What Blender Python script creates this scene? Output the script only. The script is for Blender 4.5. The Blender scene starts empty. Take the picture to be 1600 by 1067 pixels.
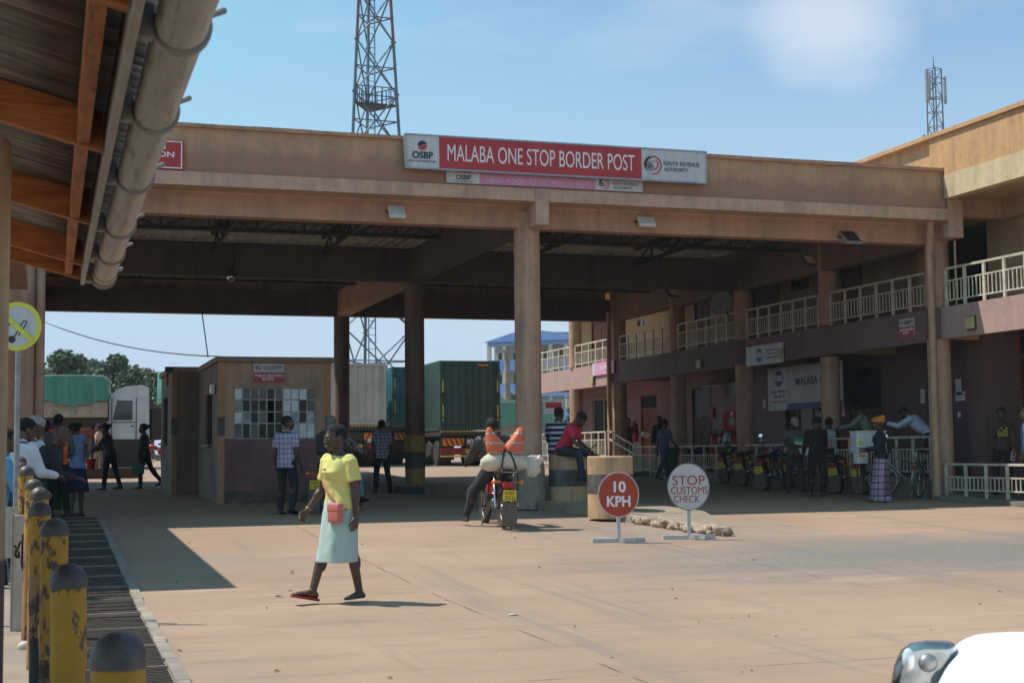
import bpy, bmesh, math, random
from mathutils import Vector, Matrix, noise
random.seed(7)
S=bpy.context.scene; COL=S.collection
R=math.radians
# ---------------- camera ----------------
F=2222.0; EYE=1.5
PSI=R(18.07); PITCH=math.atan((704.0-533.5)/F); ROLL=R(0.6)
fw=Vector((math.sin(PSI)*math.cos(PITCH),math.cos(PSI)*math.cos(PITCH),math.sin(PITCH)))
_r=Vector((math.cos(PSI),-math.sin(PSI),0)); _u=_r.cross(fw)
rt=_r*math.cos(ROLL)-_u*math.sin(ROLL); up=_r*math.sin(ROLL)+_u*math.cos(ROLL)
cam=bpy.data.cameras.new('camera'); co=bpy.data.objects.new('camera',cam); COL.objects.link(co)
cam.sensor_width=36; cam.lens=36*F/1600; cam.clip_start=.05; cam.clip_end=6000
co.matrix_world=Matrix(((rt.x,up.x,-fw.x,0),(rt.y,up.y,-fw.y,0),(rt.z,up.z,-fw.z,EYE),(0,0,0,1)))
cam.dof.use_dof=True; cam.dof.focus_distance=21; cam.dof.aperture_fstop=7.0
S.camera=co
# ---------------- world, sun, exposure ----------------
SUN=Vector((.52,-.28,-1)).normalized()
EL=math.asin(-SUN.z); AZ=math.atan2(-SUN.x,-SUN.y)
W=bpy.data.worlds.new('World'); S.world=W; W.use_nodes=True
nt=W.node_tree; nt.nodes.clear()
def N(t,ty,**k):
    n=t.nodes.new(ty)
    for a,b in k.items(): setattr(n,a,b)
    return n
sky=N(nt,'ShaderNodeTexSky',sky_type='NISHITA',sun_disc=False,sun_elevation=EL,sun_rotation=AZ,air_density=1.5,dust_density=.35,ozone_density=1.2,altitude=1100)
bg=N(nt,'ShaderNodeBackground'); bg.inputs[1].default_value=.13
out=N(nt,'ShaderNodeOutputWorld')
tc=N(nt,'ShaderNodeTexCoord')
mp=N(nt,'ShaderNodeMapping'); mp.inputs['Scale'].default_value=(2.2,2.2,7.0); mp.inputs['Location'].default_value=(.37,.1,.55)
nz=N(nt,'ShaderNodeTexNoise'); nz.inputs['Scale'].default_value=1.3; nz.inputs['Detail'].default_value=7; nz.inputs['Roughness'].default_value=.55
rp=N(nt,'ShaderNodeValToRGB'); rp.color_ramp.elements[0].position=.62; rp.color_ramp.elements[1].position=.92
rp.color_ramp.elements[1].color=(.55,.55,.55,1)
mx=N(nt,'ShaderNodeMix',data_type='RGBA'); mx.inputs['B'].default_value=(6.6,6.7,7.0,1)
# a thin cirrus streak in one part of the sky
dotn=N(nt,'ShaderNodeVectorMath',operation='DISTANCE')
def skydir(px,py): return (fw*F+rt*(px-800)-up*(py-533.5)).normalized()
cd=skydir(1300,35); dotn.inputs[1].default_value=(cd.x,cd.y,cd.z)
mr=N(nt,'ShaderNodeMapRange'); mr.inputs['From Min'].default_value=.0; mr.inputs['From Max'].default_value=.062; mr.inputs['To Min'].default_value=1.0; mr.inputs['To Max'].default_value=0
ad=N(nt,'ShaderNodeMath',operation='MULTIPLY_ADD'); ad.inputs[1].default_value=.36
mu=N(nt,'ShaderNodeMath',operation='MULTIPLY'); mu.inputs[1].default_value=1.0
L=nt.links.new
L(tc.outputs['Generated'],mp.inputs[0]); L(mp.outputs[0],nz.inputs['Vector'])
L(tc.outputs['Generated'],dotn.inputs[0]); L(dotn.outputs['Value'],mr.inputs['Value'])
L(mr.outputs[0],ad.inputs[0]); L(nz.outputs[0],ad.inputs[2]); L(ad.outputs[0],rp.inputs[0])
L(rp.outputs[0],mx.inputs['Factor'])
# pale dusty air near the horizon, slightly greener blue towards the sun
sxyz=N(nt,'ShaderNodeSeparateXYZ'); L(tc.outputs['Generated'],sxyz.inputs[0])
hz=N(nt,'ShaderNodeMapRange',interpolation_type='SMOOTHSTEP'); hz.inputs['From Min'].default_value=-.02; hz.inputs['From Max'].default_value=.30; hz.inputs['To Min'].default_value=1; hz.inputs['To Max'].default_value=0; L(sxyz.outputs[2],hz.inputs['Value'])
cy=N(nt,'ShaderNodeMapRange'); cy.inputs['From Min'].default_value=.45; cy.inputs['From Max'].default_value=-.1; cy.inputs['To Min'].default_value=0; cy.inputs['To Max'].default_value=.75; L(sxyz.outputs[0],cy.inputs['Value'])
m1=N(nt,'ShaderNodeMix',data_type='RGBA'); m1.inputs['B'].default_value=(3.0,5.3,6.2,1); L(cy.outputs[0],m1.inputs['Factor']); L(sky.outputs[0],m1.inputs['A'])
m2=N(nt,'ShaderNodeMix',data_type='RGBA'); m2.inputs['B'].default_value=(4.1,4.9,6.3,1); L(hz.outputs[0],m2.inputs['Factor']); L(m1.outputs['Result'],m2.inputs['A'])
L(m2.outputs['Result'],mx.inputs['A']); hs=N(nt,'ShaderNodeHueSaturation'); hs.inputs['Saturation'].default_value=1.2; hs.inputs['Value'].default_value=.92; L(mx.outputs['Result'],hs.inputs['Color']); L(hs.outputs[0],bg.inputs[0]); L(bg.outputs[0],out.inputs[0])
sl=bpy.data.lights.new('sun','SUN'); sl.energy=4.5; sl.angle=R(.5); sl.color=(1,.95,.87)
so=bpy.data.objects.new('sun',sl); COL.objects.link(so); so.rotation_euler=SUN.to_track_quat('-Z','Y').to_euler(); so.location=(-20,10,40)
vs=S.view_settings; vs.view_transform='Standard'; vs.look='None'; vs.gamma=1; vs.use_curve_mapping=False; vs.exposure=.27
S.render.engine='CYCLES'
# ---------------- placing helpers (pixel of the 1600x1067 photograph -> world point) ----------------
O=Vector((0,0,EYE))
def ray(px,py): return fw*F+rt*(px-800)-up*(py-533.5)
def onZ(px,py,z): v=ray(px,py); return O+v*((z-EYE)/v.z)
def onY(px,py,Y): v=ray(px,py); return O+v*(Y/v.y)
def onX(px,py,X): v=ray(px,py); return O+v*(X/v.x)
def atd(px,py,d): return O+ray(px,py)*(d/F)
GP=[(-60,-.1),(0,0),(9,0),(13.8,.07),(18,.2),(22.5,.37),(27,.43),(34,.56),(45,.8),(58,.98),(80,1.1),(500,1.6),(2500,2.5)]
def gz(Y):
    for (a,b),(c,d) in zip(GP,GP[1:]):
        if Y<=c: return b+(d-b)*(Y-a)/(c-a)
    return GP[-1][1]
def onG(px,py,dz=0):
    z=0
    for i in range(60):
        p=onZ(px,py,z+dz)
        if not 0<p.y<400: p.y=60
        z=.5*z+.5*gz(p.y)
    return onZ(px,py,z+dz)
# ---------------- mesh builder ----------------
class MB:
    def __init__(s): s.v=[]; s.f=[]; s.m=[]; s.uv=None
    def add(s,vs,fs,mi=0):
        b=len(s.v); s.v+= [Vector(v) for v in vs]; s.f+=[tuple(b+i for i in f) for f in fs]; s.m+=[mi]*len(fs); return s
    def box(s,x0,x1,y0,y1,z0,z1,mi=0,M=None,bev=0):
        if bev:
            b=min(bev,(x1-x0)/2.01,(y1-y0)/2.01,(z1-z0)/2.01)
            bm=bmesh.new(); bmesh.ops.create_cube(bm,size=1)
            for v in bm.verts: v.co=Vector((x0+(v.co.x+.5)*(x1-x0),y0+(v.co.y+.5)*(y1-y0),z0+(v.co.z+.5)*(z1-z0)))
            bmesh.ops.bevel(bm,geom=bm.edges[:],offset=b,segments=2,affect='EDGES',profile=.6)
            bm.verts.index_update()
            vs=[v.co.copy() for v in bm.verts]; fs=[[v.index for v in f.verts] for f in bm.faces]; bm.free()
        else:
            vs=[Vector((x,y,z)) for z in(z0,z1) for y in(y0,y1) for x in(x0,x1)]
            fs=[(0,2,3,1),(4,5,7,6),(0,1,5,4),(2,6,7,3),(0,4,6,2),(1,3,7,5)]
        if M: vs=[M@v for v in vs]
        return s.add(vs,fs,mi)
    def bar(s,p,q,w,h=None,mi=0,upv=(0,0,1)):
        p=Vector(p);q=Vector(q);h=h or w;d=(q-p)
        if d.length<1e-6: return s
        d.normalize(); u=Vector(upv); 
        if abs(d.dot(u))>.99: u=Vector((0,1,0))
        a=d.cross(u).normalized()*w/2; b=a.cross(d).normalized()*h/2
        vs=[p-a-b,p+a-b,p+a+b,p-a+b,q-a-b,q+a-b,q+a+b,q-a+b]
        return s.add(vs,[(3,2,1,0),(4,5,6,7),(0,1,5,4),(1,2,6,5),(2,3,7,6),(3,0,4,7)],mi)
    def rings(s,rs,close=True,mi=0,wrap=False):
        n=len(rs[0]); b=len(s.v)
        for r_ in rs: s.v+=[Vector(v) for v in r_]
        k=len(rs)
        for i in range(k if wrap else k-1):
            for j in range(n):
                a=b+i*n+j; c=b+i*n+(j+1)%n; i2=(i+1)%k
                s.f.append((a,c,b+i2*n+(j+1)%n,b+i2*n+j)); s.m.append(mi)
        if close and not wrap:
            s.f.append(tuple(b+j for j in reversed(range(n)))); s.f.append(tuple(b+(k-1)*n+j for j in range(n))); s.m+=[mi,mi]
        return s
    def tube(s,pts,r,n=10,mi=0,close=True,wrap=False):
        pts=[Vector(p) for p in pts]; k=len(pts)
        rr=r if isinstance(r,(list,tuple)) else [r]*k
        ref=None; rs=[]
        for i,p in enumerate(pts):
            if wrap: d=pts[(i+1)%k]-pts[i-1]
            else: d=pts[min(i+1,k-1)]-pts[max(i-1,0)]
            d.normalize()
            if ref is None:
                ref=Vector((0,0,1)) if abs(d.z)<.9 else Vector((1,0,0))
                ref=(ref-d*ref.dot(d)).normalized()
            else:
                ref=(ref-d*ref.dot(d)).normalized()
            o=d.cross(ref)
            rs.append([p+(ref*math.cos(t)+o*math.sin(t))*rr[i] for t in [2*math.pi*j/n for j in range(n)]])
        return s.rings(rs,close,mi,wrap)
    def cap(s,p,q,r0,r1,n=12,mi=0):   # tapered capsule
        p=Vector(p);q=Vector(q);d=(q-p); L_=d.length; d=d/L_ if L_>1e-6 else Vector((0,0,1))
        pts=[];rr=[]
        for a in (-88,-60,-30): pts.append(p+d*r0*math.sin(R(a)));rr.append(r0*math.cos(R(a)))
        pts+= [p,q]; rr+=[r0,r1]
        for a in (30,60,88): pts.append(q+d*r1*math.sin(R(a)));rr.append(r1*math.cos(R(a)))
        return s.tube(pts,rr,n,mi)
    def ell(s,c,rx,ry,rz,M=None,nu=14,nv=9,mi=0):
        c=Vector(c); rs=[]
        for i in range(nv+1):
            ph=-math.pi/2+math.pi*(i+.001)/(nv+.002)
            ring=[]
            for j in range(nu):
                t=2*math.pi*j/nu; v=Vector((rx*math.cos(ph)*math.cos(t),ry*math.cos(ph)*math.sin(t),rz*math.sin(ph)))
                ring.append(c+(M@v if M else v))
            rs.append(ring)
        return s.rings(rs,True,mi)
    def lathe(s,prof,c=(0,0,0),n=20,mi=0,M=None,close=True):
        c=Vector(c); rs=[]
        for r_,z in prof:
            ring=[Vector((r_*math.cos(t),r_*math.sin(t),z)) for t in [2*math.pi*j/n for j in range(n)]]
            rs.append([c+(M@v if M else v) for v in ring])
        return s.rings(rs,close,mi)
    def disc(s,c,rx,rz,nrm,th,n=32,mi=0,upv=(0,0,1)):
        c=Vector(c);nn=Vector(nrm).normalized();a=Vector(upv).cross(nn).normalized();b=nn.cross(a)
        rs=[[c+nn*k+a*rx*math.cos(t)+b*rz*math.sin(t) for t in [2*math.pi*j/n for j in range(n)]] for k in(-th/2,th/2)]
        return s.rings(rs,True,mi)
    def build(s,name,mats,parent=None,smooth=False,world=False,fn=True):
        me=bpy.data.meshes.new(name)
        off=Vector((0,0,0))
        if parent is not None and world:
            off=parent.location.copy()
            if parent.parent: off+=parent.parent.location
        me.from_pydata([v-off for v in s.v],[],s.f)
        if not isinstance(mats,(list,tuple)): mats=[mats]
        for m in mats: me.materials.append(m)
        for p,mi in zip(me.polygons,s.m): p.material_index=mi
        if fn:
            bm=bmesh.new(); bm.from_mesh(me); bmesh.ops.recalc_face_normals(bm,faces=bm.faces); bm.to_mesh(me); bm.free()
        if smooth:
            for p in me.polygons: p.use_smooth=True
            if smooth!='all':
                try: me.set_sharp_from_angle(angle=R(38))
                except Exception: pass
        o=bpy.data.objects.new(name,me); COL.objects.link(o)
        if parent is not None: o.parent=parent
        return o
def tag(o,label=None,cat=None,group=None,kind=None):
    if label: o['label']=label
    if cat: o['category']=cat
    if group: o['group']=group
    if kind: o['kind']=kind
    return o
def thing(name,label,cat,loc=(0,0,0),rz=0,group=None):
    o=bpy.data.objects.new(name,None); COL.objects.link(o); o.location=loc; o.rotation_euler=(0,0,rz); o.empty_display_size=.3
    return tag(o,label,cat,group)
def kids(o): return [c for c in bpy.data.objects if c.parent==o]
CH={}
def copy_tree(o,parent=None,skip=()):
    c=o.copy(); COL.objects.link(c)
    if parent is not None: c.parent=parent
    for ch in kids(o):
        if ch.name.split('.')[0] in skip: continue
        copy_tree(ch,c,skip)
    return c
TS=bpy.data.scenes.new('bake')
def evalmesh(o):
    TS.collection.objects.link(o); TS.view_layers[0].update()
    with bpy.context.temp_override(scene=TS,view_layer=TS.view_layers[0]): dg=bpy.context.evaluated_depsgraph_get()
    dg.update()
    r_=bpy.data.meshes.new_from_object(o.evaluated_get(dg)); TS.collection.objects.unlink(o); return r_
def baked(mb,voxel,smooth=3,fac=.5):
    """union of overlapping closed shapes -> one continuous surface, returned as verts/faces"""
    me=bpy.data.meshes.new('tmp'); me.from_pydata(mb.v,[],mb.f)
    bm=bmesh.new(); bm.from_mesh(me); bmesh.ops.recalc_face_normals(bm,faces=bm.faces); bm.to_mesh(me); bm.free()
    o=bpy.data.objects.new('tmp',me)
    m=o.modifiers.new('r','REMESH'); m.mode='VOXEL'; m.voxel_size=voxel; m.adaptivity=0
    if smooth:
        k=o.modifiers.new('s','SMOOTH'); k.iterations=smooth; k.factor=fac
    r_=evalmesh(o)
    bpy.data.objects.remove(o); bpy.data.meshes.remove(me)
    return r_
# ---------------- materials ----------------
MC={}
def mat(name,c,rough=.7,metal=0,c2=None,sc=6,bump=0,bsc=None,amt=.6,c3=None,sc3=1.2,pos3=(.52,.68),spec=.4,coat=0,trans=0,alpha=1,emit=0,stretch=None,detail=6):
    m=bpy.data.materials.new(name); m.use_nodes=True; t=m.node_tree; b=t.nodes['Principled BSDF']
    l=t.links.new
    b.inputs['Base Color'].default_value=(*c,1); b.inputs['Roughness'].default_value=rough; b.inputs['Metallic'].default_value=metal
    b.inputs['Specular IOR Level'].default_value=spec; b.inputs['Coat Weight'].default_value=coat; b.inputs['Transmission Weight'].default_value=trans; b.inputs['Alpha'].default_value=alpha
    if emit: b.inputs['Emission Color'].default_value=(*c,1); b.inputs['Emission Strength'].default_value=emit
    if c2 or bump or c3:
        tc=N(t,'ShaderNodeTexCoord'); src=tc.outputs['Object']
        if stretch:
            mp=N(t,'ShaderNodeMapping'); mp.inputs['Scale'].default_value=stretch; l(src,mp.inputs[0]); src=mp.outputs[0]
    cur=None
    if c2:
        n=N(t,'ShaderNodeTexNoise'); n.inputs['Scale'].default_value=sc; n.inputs['Detail'].default_value=detail; n.inputs['Roughness'].default_value=.65; l(src,n.inputs['Vector'])
        rp=N(t,'ShaderNodeValToRGB'); rp.color_ramp.elements[0].position=.5-.25*(1.2-amt); rp.color_ramp.elements[1].position=.5+.25*(1.2-amt)
        rp.color_ramp.elements[0].color=(*c,1); rp.color_ramp.elements[1].color=(*c2,1)
        l(n.outputs[0],rp.inputs[0]); cur=rp.outputs[0]
    if c3:
        n=N(t,'ShaderNodeTexNoise'); n.inputs['Scale'].default_value=sc3; n.inputs['Detail'].default_value=9; n.inputs['Roughness'].default_value=.7; l(src,n.inputs['Vector'])
        rp=N(t,'ShaderNodeValToRGB'); rp.color_ramp.elements[0].position=pos3[0]; rp.color_ramp.elements[1].position=pos3[1]
        l(n.outputs[0],rp.inputs[0])
        mx=N(t,'ShaderNodeMix',data_type='RGBA'); mx.inputs['B'].default_value=(*c3,1); mx.inputs['A'].default_value=(*c,1)
        l(rp.outputs[0],mx.inputs['Factor'])
        if cur: l(cur,mx.inputs['A'])
        cur=mx.outputs['Result']
    if cur: l(cur,b.inputs['Base Color'])
    if bump:
        n=N(t,'ShaderNodeTexNoise'); n.inputs['Scale'].default_value=bsc or sc*4; n.inputs['Detail'].default_value=5; l(src,n.inputs['Vector'])
        bp=N(t,'ShaderNodeBump'); bp.inputs['Strength'].default_value=min(1,bump); bp.inputs['Distance'].default_value=.02; l(n.outputs[0],bp.inputs['Height']); l(bp.outputs[0],b.inputs['Normal'])
    MC[name]=m; return m
def streaked(name,c,dark,rough=.85,patch=None,sc=1.0,amt=.55,vs=.25,pp=(.64,.70)):
    """painted render: blotches, vertical rain streaks, optional flaked patches"""
    m=mat(name,c,rough,bump=.25,bsc=25); t=m.node_tree; b=t.nodes['Principled BSDF']; l=t.links.new
    tc=N(t,'ShaderNodeTexCoord'); mp=N(t,'ShaderNodeMapping'); mp.inputs['Scale'].default_value=(3.2*sc,3.2*sc,vs*sc); l(tc.outputs['Object'],mp.inputs[0])
    n1=N(t,'ShaderNodeTexNoise'); n1.inputs['Scale'].default_value=1.6; n1.inputs['Detail'].default_value=8; n1.inputs['Roughness'].default_value=.7; l(mp.outputs[0],n1.inputs[0])
    n2=N(t,'ShaderNodeTexNoise'); n2.inputs['Scale'].default_value=1.1*sc; n2.inputs['Detail'].default_value=8; n2.inputs['Roughness'].default_value=.62; l(tc.outputs['Object'],n2.inputs[0])
    a=N(t,'ShaderNodeMath',operation='MULTIPLY'); l(n1.outputs[0],a.inputs[0]); l(n2.outputs[0],a.inputs[1])
    rp=N(t,'ShaderNodeValToRGB'); rp.color_ramp.elements[0].position=.20; rp.color_ramp.elements[1].position=.36
    rp.color_ramp.elements[0].color=(0,0,0,1); rp.color_ramp.elements[1].color=(amt,amt,amt,1); l(a.outputs[0],rp.inputs[0])
    mx=N(t,'ShaderNodeMix',data_type='RGBA'); mx.inputs['A'].default_value=(*c,1); mx.inputs['B'].default_value=(*dark,1); l(rp.outputs[0],mx.inputs['Factor'])
    cur=mx.outputs['Result']
    n4=N(t,'ShaderNodeTexNoise'); n4.inputs['Scale'].default_value=9*sc; n4.inputs['Detail'].default_value=6; l(tc.outputs['Object'],n4.inputs[0])
    h=N(t,'ShaderNodeMix',data_type='RGBA',blend_type='MULTIPLY'); h.inputs['Factor'].default_value=.35; l(cur,h.inputs['A']); l(n4.outputs[0],h.inputs['B'])
    g=N(t,'ShaderNodeBrightContrast'); g.inputs['Bright'].default_value=.03; l(h.outputs['Result'],g.inputs[0]); cur=g.outputs[0]
    if patch:
        n3=N(t,'ShaderNodeTexNoise'); n3.inputs['Scale'].default_value=2.6; n3.inputs['Detail'].default_value=10; n3.inputs['Roughness'].default_value=.75; l(tc.outputs['Object'],n3.inputs[0])
        r3=N(t,'ShaderNodeValToRGB'); r3.color_ramp.elements[0].position=pp[0]; r3.color_ramp.elements[1].position=pp[1]; l(n3.outputs[0],r3.inputs[0])
        m3=N(t,'ShaderNodeMix',data_type='RGBA'); m3.inputs['B'].default_value=(*patch,1); l(cur,m3.inputs['A']); l(r3.outputs[0],m3.inputs['Factor']); cur=m3.outputs['Result']
    l(cur,b.inputs['Base Color']); return m
tan=streaked('tan render',(.52,.285,.165),(.22,.12,.08),amt=.6)
tanf=streaked('weathered tan render',(.43,.255,.155),(.14,.075,.06),amt=.95,patch=(.36,.33,.28),pp=(.67,.72))
lip=streaked('salmon lip',(.62,.385,.26),(.25,.16,.115),amt=.5)
orange=streaked('orange render',(.60,.32,.13),(.25,.14,.08),amt=.55)
cream=streaked('cream render',(.64,.49,.28),(.30,.21,.12),amt=.5)
upper=streaked('buff wall',(.56,.40,.22),(.28,.2,.12),amt=.4)
pink=streaked('pink band',(.46,.285,.245),(.26,.15,.13),amt=.4)
purple=streaked('purple plaster',(.16,.082,.086),(.05,.032,.036),amt=.5,patch=(.30,.23,.15),pp=(.70,.74))
mauve=streaked('mauve wall',(.30,.18,.18),(.1,.06,.065),amt=.4)
beige=streaked('booth render',(.52,.34,.21),(.2,.13,.085),amt=.5)
white_rail=mat('cream rail paint',(.62,.57,.46),.5,c2=(.42,.36,.27),sc=5,c3=(.16,.08,.04),sc3=14,pos3=(.66,.72))
dark_wood=mat('dark door wood',(.10,.035,.025),.55,c2=(.06,.02,.015),sc=4,stretch=(1,1,.2))
red_wood=mat('red door wood',(.25,.07,.04),.5,c2=(.16,.045,.03),sc=4,stretch=(1,1,.2))
steel_dark=mat('dark steel',(.02,.02,.024),.6,c2=(.05,.03,.02),sc=6)
galv=mat('galvanised steel',(.40,.41,.42),.45,.7,c2=(.28,.28,.28),sc=5)
grey_metal=mat('grey metal',(.33,.34,.35),.45,.3,c2=(.22,.2,.18),sc=8)
black=mat('black plastic',(.015,.015,.016),.45)
rubber=mat('tyre rubber',(.022,.02,.019),.85,c2=(.07,.055,.045),sc=9,bump=.3)
chrome=mat('chrome',(.6,.6,.6),.18,1)
alu=mat('dusty aluminium',(.35,.33,.3),.4,.8,c2=(.2,.16,.12),sc=14)
glass=mat('dark window glass',(.02,.024,.028),.08,c2=(.05,.055,.06),sc=1.5,spec=.7)
white=mat('white paint',(.72,.72,.7),.4,c2=(.58,.56,.52),sc=4)
paper=mat('paper',(.78,.78,.76),.7,c2=(.66,.66,.64),sc=18)
yellow=mat('yellow plate',(.80,.55,.03),.4)
redp=mat('red enamel',(.45,.018,.015),.3,c2=(.3,.015,.012),sc=6)
concrete=mat('rough concrete',(.34,.28,.21),.95,c2=(.22,.18,.135),sc=5,bump=.8,bsc=30,c3=(.10,.08,.065),sc3=3,pos3=(.55,.72))
# ================= SETTING =================
def ground_mat():
    m=bpy.data.materials.new('dusty concrete apron'); m.use_nodes=True; t=m.node_tree; b=t.nodes['Principled BSDF']; l=t.links.new
    b.inputs['Roughness'].default_value=.9; b.inputs['Specular IOR Level'].default_value=.25
    tc=N(t,'ShaderNodeTexCoord'); P=tc.outputs['Object']
    def noise_(sc,det=8,ro=.6,st=None):
        n=N(t,'ShaderNodeTexNoise'); n.inputs['Scale'].default_value=sc; n.inputs['Detail'].default_value=det; n.inputs['Roughness'].default_value=ro
        if st:
            mp=N(t,'ShaderNodeMapping'); mp.inputs['Scale'].default_value=st; l(P,mp.inputs[0]); l(mp.outputs[0],n.inputs[0])
        else: l(P,n.inputs[0])
        return n.outputs[0]
    def ramp(src,p0,p1,c0=(0,0,0),c1=(1,1,1)):
        r_=N(t,'ShaderNodeValToRGB'); r_.color_ramp.elements[0].position=p0; r_.color_ramp.elements[1].position=p1
        r_.color_ramp.elements[0].color=(*c0,1); r_.color_ramp.elements[1].color=(*c1,1); l(src,r_.inputs[0]); return r_.outputs[0]
    def mix(a,b_,f,ty='MIX'):
        x=N(t,'ShaderNodeMix',data_type='RGBA',blend_type=ty)
        for k,v in(('A',a),('B',b_),('Factor',f)):
            if isinstance(v,tuple): x.inputs[k].default_value=(*v,1)
            elif isinstance(v,float): x.inputs[k].default_value=v
            else: l(v,x.inputs[k])
        return x.outputs['Result']
    base=mix((.365,.250,.174),(.30,.202,.142),ramp(noise_(.35),.35,.65))
    base=mix(base,(.27,.215,.175),ramp(noise_(.16,9,.65),.50,.68))          # greyer worn areas
    base=mix(base,(.43,.305,.21),ramp(noise_(.8,9,.7,(.35,1.3,1)),.56,.72)) # light dust drifts
    base=mix(base,(.20,.148,.115),ramp(noise_(1.3,9,.75,(.25,1.6,1)),.52,.78))
    base=mix(base,(.24,.185,.145),ramp(noise_(.6,7,.7,(2.2,.10,1)),.54,.66))  # tyre grime
    base=mix(base,(.10,.09,.08),ramp(noise_(16,5,.7),.70,.76))
    base=mix(base,(.16,.125,.10),ramp(noise_(.55,10,.8,(1,1,1)),.66,.74))
    base=mix(base,(.46,.36,.27),ramp(noise_(60,3,.7),.66,.72))               # grit
    # exposed asphalt patch
    px=onG(1520,862); v=N(t,'ShaderNodeVectorMath',operation='SUBTRACT'); v.inputs[1].default_value=(px.x,px.y,0); l(P,v.inputs[0])
    v2=N(t,'ShaderNodeVectorMath',operation='MULTIPLY'); v2.inputs[1].default_value=(.19,.42,0); l(v.outputs[0],v2.inputs[0])
    ln=N(t,'ShaderNodeVectorMath',operation='LENGTH'); l(v2.outputs[0],ln.inputs[0])
    ma=N(t,'ShaderNodeMath',operation='MULTIPLY_ADD'); ma.inputs[1].default_value=1.5; l(noise_(.9,9,.7,(.5,1.2,1)),ma.inputs[0]); l(ln.outputs['Value'],ma.inputs[2])
    asp=ramp(ma.outputs[0],.0,1.0,(1,1,1),(0,0,0))
    r2=N(t,'ShaderNodeMapRange'); r2.inputs['From Min'].default_value=1.25; r2.inputs['From Max'].default_value=1.95; r2.inputs['To Min'].default_value=.85; r2.inputs['To Max'].default_value=0; l(ma.outputs[0],r2.inputs['Value'])
    aspc=mix((.13,.125,.125),(.25,.215,.185),ramp(noise_(26,4,.8),.40,.66))
    base=mix(base,aspc,r2.outputs[0])
    # saw-cut joints of the slabs
    sx=N(t,'ShaderNodeSeparateXYZ'); nn=N(t,'ShaderNodeVectorMath',operation='MULTIPLY_ADD'); nz_=N(t,'ShaderNodeTexNoise'); nz_.inputs['Scale'].default_value=1.1; nz_.inputs['Detail'].default_value=6; l(P,nz_.inputs[0])
    nn.inputs[1].default_value=(.09,.09,0); l(nz_.outputs[1],nn.inputs[0]); l(P,nn.inputs[2]); l(nn.outputs[0],sx.inputs[0])
    def joint(o,size,off):
        a=N(t,'ShaderNodeMath',operation='ADD'); a.inputs[1].default_value=off; l(o,a.inputs[0])
        w=N(t,'ShaderNodeMath',operation='PINGPONG'); w.inputs[1].default_value=size/2; l(a.outputs[0],w.inputs[0])
        c=N(t,'ShaderNodeMath',operation='LESS_THAN'); c.inputs[1].default_value=.011; l(w.outputs[0],c.inputs[0]); return c.outputs[0]
    j=N(t,'ShaderNodeMath',operation='MAXIMUM'); l(joint(sx.outputs[0],4.4,.65),j.inputs[0]); l(joint(sx.outputs[1],5.2,1.4),j.inputs[1])
    k=N(t,'ShaderNodeMath',operation='MULTIPLY'); l(j.outputs[0],k.inputs[0]); l(ramp(noise_(1.7,4,.6),.42,.56),k.inputs[1])
    base=mix(base,(.12,.095,.075),k.outputs[0])
    l(base,b.inputs['Base Color'])
    bp=N(t,'ShaderNodeBump'); bp.inputs['Strength'].default_value=.5; bp.inputs['Distance'].default_value=.012
    hh=N(t,'ShaderNodeMath',operation='MULTIPLY_ADD'); hh.inputs[1].default_value=.5; l(noise_(45,4,.7),hh.inputs[0]); l(noise_(5,6,.6),hh.inputs[2]); l(hh.outputs[0],bp.inputs['Height']); l(bp.outputs[0],b.inputs['Normal'])
    return m
GM=ground_mat()
mb=MB()
ys=[-60,-20,0,4,9,11.5,13.8,16,18,20,22.5,24.5,27,30,34,38,45,51,58,70,80,120,200,500,2500]; xs=[-1800,-300,-60,-20,0,10,20,40,120,500,2500]
for y in ys:
    for x in xs: mb.v.append(Vector((x,y,gz(y))))
nx=len(xs)
for j in range(len(ys)-1):
    for i in range(nx-1): mb.f.append((j*nx+i,j*nx+i+1,(j+1)*nx+i+1,(j+1)*nx+i)); mb.m.append(0)
tag(mb.build('ground',GM,smooth='all',fn=False),kind='structure')
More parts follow.
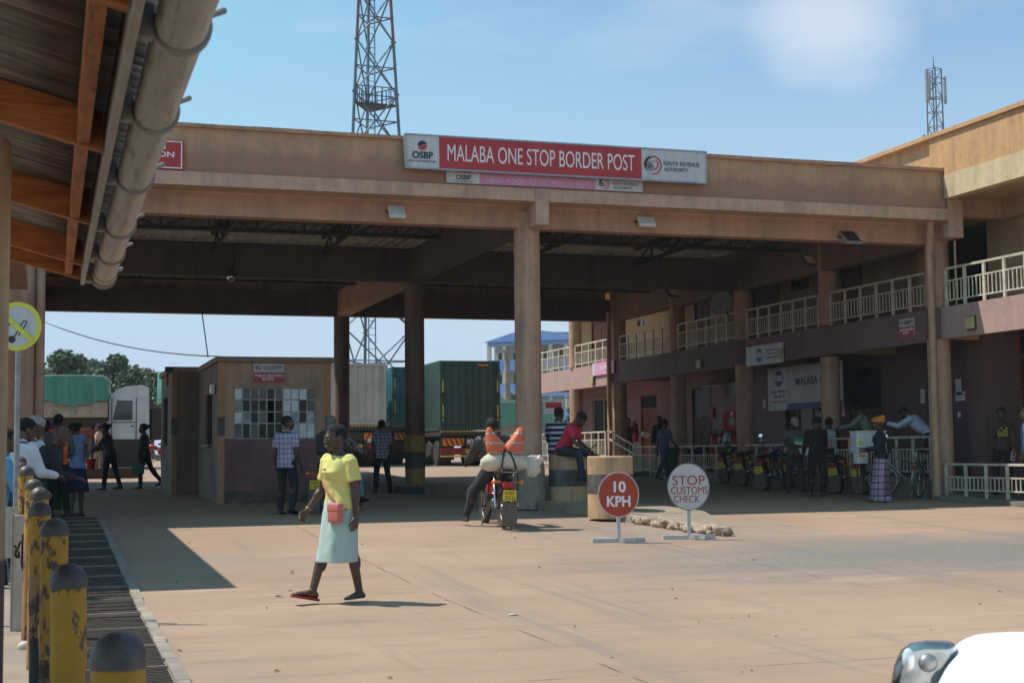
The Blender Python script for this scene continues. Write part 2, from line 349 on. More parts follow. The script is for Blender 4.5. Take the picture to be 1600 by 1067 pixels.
# raised kerb / traffic island down the middle
kerbp=streaked('faded kerb paint',(.34,.25,.155),(.12,.1,.08),amt=.8,sc=2)
isl_top=mat('island screed',(.33,.26,.19),.95,c2=(.2,.16,.125),sc=3,bump=.5,bsc=30)
blackk=streaked('black kerb paint',(.045,.042,.04),(.18,.15,.12),amt=.8,sc=2)
def strip(name,left,right,hgt,mats,seg=1.2):
    """kerbed island between two polylines of (x,y)"""
    mb=MB(); 
    def res(pl,n):
        ls=[0]
        for a,b in zip(pl,pl[1:]): ls.append(ls[-1]+math.dist(a,b))
        o=[]
        for i in range(n+1):
            t=ls[-1]*i/n; k=max(j for j in range(len(ls)) if ls[j]<=t+1e-9); k=min(k,len(pl)-2); q=(t-ls[k])/(ls[k+1]-ls[k]+1e-9)
            o.append((pl[k][0]+(pl[k+1][0]-pl[k][0])*q,pl[k][1]+(pl[k+1][1]-pl[k][1])*q))
        return o
    n=24; A=res(left,n); B=res(right,n)
    for i in range(n+1):
        hh=hgt*min(1,.45+i*.25) if i<3 else hgt
        jit=lambda s_: noise.noise(Vector((i*1.7,s_,3)))*.03
        za=gz(A[i][1])-.02; zb=gz(B[i][1])-.02
        mb.v+= [Vector((A[i][0],A[i][1],za)),Vector((A[i][0]+.03+jit(1),A[i][1],za+hh+jit(2)*.5)),Vector((B[i][0]-.03,B[i][1],zb+hh+jit(3)*.5)),Vector((B[i][0],B[i][1],zb))]
    for i in range(n):
        a=4*i
        mb.f+= [(a,a+4,a+5,a+1),(a+1,a+5,a+6,a+2),(a+2,a+6,a+7,a+3)]
        k=1 if i%4 in (1,) else 2 if i%4==3 else 1
        mb.m+=[k if i>5 else 0,0,k if i>5 else 0]
    mb.f+=[(0,1,2,3),(4*n+3,4*n+2,4*n+1,4*n)]; mb.m+=[0,0]
    return mb.build(name,mats)
k0=onG(1130,838); k1=onG(900,806); 
KE=[(lambda p:(p.x,p.y))(onG(a_,b_)) for a_,b_ in((1128,838),(1060,828),(985,817),(900,806),(830,796),(760,786),(700,775))]+[(7.65,33),(7.7,47)]

tag(strip('pavement',KE,[(k0.x+.35,k0.y+.35),(10.3,21.4),(9.9,23),(9.6,26),(9.4,28),(9.35,30),(9.3,32),(9.3,34),(9.3,47)],.19,[isl_top,kerbp,blackk]),kind='structure')
# rubble end of the island
mb=MB()
rnd=random.Random(3)
for i in range(170):
    t=rnd.random(); q_=t*2; i_=min(1,int(q_)); q_-=i_; x=KE[i_][0]+(KE[i_+1][0]-KE[i_][0])*q_+rnd.gauss(.06,.05); y=KE[i_][1]+(KE[i_+1][1]-KE[i_][1])*q_+rnd.gauss(.04,.05); rr=rnd.uniform(.035,.085)
    M_=Matrix.Rotation(rnd.random()*6,3,'Z')@Matrix.Rotation(rnd.random()*.6,3,'X')
    mb.ell((x,y,gz(y)+.06+rnd.uniform(-.04,.07)),rr*1.3,rr,rr*.8,M_,nu=7,nv=5)
me_=baked(mb,.02,1,.3)
for v in me_.vertices:
    v.co+=noise.noise_vector(v.co*26)*.012; v.co.z=min(v.co.z,gz(v.co.y)+.135+.02*noise.noise(v.co*9))
me_.materials.append(mat('dusty aggregate kerb',(.44,.34,.25),.95,c2=(.30,.235,.175),sc=9,bump=.9,bsc=60,c3=(.13,.10,.08),sc3=14,pos3=(.58,.66)))
ru_=bpy.data.objects.new('rubble_kerb',me_); COL.objects.link(ru_)
for p in me_.polygons: p.use_smooth=True
ru=tag(ru_,'low crumbling concrete kerb end of rough stones beside the white stop sign','kerb')
# drain with grille along the bollards
grille=mat('dirty drain grating',(.045,.038,.033),.8,c2=(.14,.115,.09),sc=18,stretch=(1,14,1),bump=.6,bsc=30)
kerbl=mat('drain edging concrete',(.30,.26,.22),.9,c2=(.2,.17,.14),sc=4,bump=.4,c3=(.42,.33,.24),sc3=.8)
dr=thing('floor_drain','long dark slatted drain cover running beside the yellow bollards','drain',(.5,14,0))
mb=MB(); Y=3.0
while Y<25.5:
    Y2=Y+1.04
    for k in range(26):
        y=Y+k*.04
        if y>13 and k%2: continue
        mb.box(.22+.004*(k%3),.80,y,y+.022,gz(y)+.0,gz(y)+.012+.004*((k*7)%3))
    mb.box(.2,.81,Y-.012,Y+.012,gz(Y),gz(Y)+.022,1)
    Y=Y2
mb.build('grating',[grille,kerbl],dr,world=True)
mb=MB()
for i in range(24):
    y=3+i*.95; off=.02*math.sin(i*2.1)
    for x0,x1 in((.81,.90+off*.5),):
        vs=[(x0+off*.3,y,gz(y)-.02),(x1,y,gz(y)-.02),(x1,y+.94,gz(y+.94)-.02),(x0+off*.3,y+.94,gz(y+.94)-.02)]
        vt=[(a,b,c+.045) for a,b,c in vs]
        mb.add(vs+vt,[(3,2,1,0),(4,5,6,7),(0,1,5,4),(1,2,6,5),(2,3,7,6),(3,0,4,7)])
mb.build('edging',kerbl,dr,world=True)
# walkway on the left
walk=mat('walkway screed',(.30,.235,.18),.9,c2=(.22,.18,.145),sc=2,bump=.3,c3=(.38,.28,.2),sc3=.7)
mb=MB(); mb.box(-9,.0,-3,9,-.2,.13); 
for a,b in ((9,14),(14,18),(18,22.5),(22.5,27),(27,34),(34,43)):
    vs=[(-9,a,-.2),(0.0,a,-.2),(0.0,b,-.2),(-9,b,-.2),(-9,a,gz(a)+.13),(0.0,a,gz(a)+.13),(0.0,b,gz(b)+.13),(-9,b,gz(b)+.13)]
    mb.add(vs,[(4,5,6,7),(0,1,5,4),(1,2,6,5),(2,3,7,6),(3,0,4,7)])
tag(mb.build('walkway',walk),kind='structure')

# ================= CANOPY =================
ZB=5.64
cn=thing('border_canopy','wide tan concrete canopy on round columns spanning the road','canopy',(8.5,25,.4))
CX=(-.45,8.5,17.45); CY=(25.1,33.75,42.85)
band_y=mat('yellow column band',(.42,.27,.05),.7,c2=(.3,.2,.08),sc=6,c3=(.12,.08,.05),sc3=5,pos3=(.55,.7))
dark_col=streaked('sooty column',(.20,.12,.082),(.055,.035,.028),amt=.95)  # darker brown than the front row's columns, heavily streaked
dark_beam=streaked('dark beam',(.115,.068,.05),(.05,.03,.024),amt=.8)  # darker brown than the front beam, streaked
rust_col=streaked('column render',(.56,.33,.205),(.2,.11,.075),amt=.7)
for ix,x in enumerate(CX):
    for iy,y in enumerate(CY):
        mb=MB(); z0=gz(y)+(.12 if ix==1 else 0)
        if ix==1 and iy==0:
            mb.lathe([(.245,0),(.245,ZB-z0+.3)],(x,y,z0),28)
        elif ix==2:
            mb.lathe([(.235,0),(.235,3.68-z0)],(x,y,z0),24,0); mb.lathe([(.238,3.68-z0),(.238,4.34-z0)],(x,y,z0),24,1); mb.lathe([(.235,4.34-z0),(.235,ZB-z0+.3)],(x,y,z0),24,0)
        else:
            mb.lathe([(.245,0),(.245,.42)],(x,y,z0),24,2); mb.lathe([(.246,.42),(.246,.83)],(x,y,z0),24,3)
            mb.lathe([(.245,.83),(.245,1.22)],(x,y,z0),24,2); mb.lathe([(.24,1.22),(.24,ZB-z0+.3)],(x,y,z0),24,0)
        m0=rust_col if (iy==0 or ix==2) else dark_col
        if ix==0 and iy==0:
            mb=MB(); mb.lathe([(.24,0),(.24,ZB-z0+.3)],(x,y,z0),24,0); mb.tube([(x+.30,y-.1,z0),(x+.30,y-.1,ZB+.2)],.075,12,0); 
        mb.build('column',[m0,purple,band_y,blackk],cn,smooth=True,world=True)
# rough plinth round the middle front column
mb=MB(); z0=gz(25.1)+.12
mb.lathe([(.31,-.1),(.30,.12),(.285,.30),(.285,.62)],(8.5,25.1,z0),18,0); mb.lathe([(.285,.60),(.275,.80),(.25,.81)],(8.5,25.1,z0),24,1)
o=mb.build('plinth',[concrete,tan],cn,smooth=True,world=True)
for v in o.data.vertices:
    if v.co.z<1.05: v.co+=Vector((noise.noise(v.co*4),noise.noise(v.co*5+Vector((9,9,9))),0))*.05
# beams: rows along X, lines along Y
mb=MB()
mb.box(-8,17.43,24.95,25.28,ZB,6.02)                                    # front beam
o=mb.build('front_beam',tan,cn,world=True)
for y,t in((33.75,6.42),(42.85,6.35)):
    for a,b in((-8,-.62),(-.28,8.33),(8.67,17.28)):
        MB().box(a,b,y-.16,y+.16,ZB+.004,t).build('cross_beam',dark_beam,cn,world=True)
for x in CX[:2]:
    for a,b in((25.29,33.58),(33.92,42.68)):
        MB().box(x-.165,x+.165,a,b,ZB,6.40).build('long_beam',dark_beam if a<30 else streaked('beam render',(.36,.21,.125),(.15,.09,.06)) ,cn,world=True)
    for y in CY[1:]: MB().box(x-.17,x+.17,y-.165,y+.165,ZB+.002,6.46).build('beam_joint',dark_beam,cn,world=True)
MB().box(17.29,17.60,25.29,42.7,ZB,7.3).build('long_beam',streaked('side beam render',(.20,.115,.07),(.1,.06,.04)),cn,world=True)  # top extended above the other beams to shut the sun out
MB().box(-8,17.28,43.05,43.25,5.9,7.3).build('rear_parapet',tanf,cn,world=True)
# fascia: lip, parapet, coping
mb=MB(); mb.box(-8,17.30,24.40,24.94,6.055,6.29); mb.build('lip',lip,cn,world=True)
def banded():
    m=streaked('stained fascia render',(.54,.31,.17),(.26,.15,.10),amt=.45,patch=(.36,.33,.28),pp=(.70,.74)); t=m.node_tree; b=t.nodes['Principled BSDF']; l=t.links.new
    src=b.inputs['Base Color'].links[0].from_socket
    tc=N(t,'ShaderNodeTexCoord'); sp=N(t,'ShaderNodeSeparateXYZ'); l(tc.outputs['Object'],sp.inputs[0])
    mp=N(t,'ShaderNodeMapping'); mp.inputs['Scale'].default_value=(1.6,1.6,.5); l(tc.outputs['Object'],mp.inputs[0]); n=N(t,'ShaderNodeTexNoise'); n.inputs['Scale'].default_value=1.5; n.inputs['Detail'].default_value=9; n.inputs['Roughness'].default_value=.7; l(mp.outputs[0],n.inputs[0])
    a=N(t,'ShaderNodeMath',operation='MULTIPLY_ADD'); a.inputs[1].default_value=.75; l(n.outputs[0],a.inputs[0]); l(sp.outputs[2],a.inputs[2])
    r_=N(t,'ShaderNodeMapRange'); r_.inputs['From Min'].default_value=6.96; r_.inputs['From Max'].default_value=7.16; r_.inputs['To Min'].default_value=.72; r_.inputs['To Max'].default_value=0; l(a.outputs[0],r_.inputs['Value'])
    x=N(t,'ShaderNodeMix',data_type='RGBA'); x.inputs['B'].default_value=(.29,.155,.11,1); l(src,x.inputs['A']); l(r_.outputs[0],x.inputs['Factor']); l(x.outputs['Result'],b.inputs['Base Color']); return m
zoff=cn.location.z
mb=MB(); mb.box(-8,17.28,24.45,24.75,6.29,7.06); fo=mb.build('parapet',banded(),cn,world=True)
for v in fo.data.vertices: v.co.z+=zoff
fo.location.z-=zoff
mb=MB()
x=-8.0
rnd=random.Random(5)
while x<17.3:
    w=rnd.uniform(.8,1.6); x2=min(17.31,x+w); j=rnd.uniform(-.006,.006)
    mb.box(x,x2,24.39+j,24.83,7.06,7.125+j); x=x2+.004
mb.build('coping',tan,cn,world=True)
MB().box(-8,17.30,24.94,25.30,6.022,6.10).build('soffit',lip,cn,world=True)
for x in (8.5,-.45):
    MB().box(x-.06,x+.20,24.375,24.95,ZB-.02,6.30,bev=.012).build('bracket',lip,cn,world=True)
mb=MB(); mb.box(17.31,17.66,24.42,24.98,5.72,6.5,bev=.012); mb.build('bracket',lip,cn,world=True)
# roof sheet, ribs running away from the viewer, purlins and a lattice truss
sheet=mat('weathered roof sheet',(.50,.44,.38),.6,.0,c2=(.24,.19,.15),sc=2,c3=(.14,.09,.06),sc3=.9)
mb=MB(); n=0
x=-8.0
zr=lambda y: 6.72+.10*abs(1-(y-25)/9)
pr=[(0,0),(.16,0),(.185,-.035),(.225,-.035),(.25,0)]
top=[];
while x<17.4:
    for dx,dz in pr[:-1]: top.append((x+dx,dz))
    x+=.25
for yy0,yy1 in((24.80,34),(34,43.6)):
    b=len(mb.v)
    for dx,dz in top: mb.v+=[Vector((dx,yy0,zr(yy0)+dz)),Vector((dx,yy1,zr(yy1)+dz))]
    for i in range(len(top)-1): mb.f.append((b+2*i,b+2*i+1,b+2*i+3,b+2*i+2)); mb.m.append(0)
o=mb.build('roof_sheet',sheet,cn,world=True,fn=False)
sm=o.modifiers.new('t','SOLIDIFY'); sm.thickness=.012; sm.offset=1
mb=MB()
for y in (26.2,27.9,29.6,31.3,32.9,35.3,37,38.7,40.4,42): mb.box(-8,17.2,y-.03,y+.03,zr(y)-.14,zr(y)-.04)
for y in (26.2,27.9,29.6):   # bolt heads under the purlin
    x=-2
    while x<17: mb.box(x,x+.03,y-.045,y-.032,zr(y)-.10,zr(y)-.07,1); x+=.38
mb.build('purlin',[steel_dark,galv],cn,world=True)
def truss(name,p,q,h,nb,parent,flip=1):
    p=Vector(p);q=Vector(q); m_=MB(); upz=Vector((0,0,h))
    m_.bar(p,q,.07,.07); m_.bar(p+upz,q+upz,.09,.09)
    for i in range(nb):
        a=p.lerp(q,i/nb); b=p.lerp(q,(i+1)/nb)
        m_.bar(a,a+upz,.04,.04)
        if i%2: m_.bar(a+upz,b,.035,.035)
        else: m_.bar(a,b+upz,.035,.035)
    m_.build(name,steel_dark,parent,world=True)
truss('roof_truss',(-7.9,30.2,6.22),(8.2,30.2,6.22),.42,16,cn)
truss('roof_truss',(8.8,30.2,6.22),(17.2,30.2,6.22),.42,9,cn)
truss('roof_truss',(-7.9,39.2,6.22),(8.2,39.2,6.22),.42,16,cn)
truss('roof_truss',(8.8,39.2,6.22),(17.2,39.2,6.22),.42,9,cn)
for x in(.8,3.6,6.2,11.2,14.3):
    truss('roof_truss',(x,25.4,6.25),(x,33.5,6.25),.38,8,cn)
# side flat roof over the left walkway, forward of the canopy
wr=thing('walkway_roof','flat concrete roof slab covering the left walkway in front of the canopy','roof',(-4,20,0))
MB().box(-9,-.35,16.3,24.37,4.2,4.42).build('slab',tan,wr,world=True)
for y in(17,23.6): MB().lathe([(.15,0),(.15,4.0)],(-1.6,y,gz(y)),16).build('post',tan,wr,smooth=True,world=True)

# ================= RIGHT HAND OFFICE BUILDING =================
ob=thing('office_building','long two storey tan and pink office block with balconies on the right','building',(17.45,25,.4))
Y0,Y1=13.5,51.5; XF=17.35; XW=19.25
colY=[21.0,25.1,29.5,33.75,38.0,42.5,46.5,50.8]
# column set (those not shared with the canopy)
for y in colY:
    if min(abs(y-c) for c in CY)<.2: continue
    z0=gz(y); mb=MB()
    if y<24: continue
    mb.lathe([(.225,0),(.225,3.62-z0)],(17.5,y,z0),22,0); mb.lathe([(.225,4.36-z0),(.225,6.9-z0)],(17.5,y,z0),22,0)
    mb.build('column',[rust_col],ob,smooth=True,world=True)
# first floor slab band
for a,b,m_ in((Y0,24.86,pink),(25.34,29.4,purple),(29.4,33.51,purple),(33.99,38.0,purple),(38.0,42.61,purple),(43.09,Y1,pink)):
    pass
band_m=bpy.data.materials.new('band'); 
MB().box(XF,XF+.16,Y0,24.86,3.68,4.33).build('balcony_band',pink,ob,world=True)
bandp=streaked('shaded pink band',(.24,.13,.12),(.09,.055,.055),amt=.5)  # pink band darkened in colour for the shade under the canopy
bandg=streaked('deep shaded pink band',(.15,.10,.088),(.055,.04,.038),amt=.6)  # same band deeper under the canopy, shade put into a darker colour
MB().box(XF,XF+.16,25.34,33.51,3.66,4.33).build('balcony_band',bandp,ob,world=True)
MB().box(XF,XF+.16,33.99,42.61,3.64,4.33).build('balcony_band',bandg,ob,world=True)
MB().box(XF,XF+.16,43.09,Y1,3.60,4.33).build('balcony_band',pink,ob,world=True)
MB().box(XF+.16,XW+3,Y0,Y1,4.10,4.30).build('floor_slab',upper,ob,world=True)
for y in colY[1:]: MB().box(XF+.17,XW-.01,y-.13,y+.13,3.70,4.10).build('slab_beam',upper,ob,world=True)
# roof: orange parapet, cream lower band, soffit
XR=17.20
MB().box(XR,XR+.2,Y0,24.36,6.97,7.80).build('roof_parapet',orange,ob,world=True)
MB().box(XR,XR+.2,24.362,24.838,7.13,7.80).build('roof_parapet',orange,ob,world=True)
MB().box(XR-.02,XR+.22,Y0,24.36,6.49,6.965).build('roof_band',cream,ob,world=True)
MB().box(XR+.1,XR+.3,24.84,Y1,6.62,7.80).build('roof_parapet',orange,ob,world=True)
MB().box(XR-.06,XR+.26,Y0,Y1,7.80,7.885).build('coping',orange,ob,world=True)
MB().box(XR+.22,XW+6,Y0,Y1,6.62,6.80).build('roof_slab',upper,ob,world=True)
for y in (21.0,25.1,29.5): MB().box(XR+.23,XW+.3,y-.14,y+.14,6.25,6.62).build('roof_beam',lip,ob,world=True)
MB().box(XW-.25,XW,Y0,24.9,6.25,6.62).build('roof_beam',lip,ob,world=True)
# walls, with real openings
def wall(y0,y1,z0,z1,opens,m_,X=XW,th=.2,name='wall'):
    """wall along Y at X with rectangular openings (ya,yb,za,zb)"""
    mb=MB(); cuts=sorted(opens); y=y0
    for (a,b,c,d) in cuts:
        if a>y: mb.box(X,X+th,y,a,z0,z1)
        if c>z0+.01: mb.box(X,X+th,a,b,z0,c)
        if d<z1-.01: mb.box(X,X+th,a,b,d,z1)
        y=b
    if y<y1: mb.box(X,X+th,y,y1,z0,z1)
    return mb.build(name,m_,ob,world=True)
def Yat(px,X=XW): return onX(px,600,X).y
def window(ya,yb,za,zb,nx_,nz_,fm,X=XW,nm='window',gm=None):
    fr=MB(); X0=X+.04
    for k in range(nx_+1):
        y=ya+(yb-ya)*k/nx_; fr.box(X0,X0+.06,y-.022,y+.022,za,zb)
    for k in range(nz_+1):
        z=za+(zb-za)*k/nz_; fr.box(X0-.003,X0+.063,ya,yb,z-.02,z+.02)
    f=fr.build(nm,fm,ob,world=True)
    p=MB().box(X0+.025,X0+.035,ya,yb,za,zb).build('pane',gm or glass,f); p.location=-ob.location
    return f
def door(ya,yb,z0,z1,m_,X=XW,open_=False,transom=.6):
    d=MB(); dz=z1-transom
    d.box(X+.05,X+.09,ya+.05,yb-.05,z0,dz)
    w=(yb-ya-.1)
    for i in range(2):
        for j in range(3):
            a=ya+.05+w*(i*.5+.08); b=a+w*.34; c=z0+.15+(dz-z0-.15)*j/3; e=c+(dz-z0)/3-.22
            d.box(X+.035,X+.05,a,b,c,e,bev=.008)
    o=d.build('door',m_,ob,world=True)
    f=MB(); f.box(X+.0,X+.1,ya,ya+.05,z0,z1); f.box(X,X+.1,yb-.05,yb,z0,z1); f.box(X,X+.1,ya,yb,z1-.05,z1); f.box(X,X+.1,ya+.05,yb-.05,dz,dz+.05)
    q=f.build('frame',m_,o); q.location=-ob.location
    if transom>.2:
        q=MB().box(X+.05,X+.06,ya+.05,yb-.05,dz+.05,z1-.05).build('pane',glass,o); q.location=-ob.location
    q=MB().cap((X+.0,ya+.14,z0+1.0),(X+.0,ya+.26,z0+1.0),.012,.012,8).build('handle',chrome,o); q.location=-ob.location
    return o
# ground floor openings, measured from the photo
FZ=.85
g_op=[]
def gy(pxa,pxb): a=Yat(pxa);b=Yat(pxb); return min(a,b),max(a,b)
d1=gy(1582,1650); d2=gy(1325,1378); d3=gy(1030,1012) ; d3=gy(983,1012)
d4=gy(1106,1080); w1=gy(1202,1286); w2=gy(928,972)
dd4=(*gy(1080,1112),FZ,3.4); dd3=(*gy(1000,1026),FZ+.1,3.35); ww2=(*gy(932,965),1.0+.5,3.4); ww1=(*w1,1.35,2.9); dd2=(*d2,FZ,3.5)
y15=Yat(1568)
wall(y15,Yat(1225),.3,4.1,[dd2,(*gy(1203,1290),1.2,2.75)],purple)
wall(Yat(1225)+.001,Y1,.3,4.1,[dd4,dd3,(*gy(925,958),1.0,3.35)],mauve)
mb=MB(); mb.box(XW-.9,XW+.4,y15-.55,y15,.3,4.1); mb.build('wall',streaked('reddish pier',(.16,.075,.07),(.07,.04,.04)),ob,world=True)
mb=MB(); mb.box(XW+.2,XW+.4,Y0,y15-.55,.3,4.1); mb.build('wall',purple,ob,world=True)
door(*dd2,dark_wood,transom=1.1); door(*dd4,dark_wood,transom=1.0); door(*dd3,red_wood,transom=.5)
window(*gy(1203,1290),1.2,2.75,4,1,steel_dark); window(*gy(925,958),1.0,3.35,2,2,white_rail)
wf=window(y15-2.6,y15-.56,.95,3.95,3,5,red_wood,X=XW-.05)
# upper wall
u_op=[(*gy(1388,1300),4.35,6.5)]
yc=Yat(1552)
wall(Y0,yc,4.3,6.62,[],upper)
ud=[(*gy(1478,1550),4.3,6.35),(*gy(1318,1352),4.3,6.45),(*gy(1178,1222),4.3,6.3),(*gy(1238,1268),5.75,6.15),(*gy(1087,1112),4.3,6.2),(*gy(1050,1062),4.3,6.2),(*gy(1110,1130),5.7,6.05),(*gy(997,1012),5.7,5.95),(*gy(925,960),4.3,6.3)]
wall(yc,Yat(1440),4.3,6.62,[ud[0]],upper); 
upd=streaked('shaded buff wall',(.34,.22,.14),(.13,.085,.06),amt=.5)  # darker copy of the buff wall, canopy shade put into its colour
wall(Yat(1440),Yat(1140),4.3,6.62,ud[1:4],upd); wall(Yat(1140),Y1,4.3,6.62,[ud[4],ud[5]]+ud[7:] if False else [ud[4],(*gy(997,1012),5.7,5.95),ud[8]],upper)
for u,m_ in((ud[1],dark_wood),(ud[2],dark_wood),(ud[4],dark_wood),(ud[8],red_wood)): door(u[0],u[1],4.3,u[3],m_,transom=.12)
window(ud[3][0],ud[3][1],5.75,6.15,2,1,steel_dark); window(*gy(997,1012),5.7,5.95,2,1,white_rail)
# dark rooms behind the openings
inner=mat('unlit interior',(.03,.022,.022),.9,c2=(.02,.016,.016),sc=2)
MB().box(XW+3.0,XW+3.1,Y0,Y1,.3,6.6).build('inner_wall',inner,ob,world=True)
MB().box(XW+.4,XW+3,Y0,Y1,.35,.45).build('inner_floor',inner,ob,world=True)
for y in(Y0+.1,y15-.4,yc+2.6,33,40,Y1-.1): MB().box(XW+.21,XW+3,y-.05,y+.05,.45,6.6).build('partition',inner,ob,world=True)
# raised ground floor walkway with block step wall
fl=mat('walkway concrete',(.22,.19,.165),.9,c2=(.15,.13,.115),sc=3,bump=.4)
mb=MB()
for a,b in((Y0,18),(18,24.9)):
    mb.add([(XF-.25,a,0),(XW+.5,a,0),(XW+.5,b,0),(XF-.25,b,0),(XF-.25,a,gz(a)+.13),(XW+.5,a,gz(a)+.13),(XW+.5,b,gz(b)+.13),(XF-.25,b,gz(b)+.13)],[(4,5,6,7),(0,1,5,4),(2,3,7,6),(3,0,4,7),(1,2,6,5)])
mb.box(XF-.05,XW+.5,25.4,Y1,.2,FZ)
mb.build('walkway_floor',fl,ob,world=True)
blk=mat('grey blockwork',(.30,.29,.28),.9,c2=(.2,.19,.18),sc=4,bump=.5)
mb=MB()
for r_ in range(3):
    y=19.0-(r_%2)*.2
    while y<24.9: mb.box(XW+.03+.004*((r_+int(y*5))%3),XW+.2,y,y+.385,gz(22)+.14+r_*.19,gz(22)+.322+r_*.19,bev=.01); y+=.4
mb.build('block_wall',blk,ob,world=True)
mb=MB()
for k in range(4): mb.box(XF-.05-.3*(4-k),XF-.05-.3*(3-k),39.6,41.6,.5,.72+.0*k+(FZ-.72)*0+.045*k)
mb.build('step',fl,ob,world=True)
# railings
def railing(y0,y1,z0,zt,nb,X=XF+.06,m_=white_rail,name='railing',two=True,post=.07,per=6,drop=.04):
    mb=MB(); H=zt-z0; zm=zt-.26; n=max(1,round((y1-y0)/nb))
    zf=z0 if callable(z0) else (lambda y:0)
    mb.box(X-.025,X+.025,y0,y1,zt-.045,zt); mb.box(X-.015,X+.015,y0+.001,y1-.001,zm-.03,zm); mb.box(X-.015,X+.015,y0+.001,y1-.001,z0+.10,z0+.13)
    for i in range(n+1):
        y=y0+(y1-y0)*i/n; mb.box(X-.02,X+.02,y-post/2,y+post/2,z0-drop,zt-.046)
        if i<n:
            k=max(2,round((y1-y0)/n/.135))
            for j in range(1,k):
                yy=y+(y1-y0)/n*j/k; mb.box(X-.009,X+.009,yy-.011,yy+.011,z0+.131,zm-.031)
    return mb.build(name,m_,ob,world=True)
for a,b in((Y0,24.72),(25.36,29.25),(29.8,33.45),(34.0,37.75),(38.25,42.2),(43.0,46.25),(46.75,Y1)):
    railing(a,b,4.34,5.13,.62)
railing(25.35,29.1,.86,1.72,.62,X=XF-.0)
railing(29.9,37.6,.86,1.60,.8,X=XF)
railing(38.2,40.9,.74,1.60,.6,X=XF-.1)
railing(42.9,47.2,1.2,2.1,.6,X=XF-.2)
railing(47.3,Y1+3,1.2,2.1,.6,X=XF-.2)
railing(17.0,24.7,.52,1.16,.66,X=XF-.1,post=.06)
# stair rail by the far column
mb=MB(); a=onX(950,672,17.1); b=onX(993,697,17.1); 
for dz in (0,-.26): mb.bar(a+Vector((0,0,dz)),b+Vector((0,0,dz)),.045)
for t in (0,.2,.4,.6,.8,1): p=a.lerp(b,t); mb.bar(p,p-Vector((0,0,.8)),.025)
mb.build('railing',white_rail,ob,world=True)
# downpipes
def pipe(pts,r_,m_,parent,name='downpipe'):
    return MB().tube(pts,r_,14).build(name,m_,parent,smooth=True,world=True)
pipe([(17.10,24.80,.5),(17.10,24.80,5.2),(17.08,24.78,5.4),(17.0,24.62,5.75),(17.0,24.6,6.05)],.075,rust_col,ob)
pipe([(17.75,24.86,3.7),(17.75,24.86,5.72)],.022,white_rail,ob,'conduit')
pipe([(17.12,42.45,.8),(17.12,42.45,5.9)],.07,rust_col,ob)
# ================= NEAR LEFT VERANDAH ROOF =================
wood=mat('oiled timber',(.50,.17,.045),.6,c2=(.26,.075,.022),sc=3.2,stretch=(1,6,6),c3=(.04,.014,.008),sc3=2.2,pos3=(.56,.7),bump=.3)
wood2=mat('oiled purlin timber',(.50,.17,.045),.6,c2=(.26,.075,.022),sc=3.2,stretch=(6,1,6),c3=(.03,.012,.008),sc3=3,pos3=(.55,.68),bump=.3)
grey_board=mat('pale fascia board',(.38,.35,.31),.6,c2=(.27,.24,.21),sc=5,stretch=(6,1,6))
tin=mat('under side of tin sheet',(.42,.39,.36),.4,.3,c2=(.20,.175,.155),sc=2.5,c3=(.09,.05,.03),sc3=1.6,pos3=(.5,.7),stretch=(.5,3,1))
HE=2.60
E0=onZ(116,445,HE); E1=onZ(254,0,HE); XE=(E0.x+E1.x)/2; YE=E0.y
vr=thing('verandah_roof','corrugated tin roof edge on orange timber rafters, upper left corner','roof',(XE-2,YE-4,0))
SL=math.tan(R(15)); zt=lambda x,o=0: HE+.03+o+(XE-x)*SL
mb=MB(); mb.box(XE-.012,XE+.012,-1.5,YE,HE-.0,HE+.17); mb.build('fascia_board',grey_board,vr,world=True)
ry=[]
for (px,py) in((183,185),(147,310),(125,392),(117,436)):
    ry.append(onX(px,py,XE-.03).y)
def rafter(y,w=.055,hh=.15):
    mb=MB(); a=XE-.02; b=XE-4.0
    vs=[(a,y-w/2,HE+.03),(a,y+w/2,HE+.03),(a,y+w/2,HE+.03+hh),(a,y-w/2,HE+.03+hh)]
    ve=[(b,y_,z_+(a-b)*SL) for _,y_,z_ in vs]
    mb.add(vs+ve,[(0,1,2,3),(7,6,5,4),(0,4,5,1),(1,5,6,2),(2,6,7,3),(3,7,4,0)]); mb.build('rafter',wood,vr,world=True)
ry=[YE-.06,YE-.75,YE-2.35,YE-4.1,YE-5.9,YE-7.7]
for y in ry: rafter(y)
for xo in(.09,):
    MB().box(XE-xo-.022,XE-xo+.022,-1.5,YE-.1,HE+.055,HE+.185).build('eave_plate',wood2,vr,world=True)
mb=MB(); top=[]; y=-1.5
while y<YE+.1:
    top.append(y); y+=.019
n=len(top)
for xx in (XE+.10,XE-4.2):
    for y in top: mb.v.append(Vector((xx,y,zt(xx,.165)+.02*math.sin(y/.10*2*math.pi))))
for i in range(n-1): mb.f.append((i,i+1,n+i+1,n+i)); mb.m.append(0)
o=mb.build('corrugated_sheet',tin,vr,world=True,smooth='all',fn=False); sm=o.modifiers.new('t','SOLIDIFY'); sm.thickness=.002
# post at far left
mb=MB(); 
pc=atd(-9,620,6.2)
mb.lathe([(.055,0),(.055,.95)],(pc.x,pc.y,.1),20,1); mb.lathe([(.055,.95),(.055,3.2)],(pc.x,pc.y,.1),20,0)
mb.build('post',[streaked('post paint',(.50,.36,.20),(.3,.2,.12)),purple],vr,smooth=True,world=True)
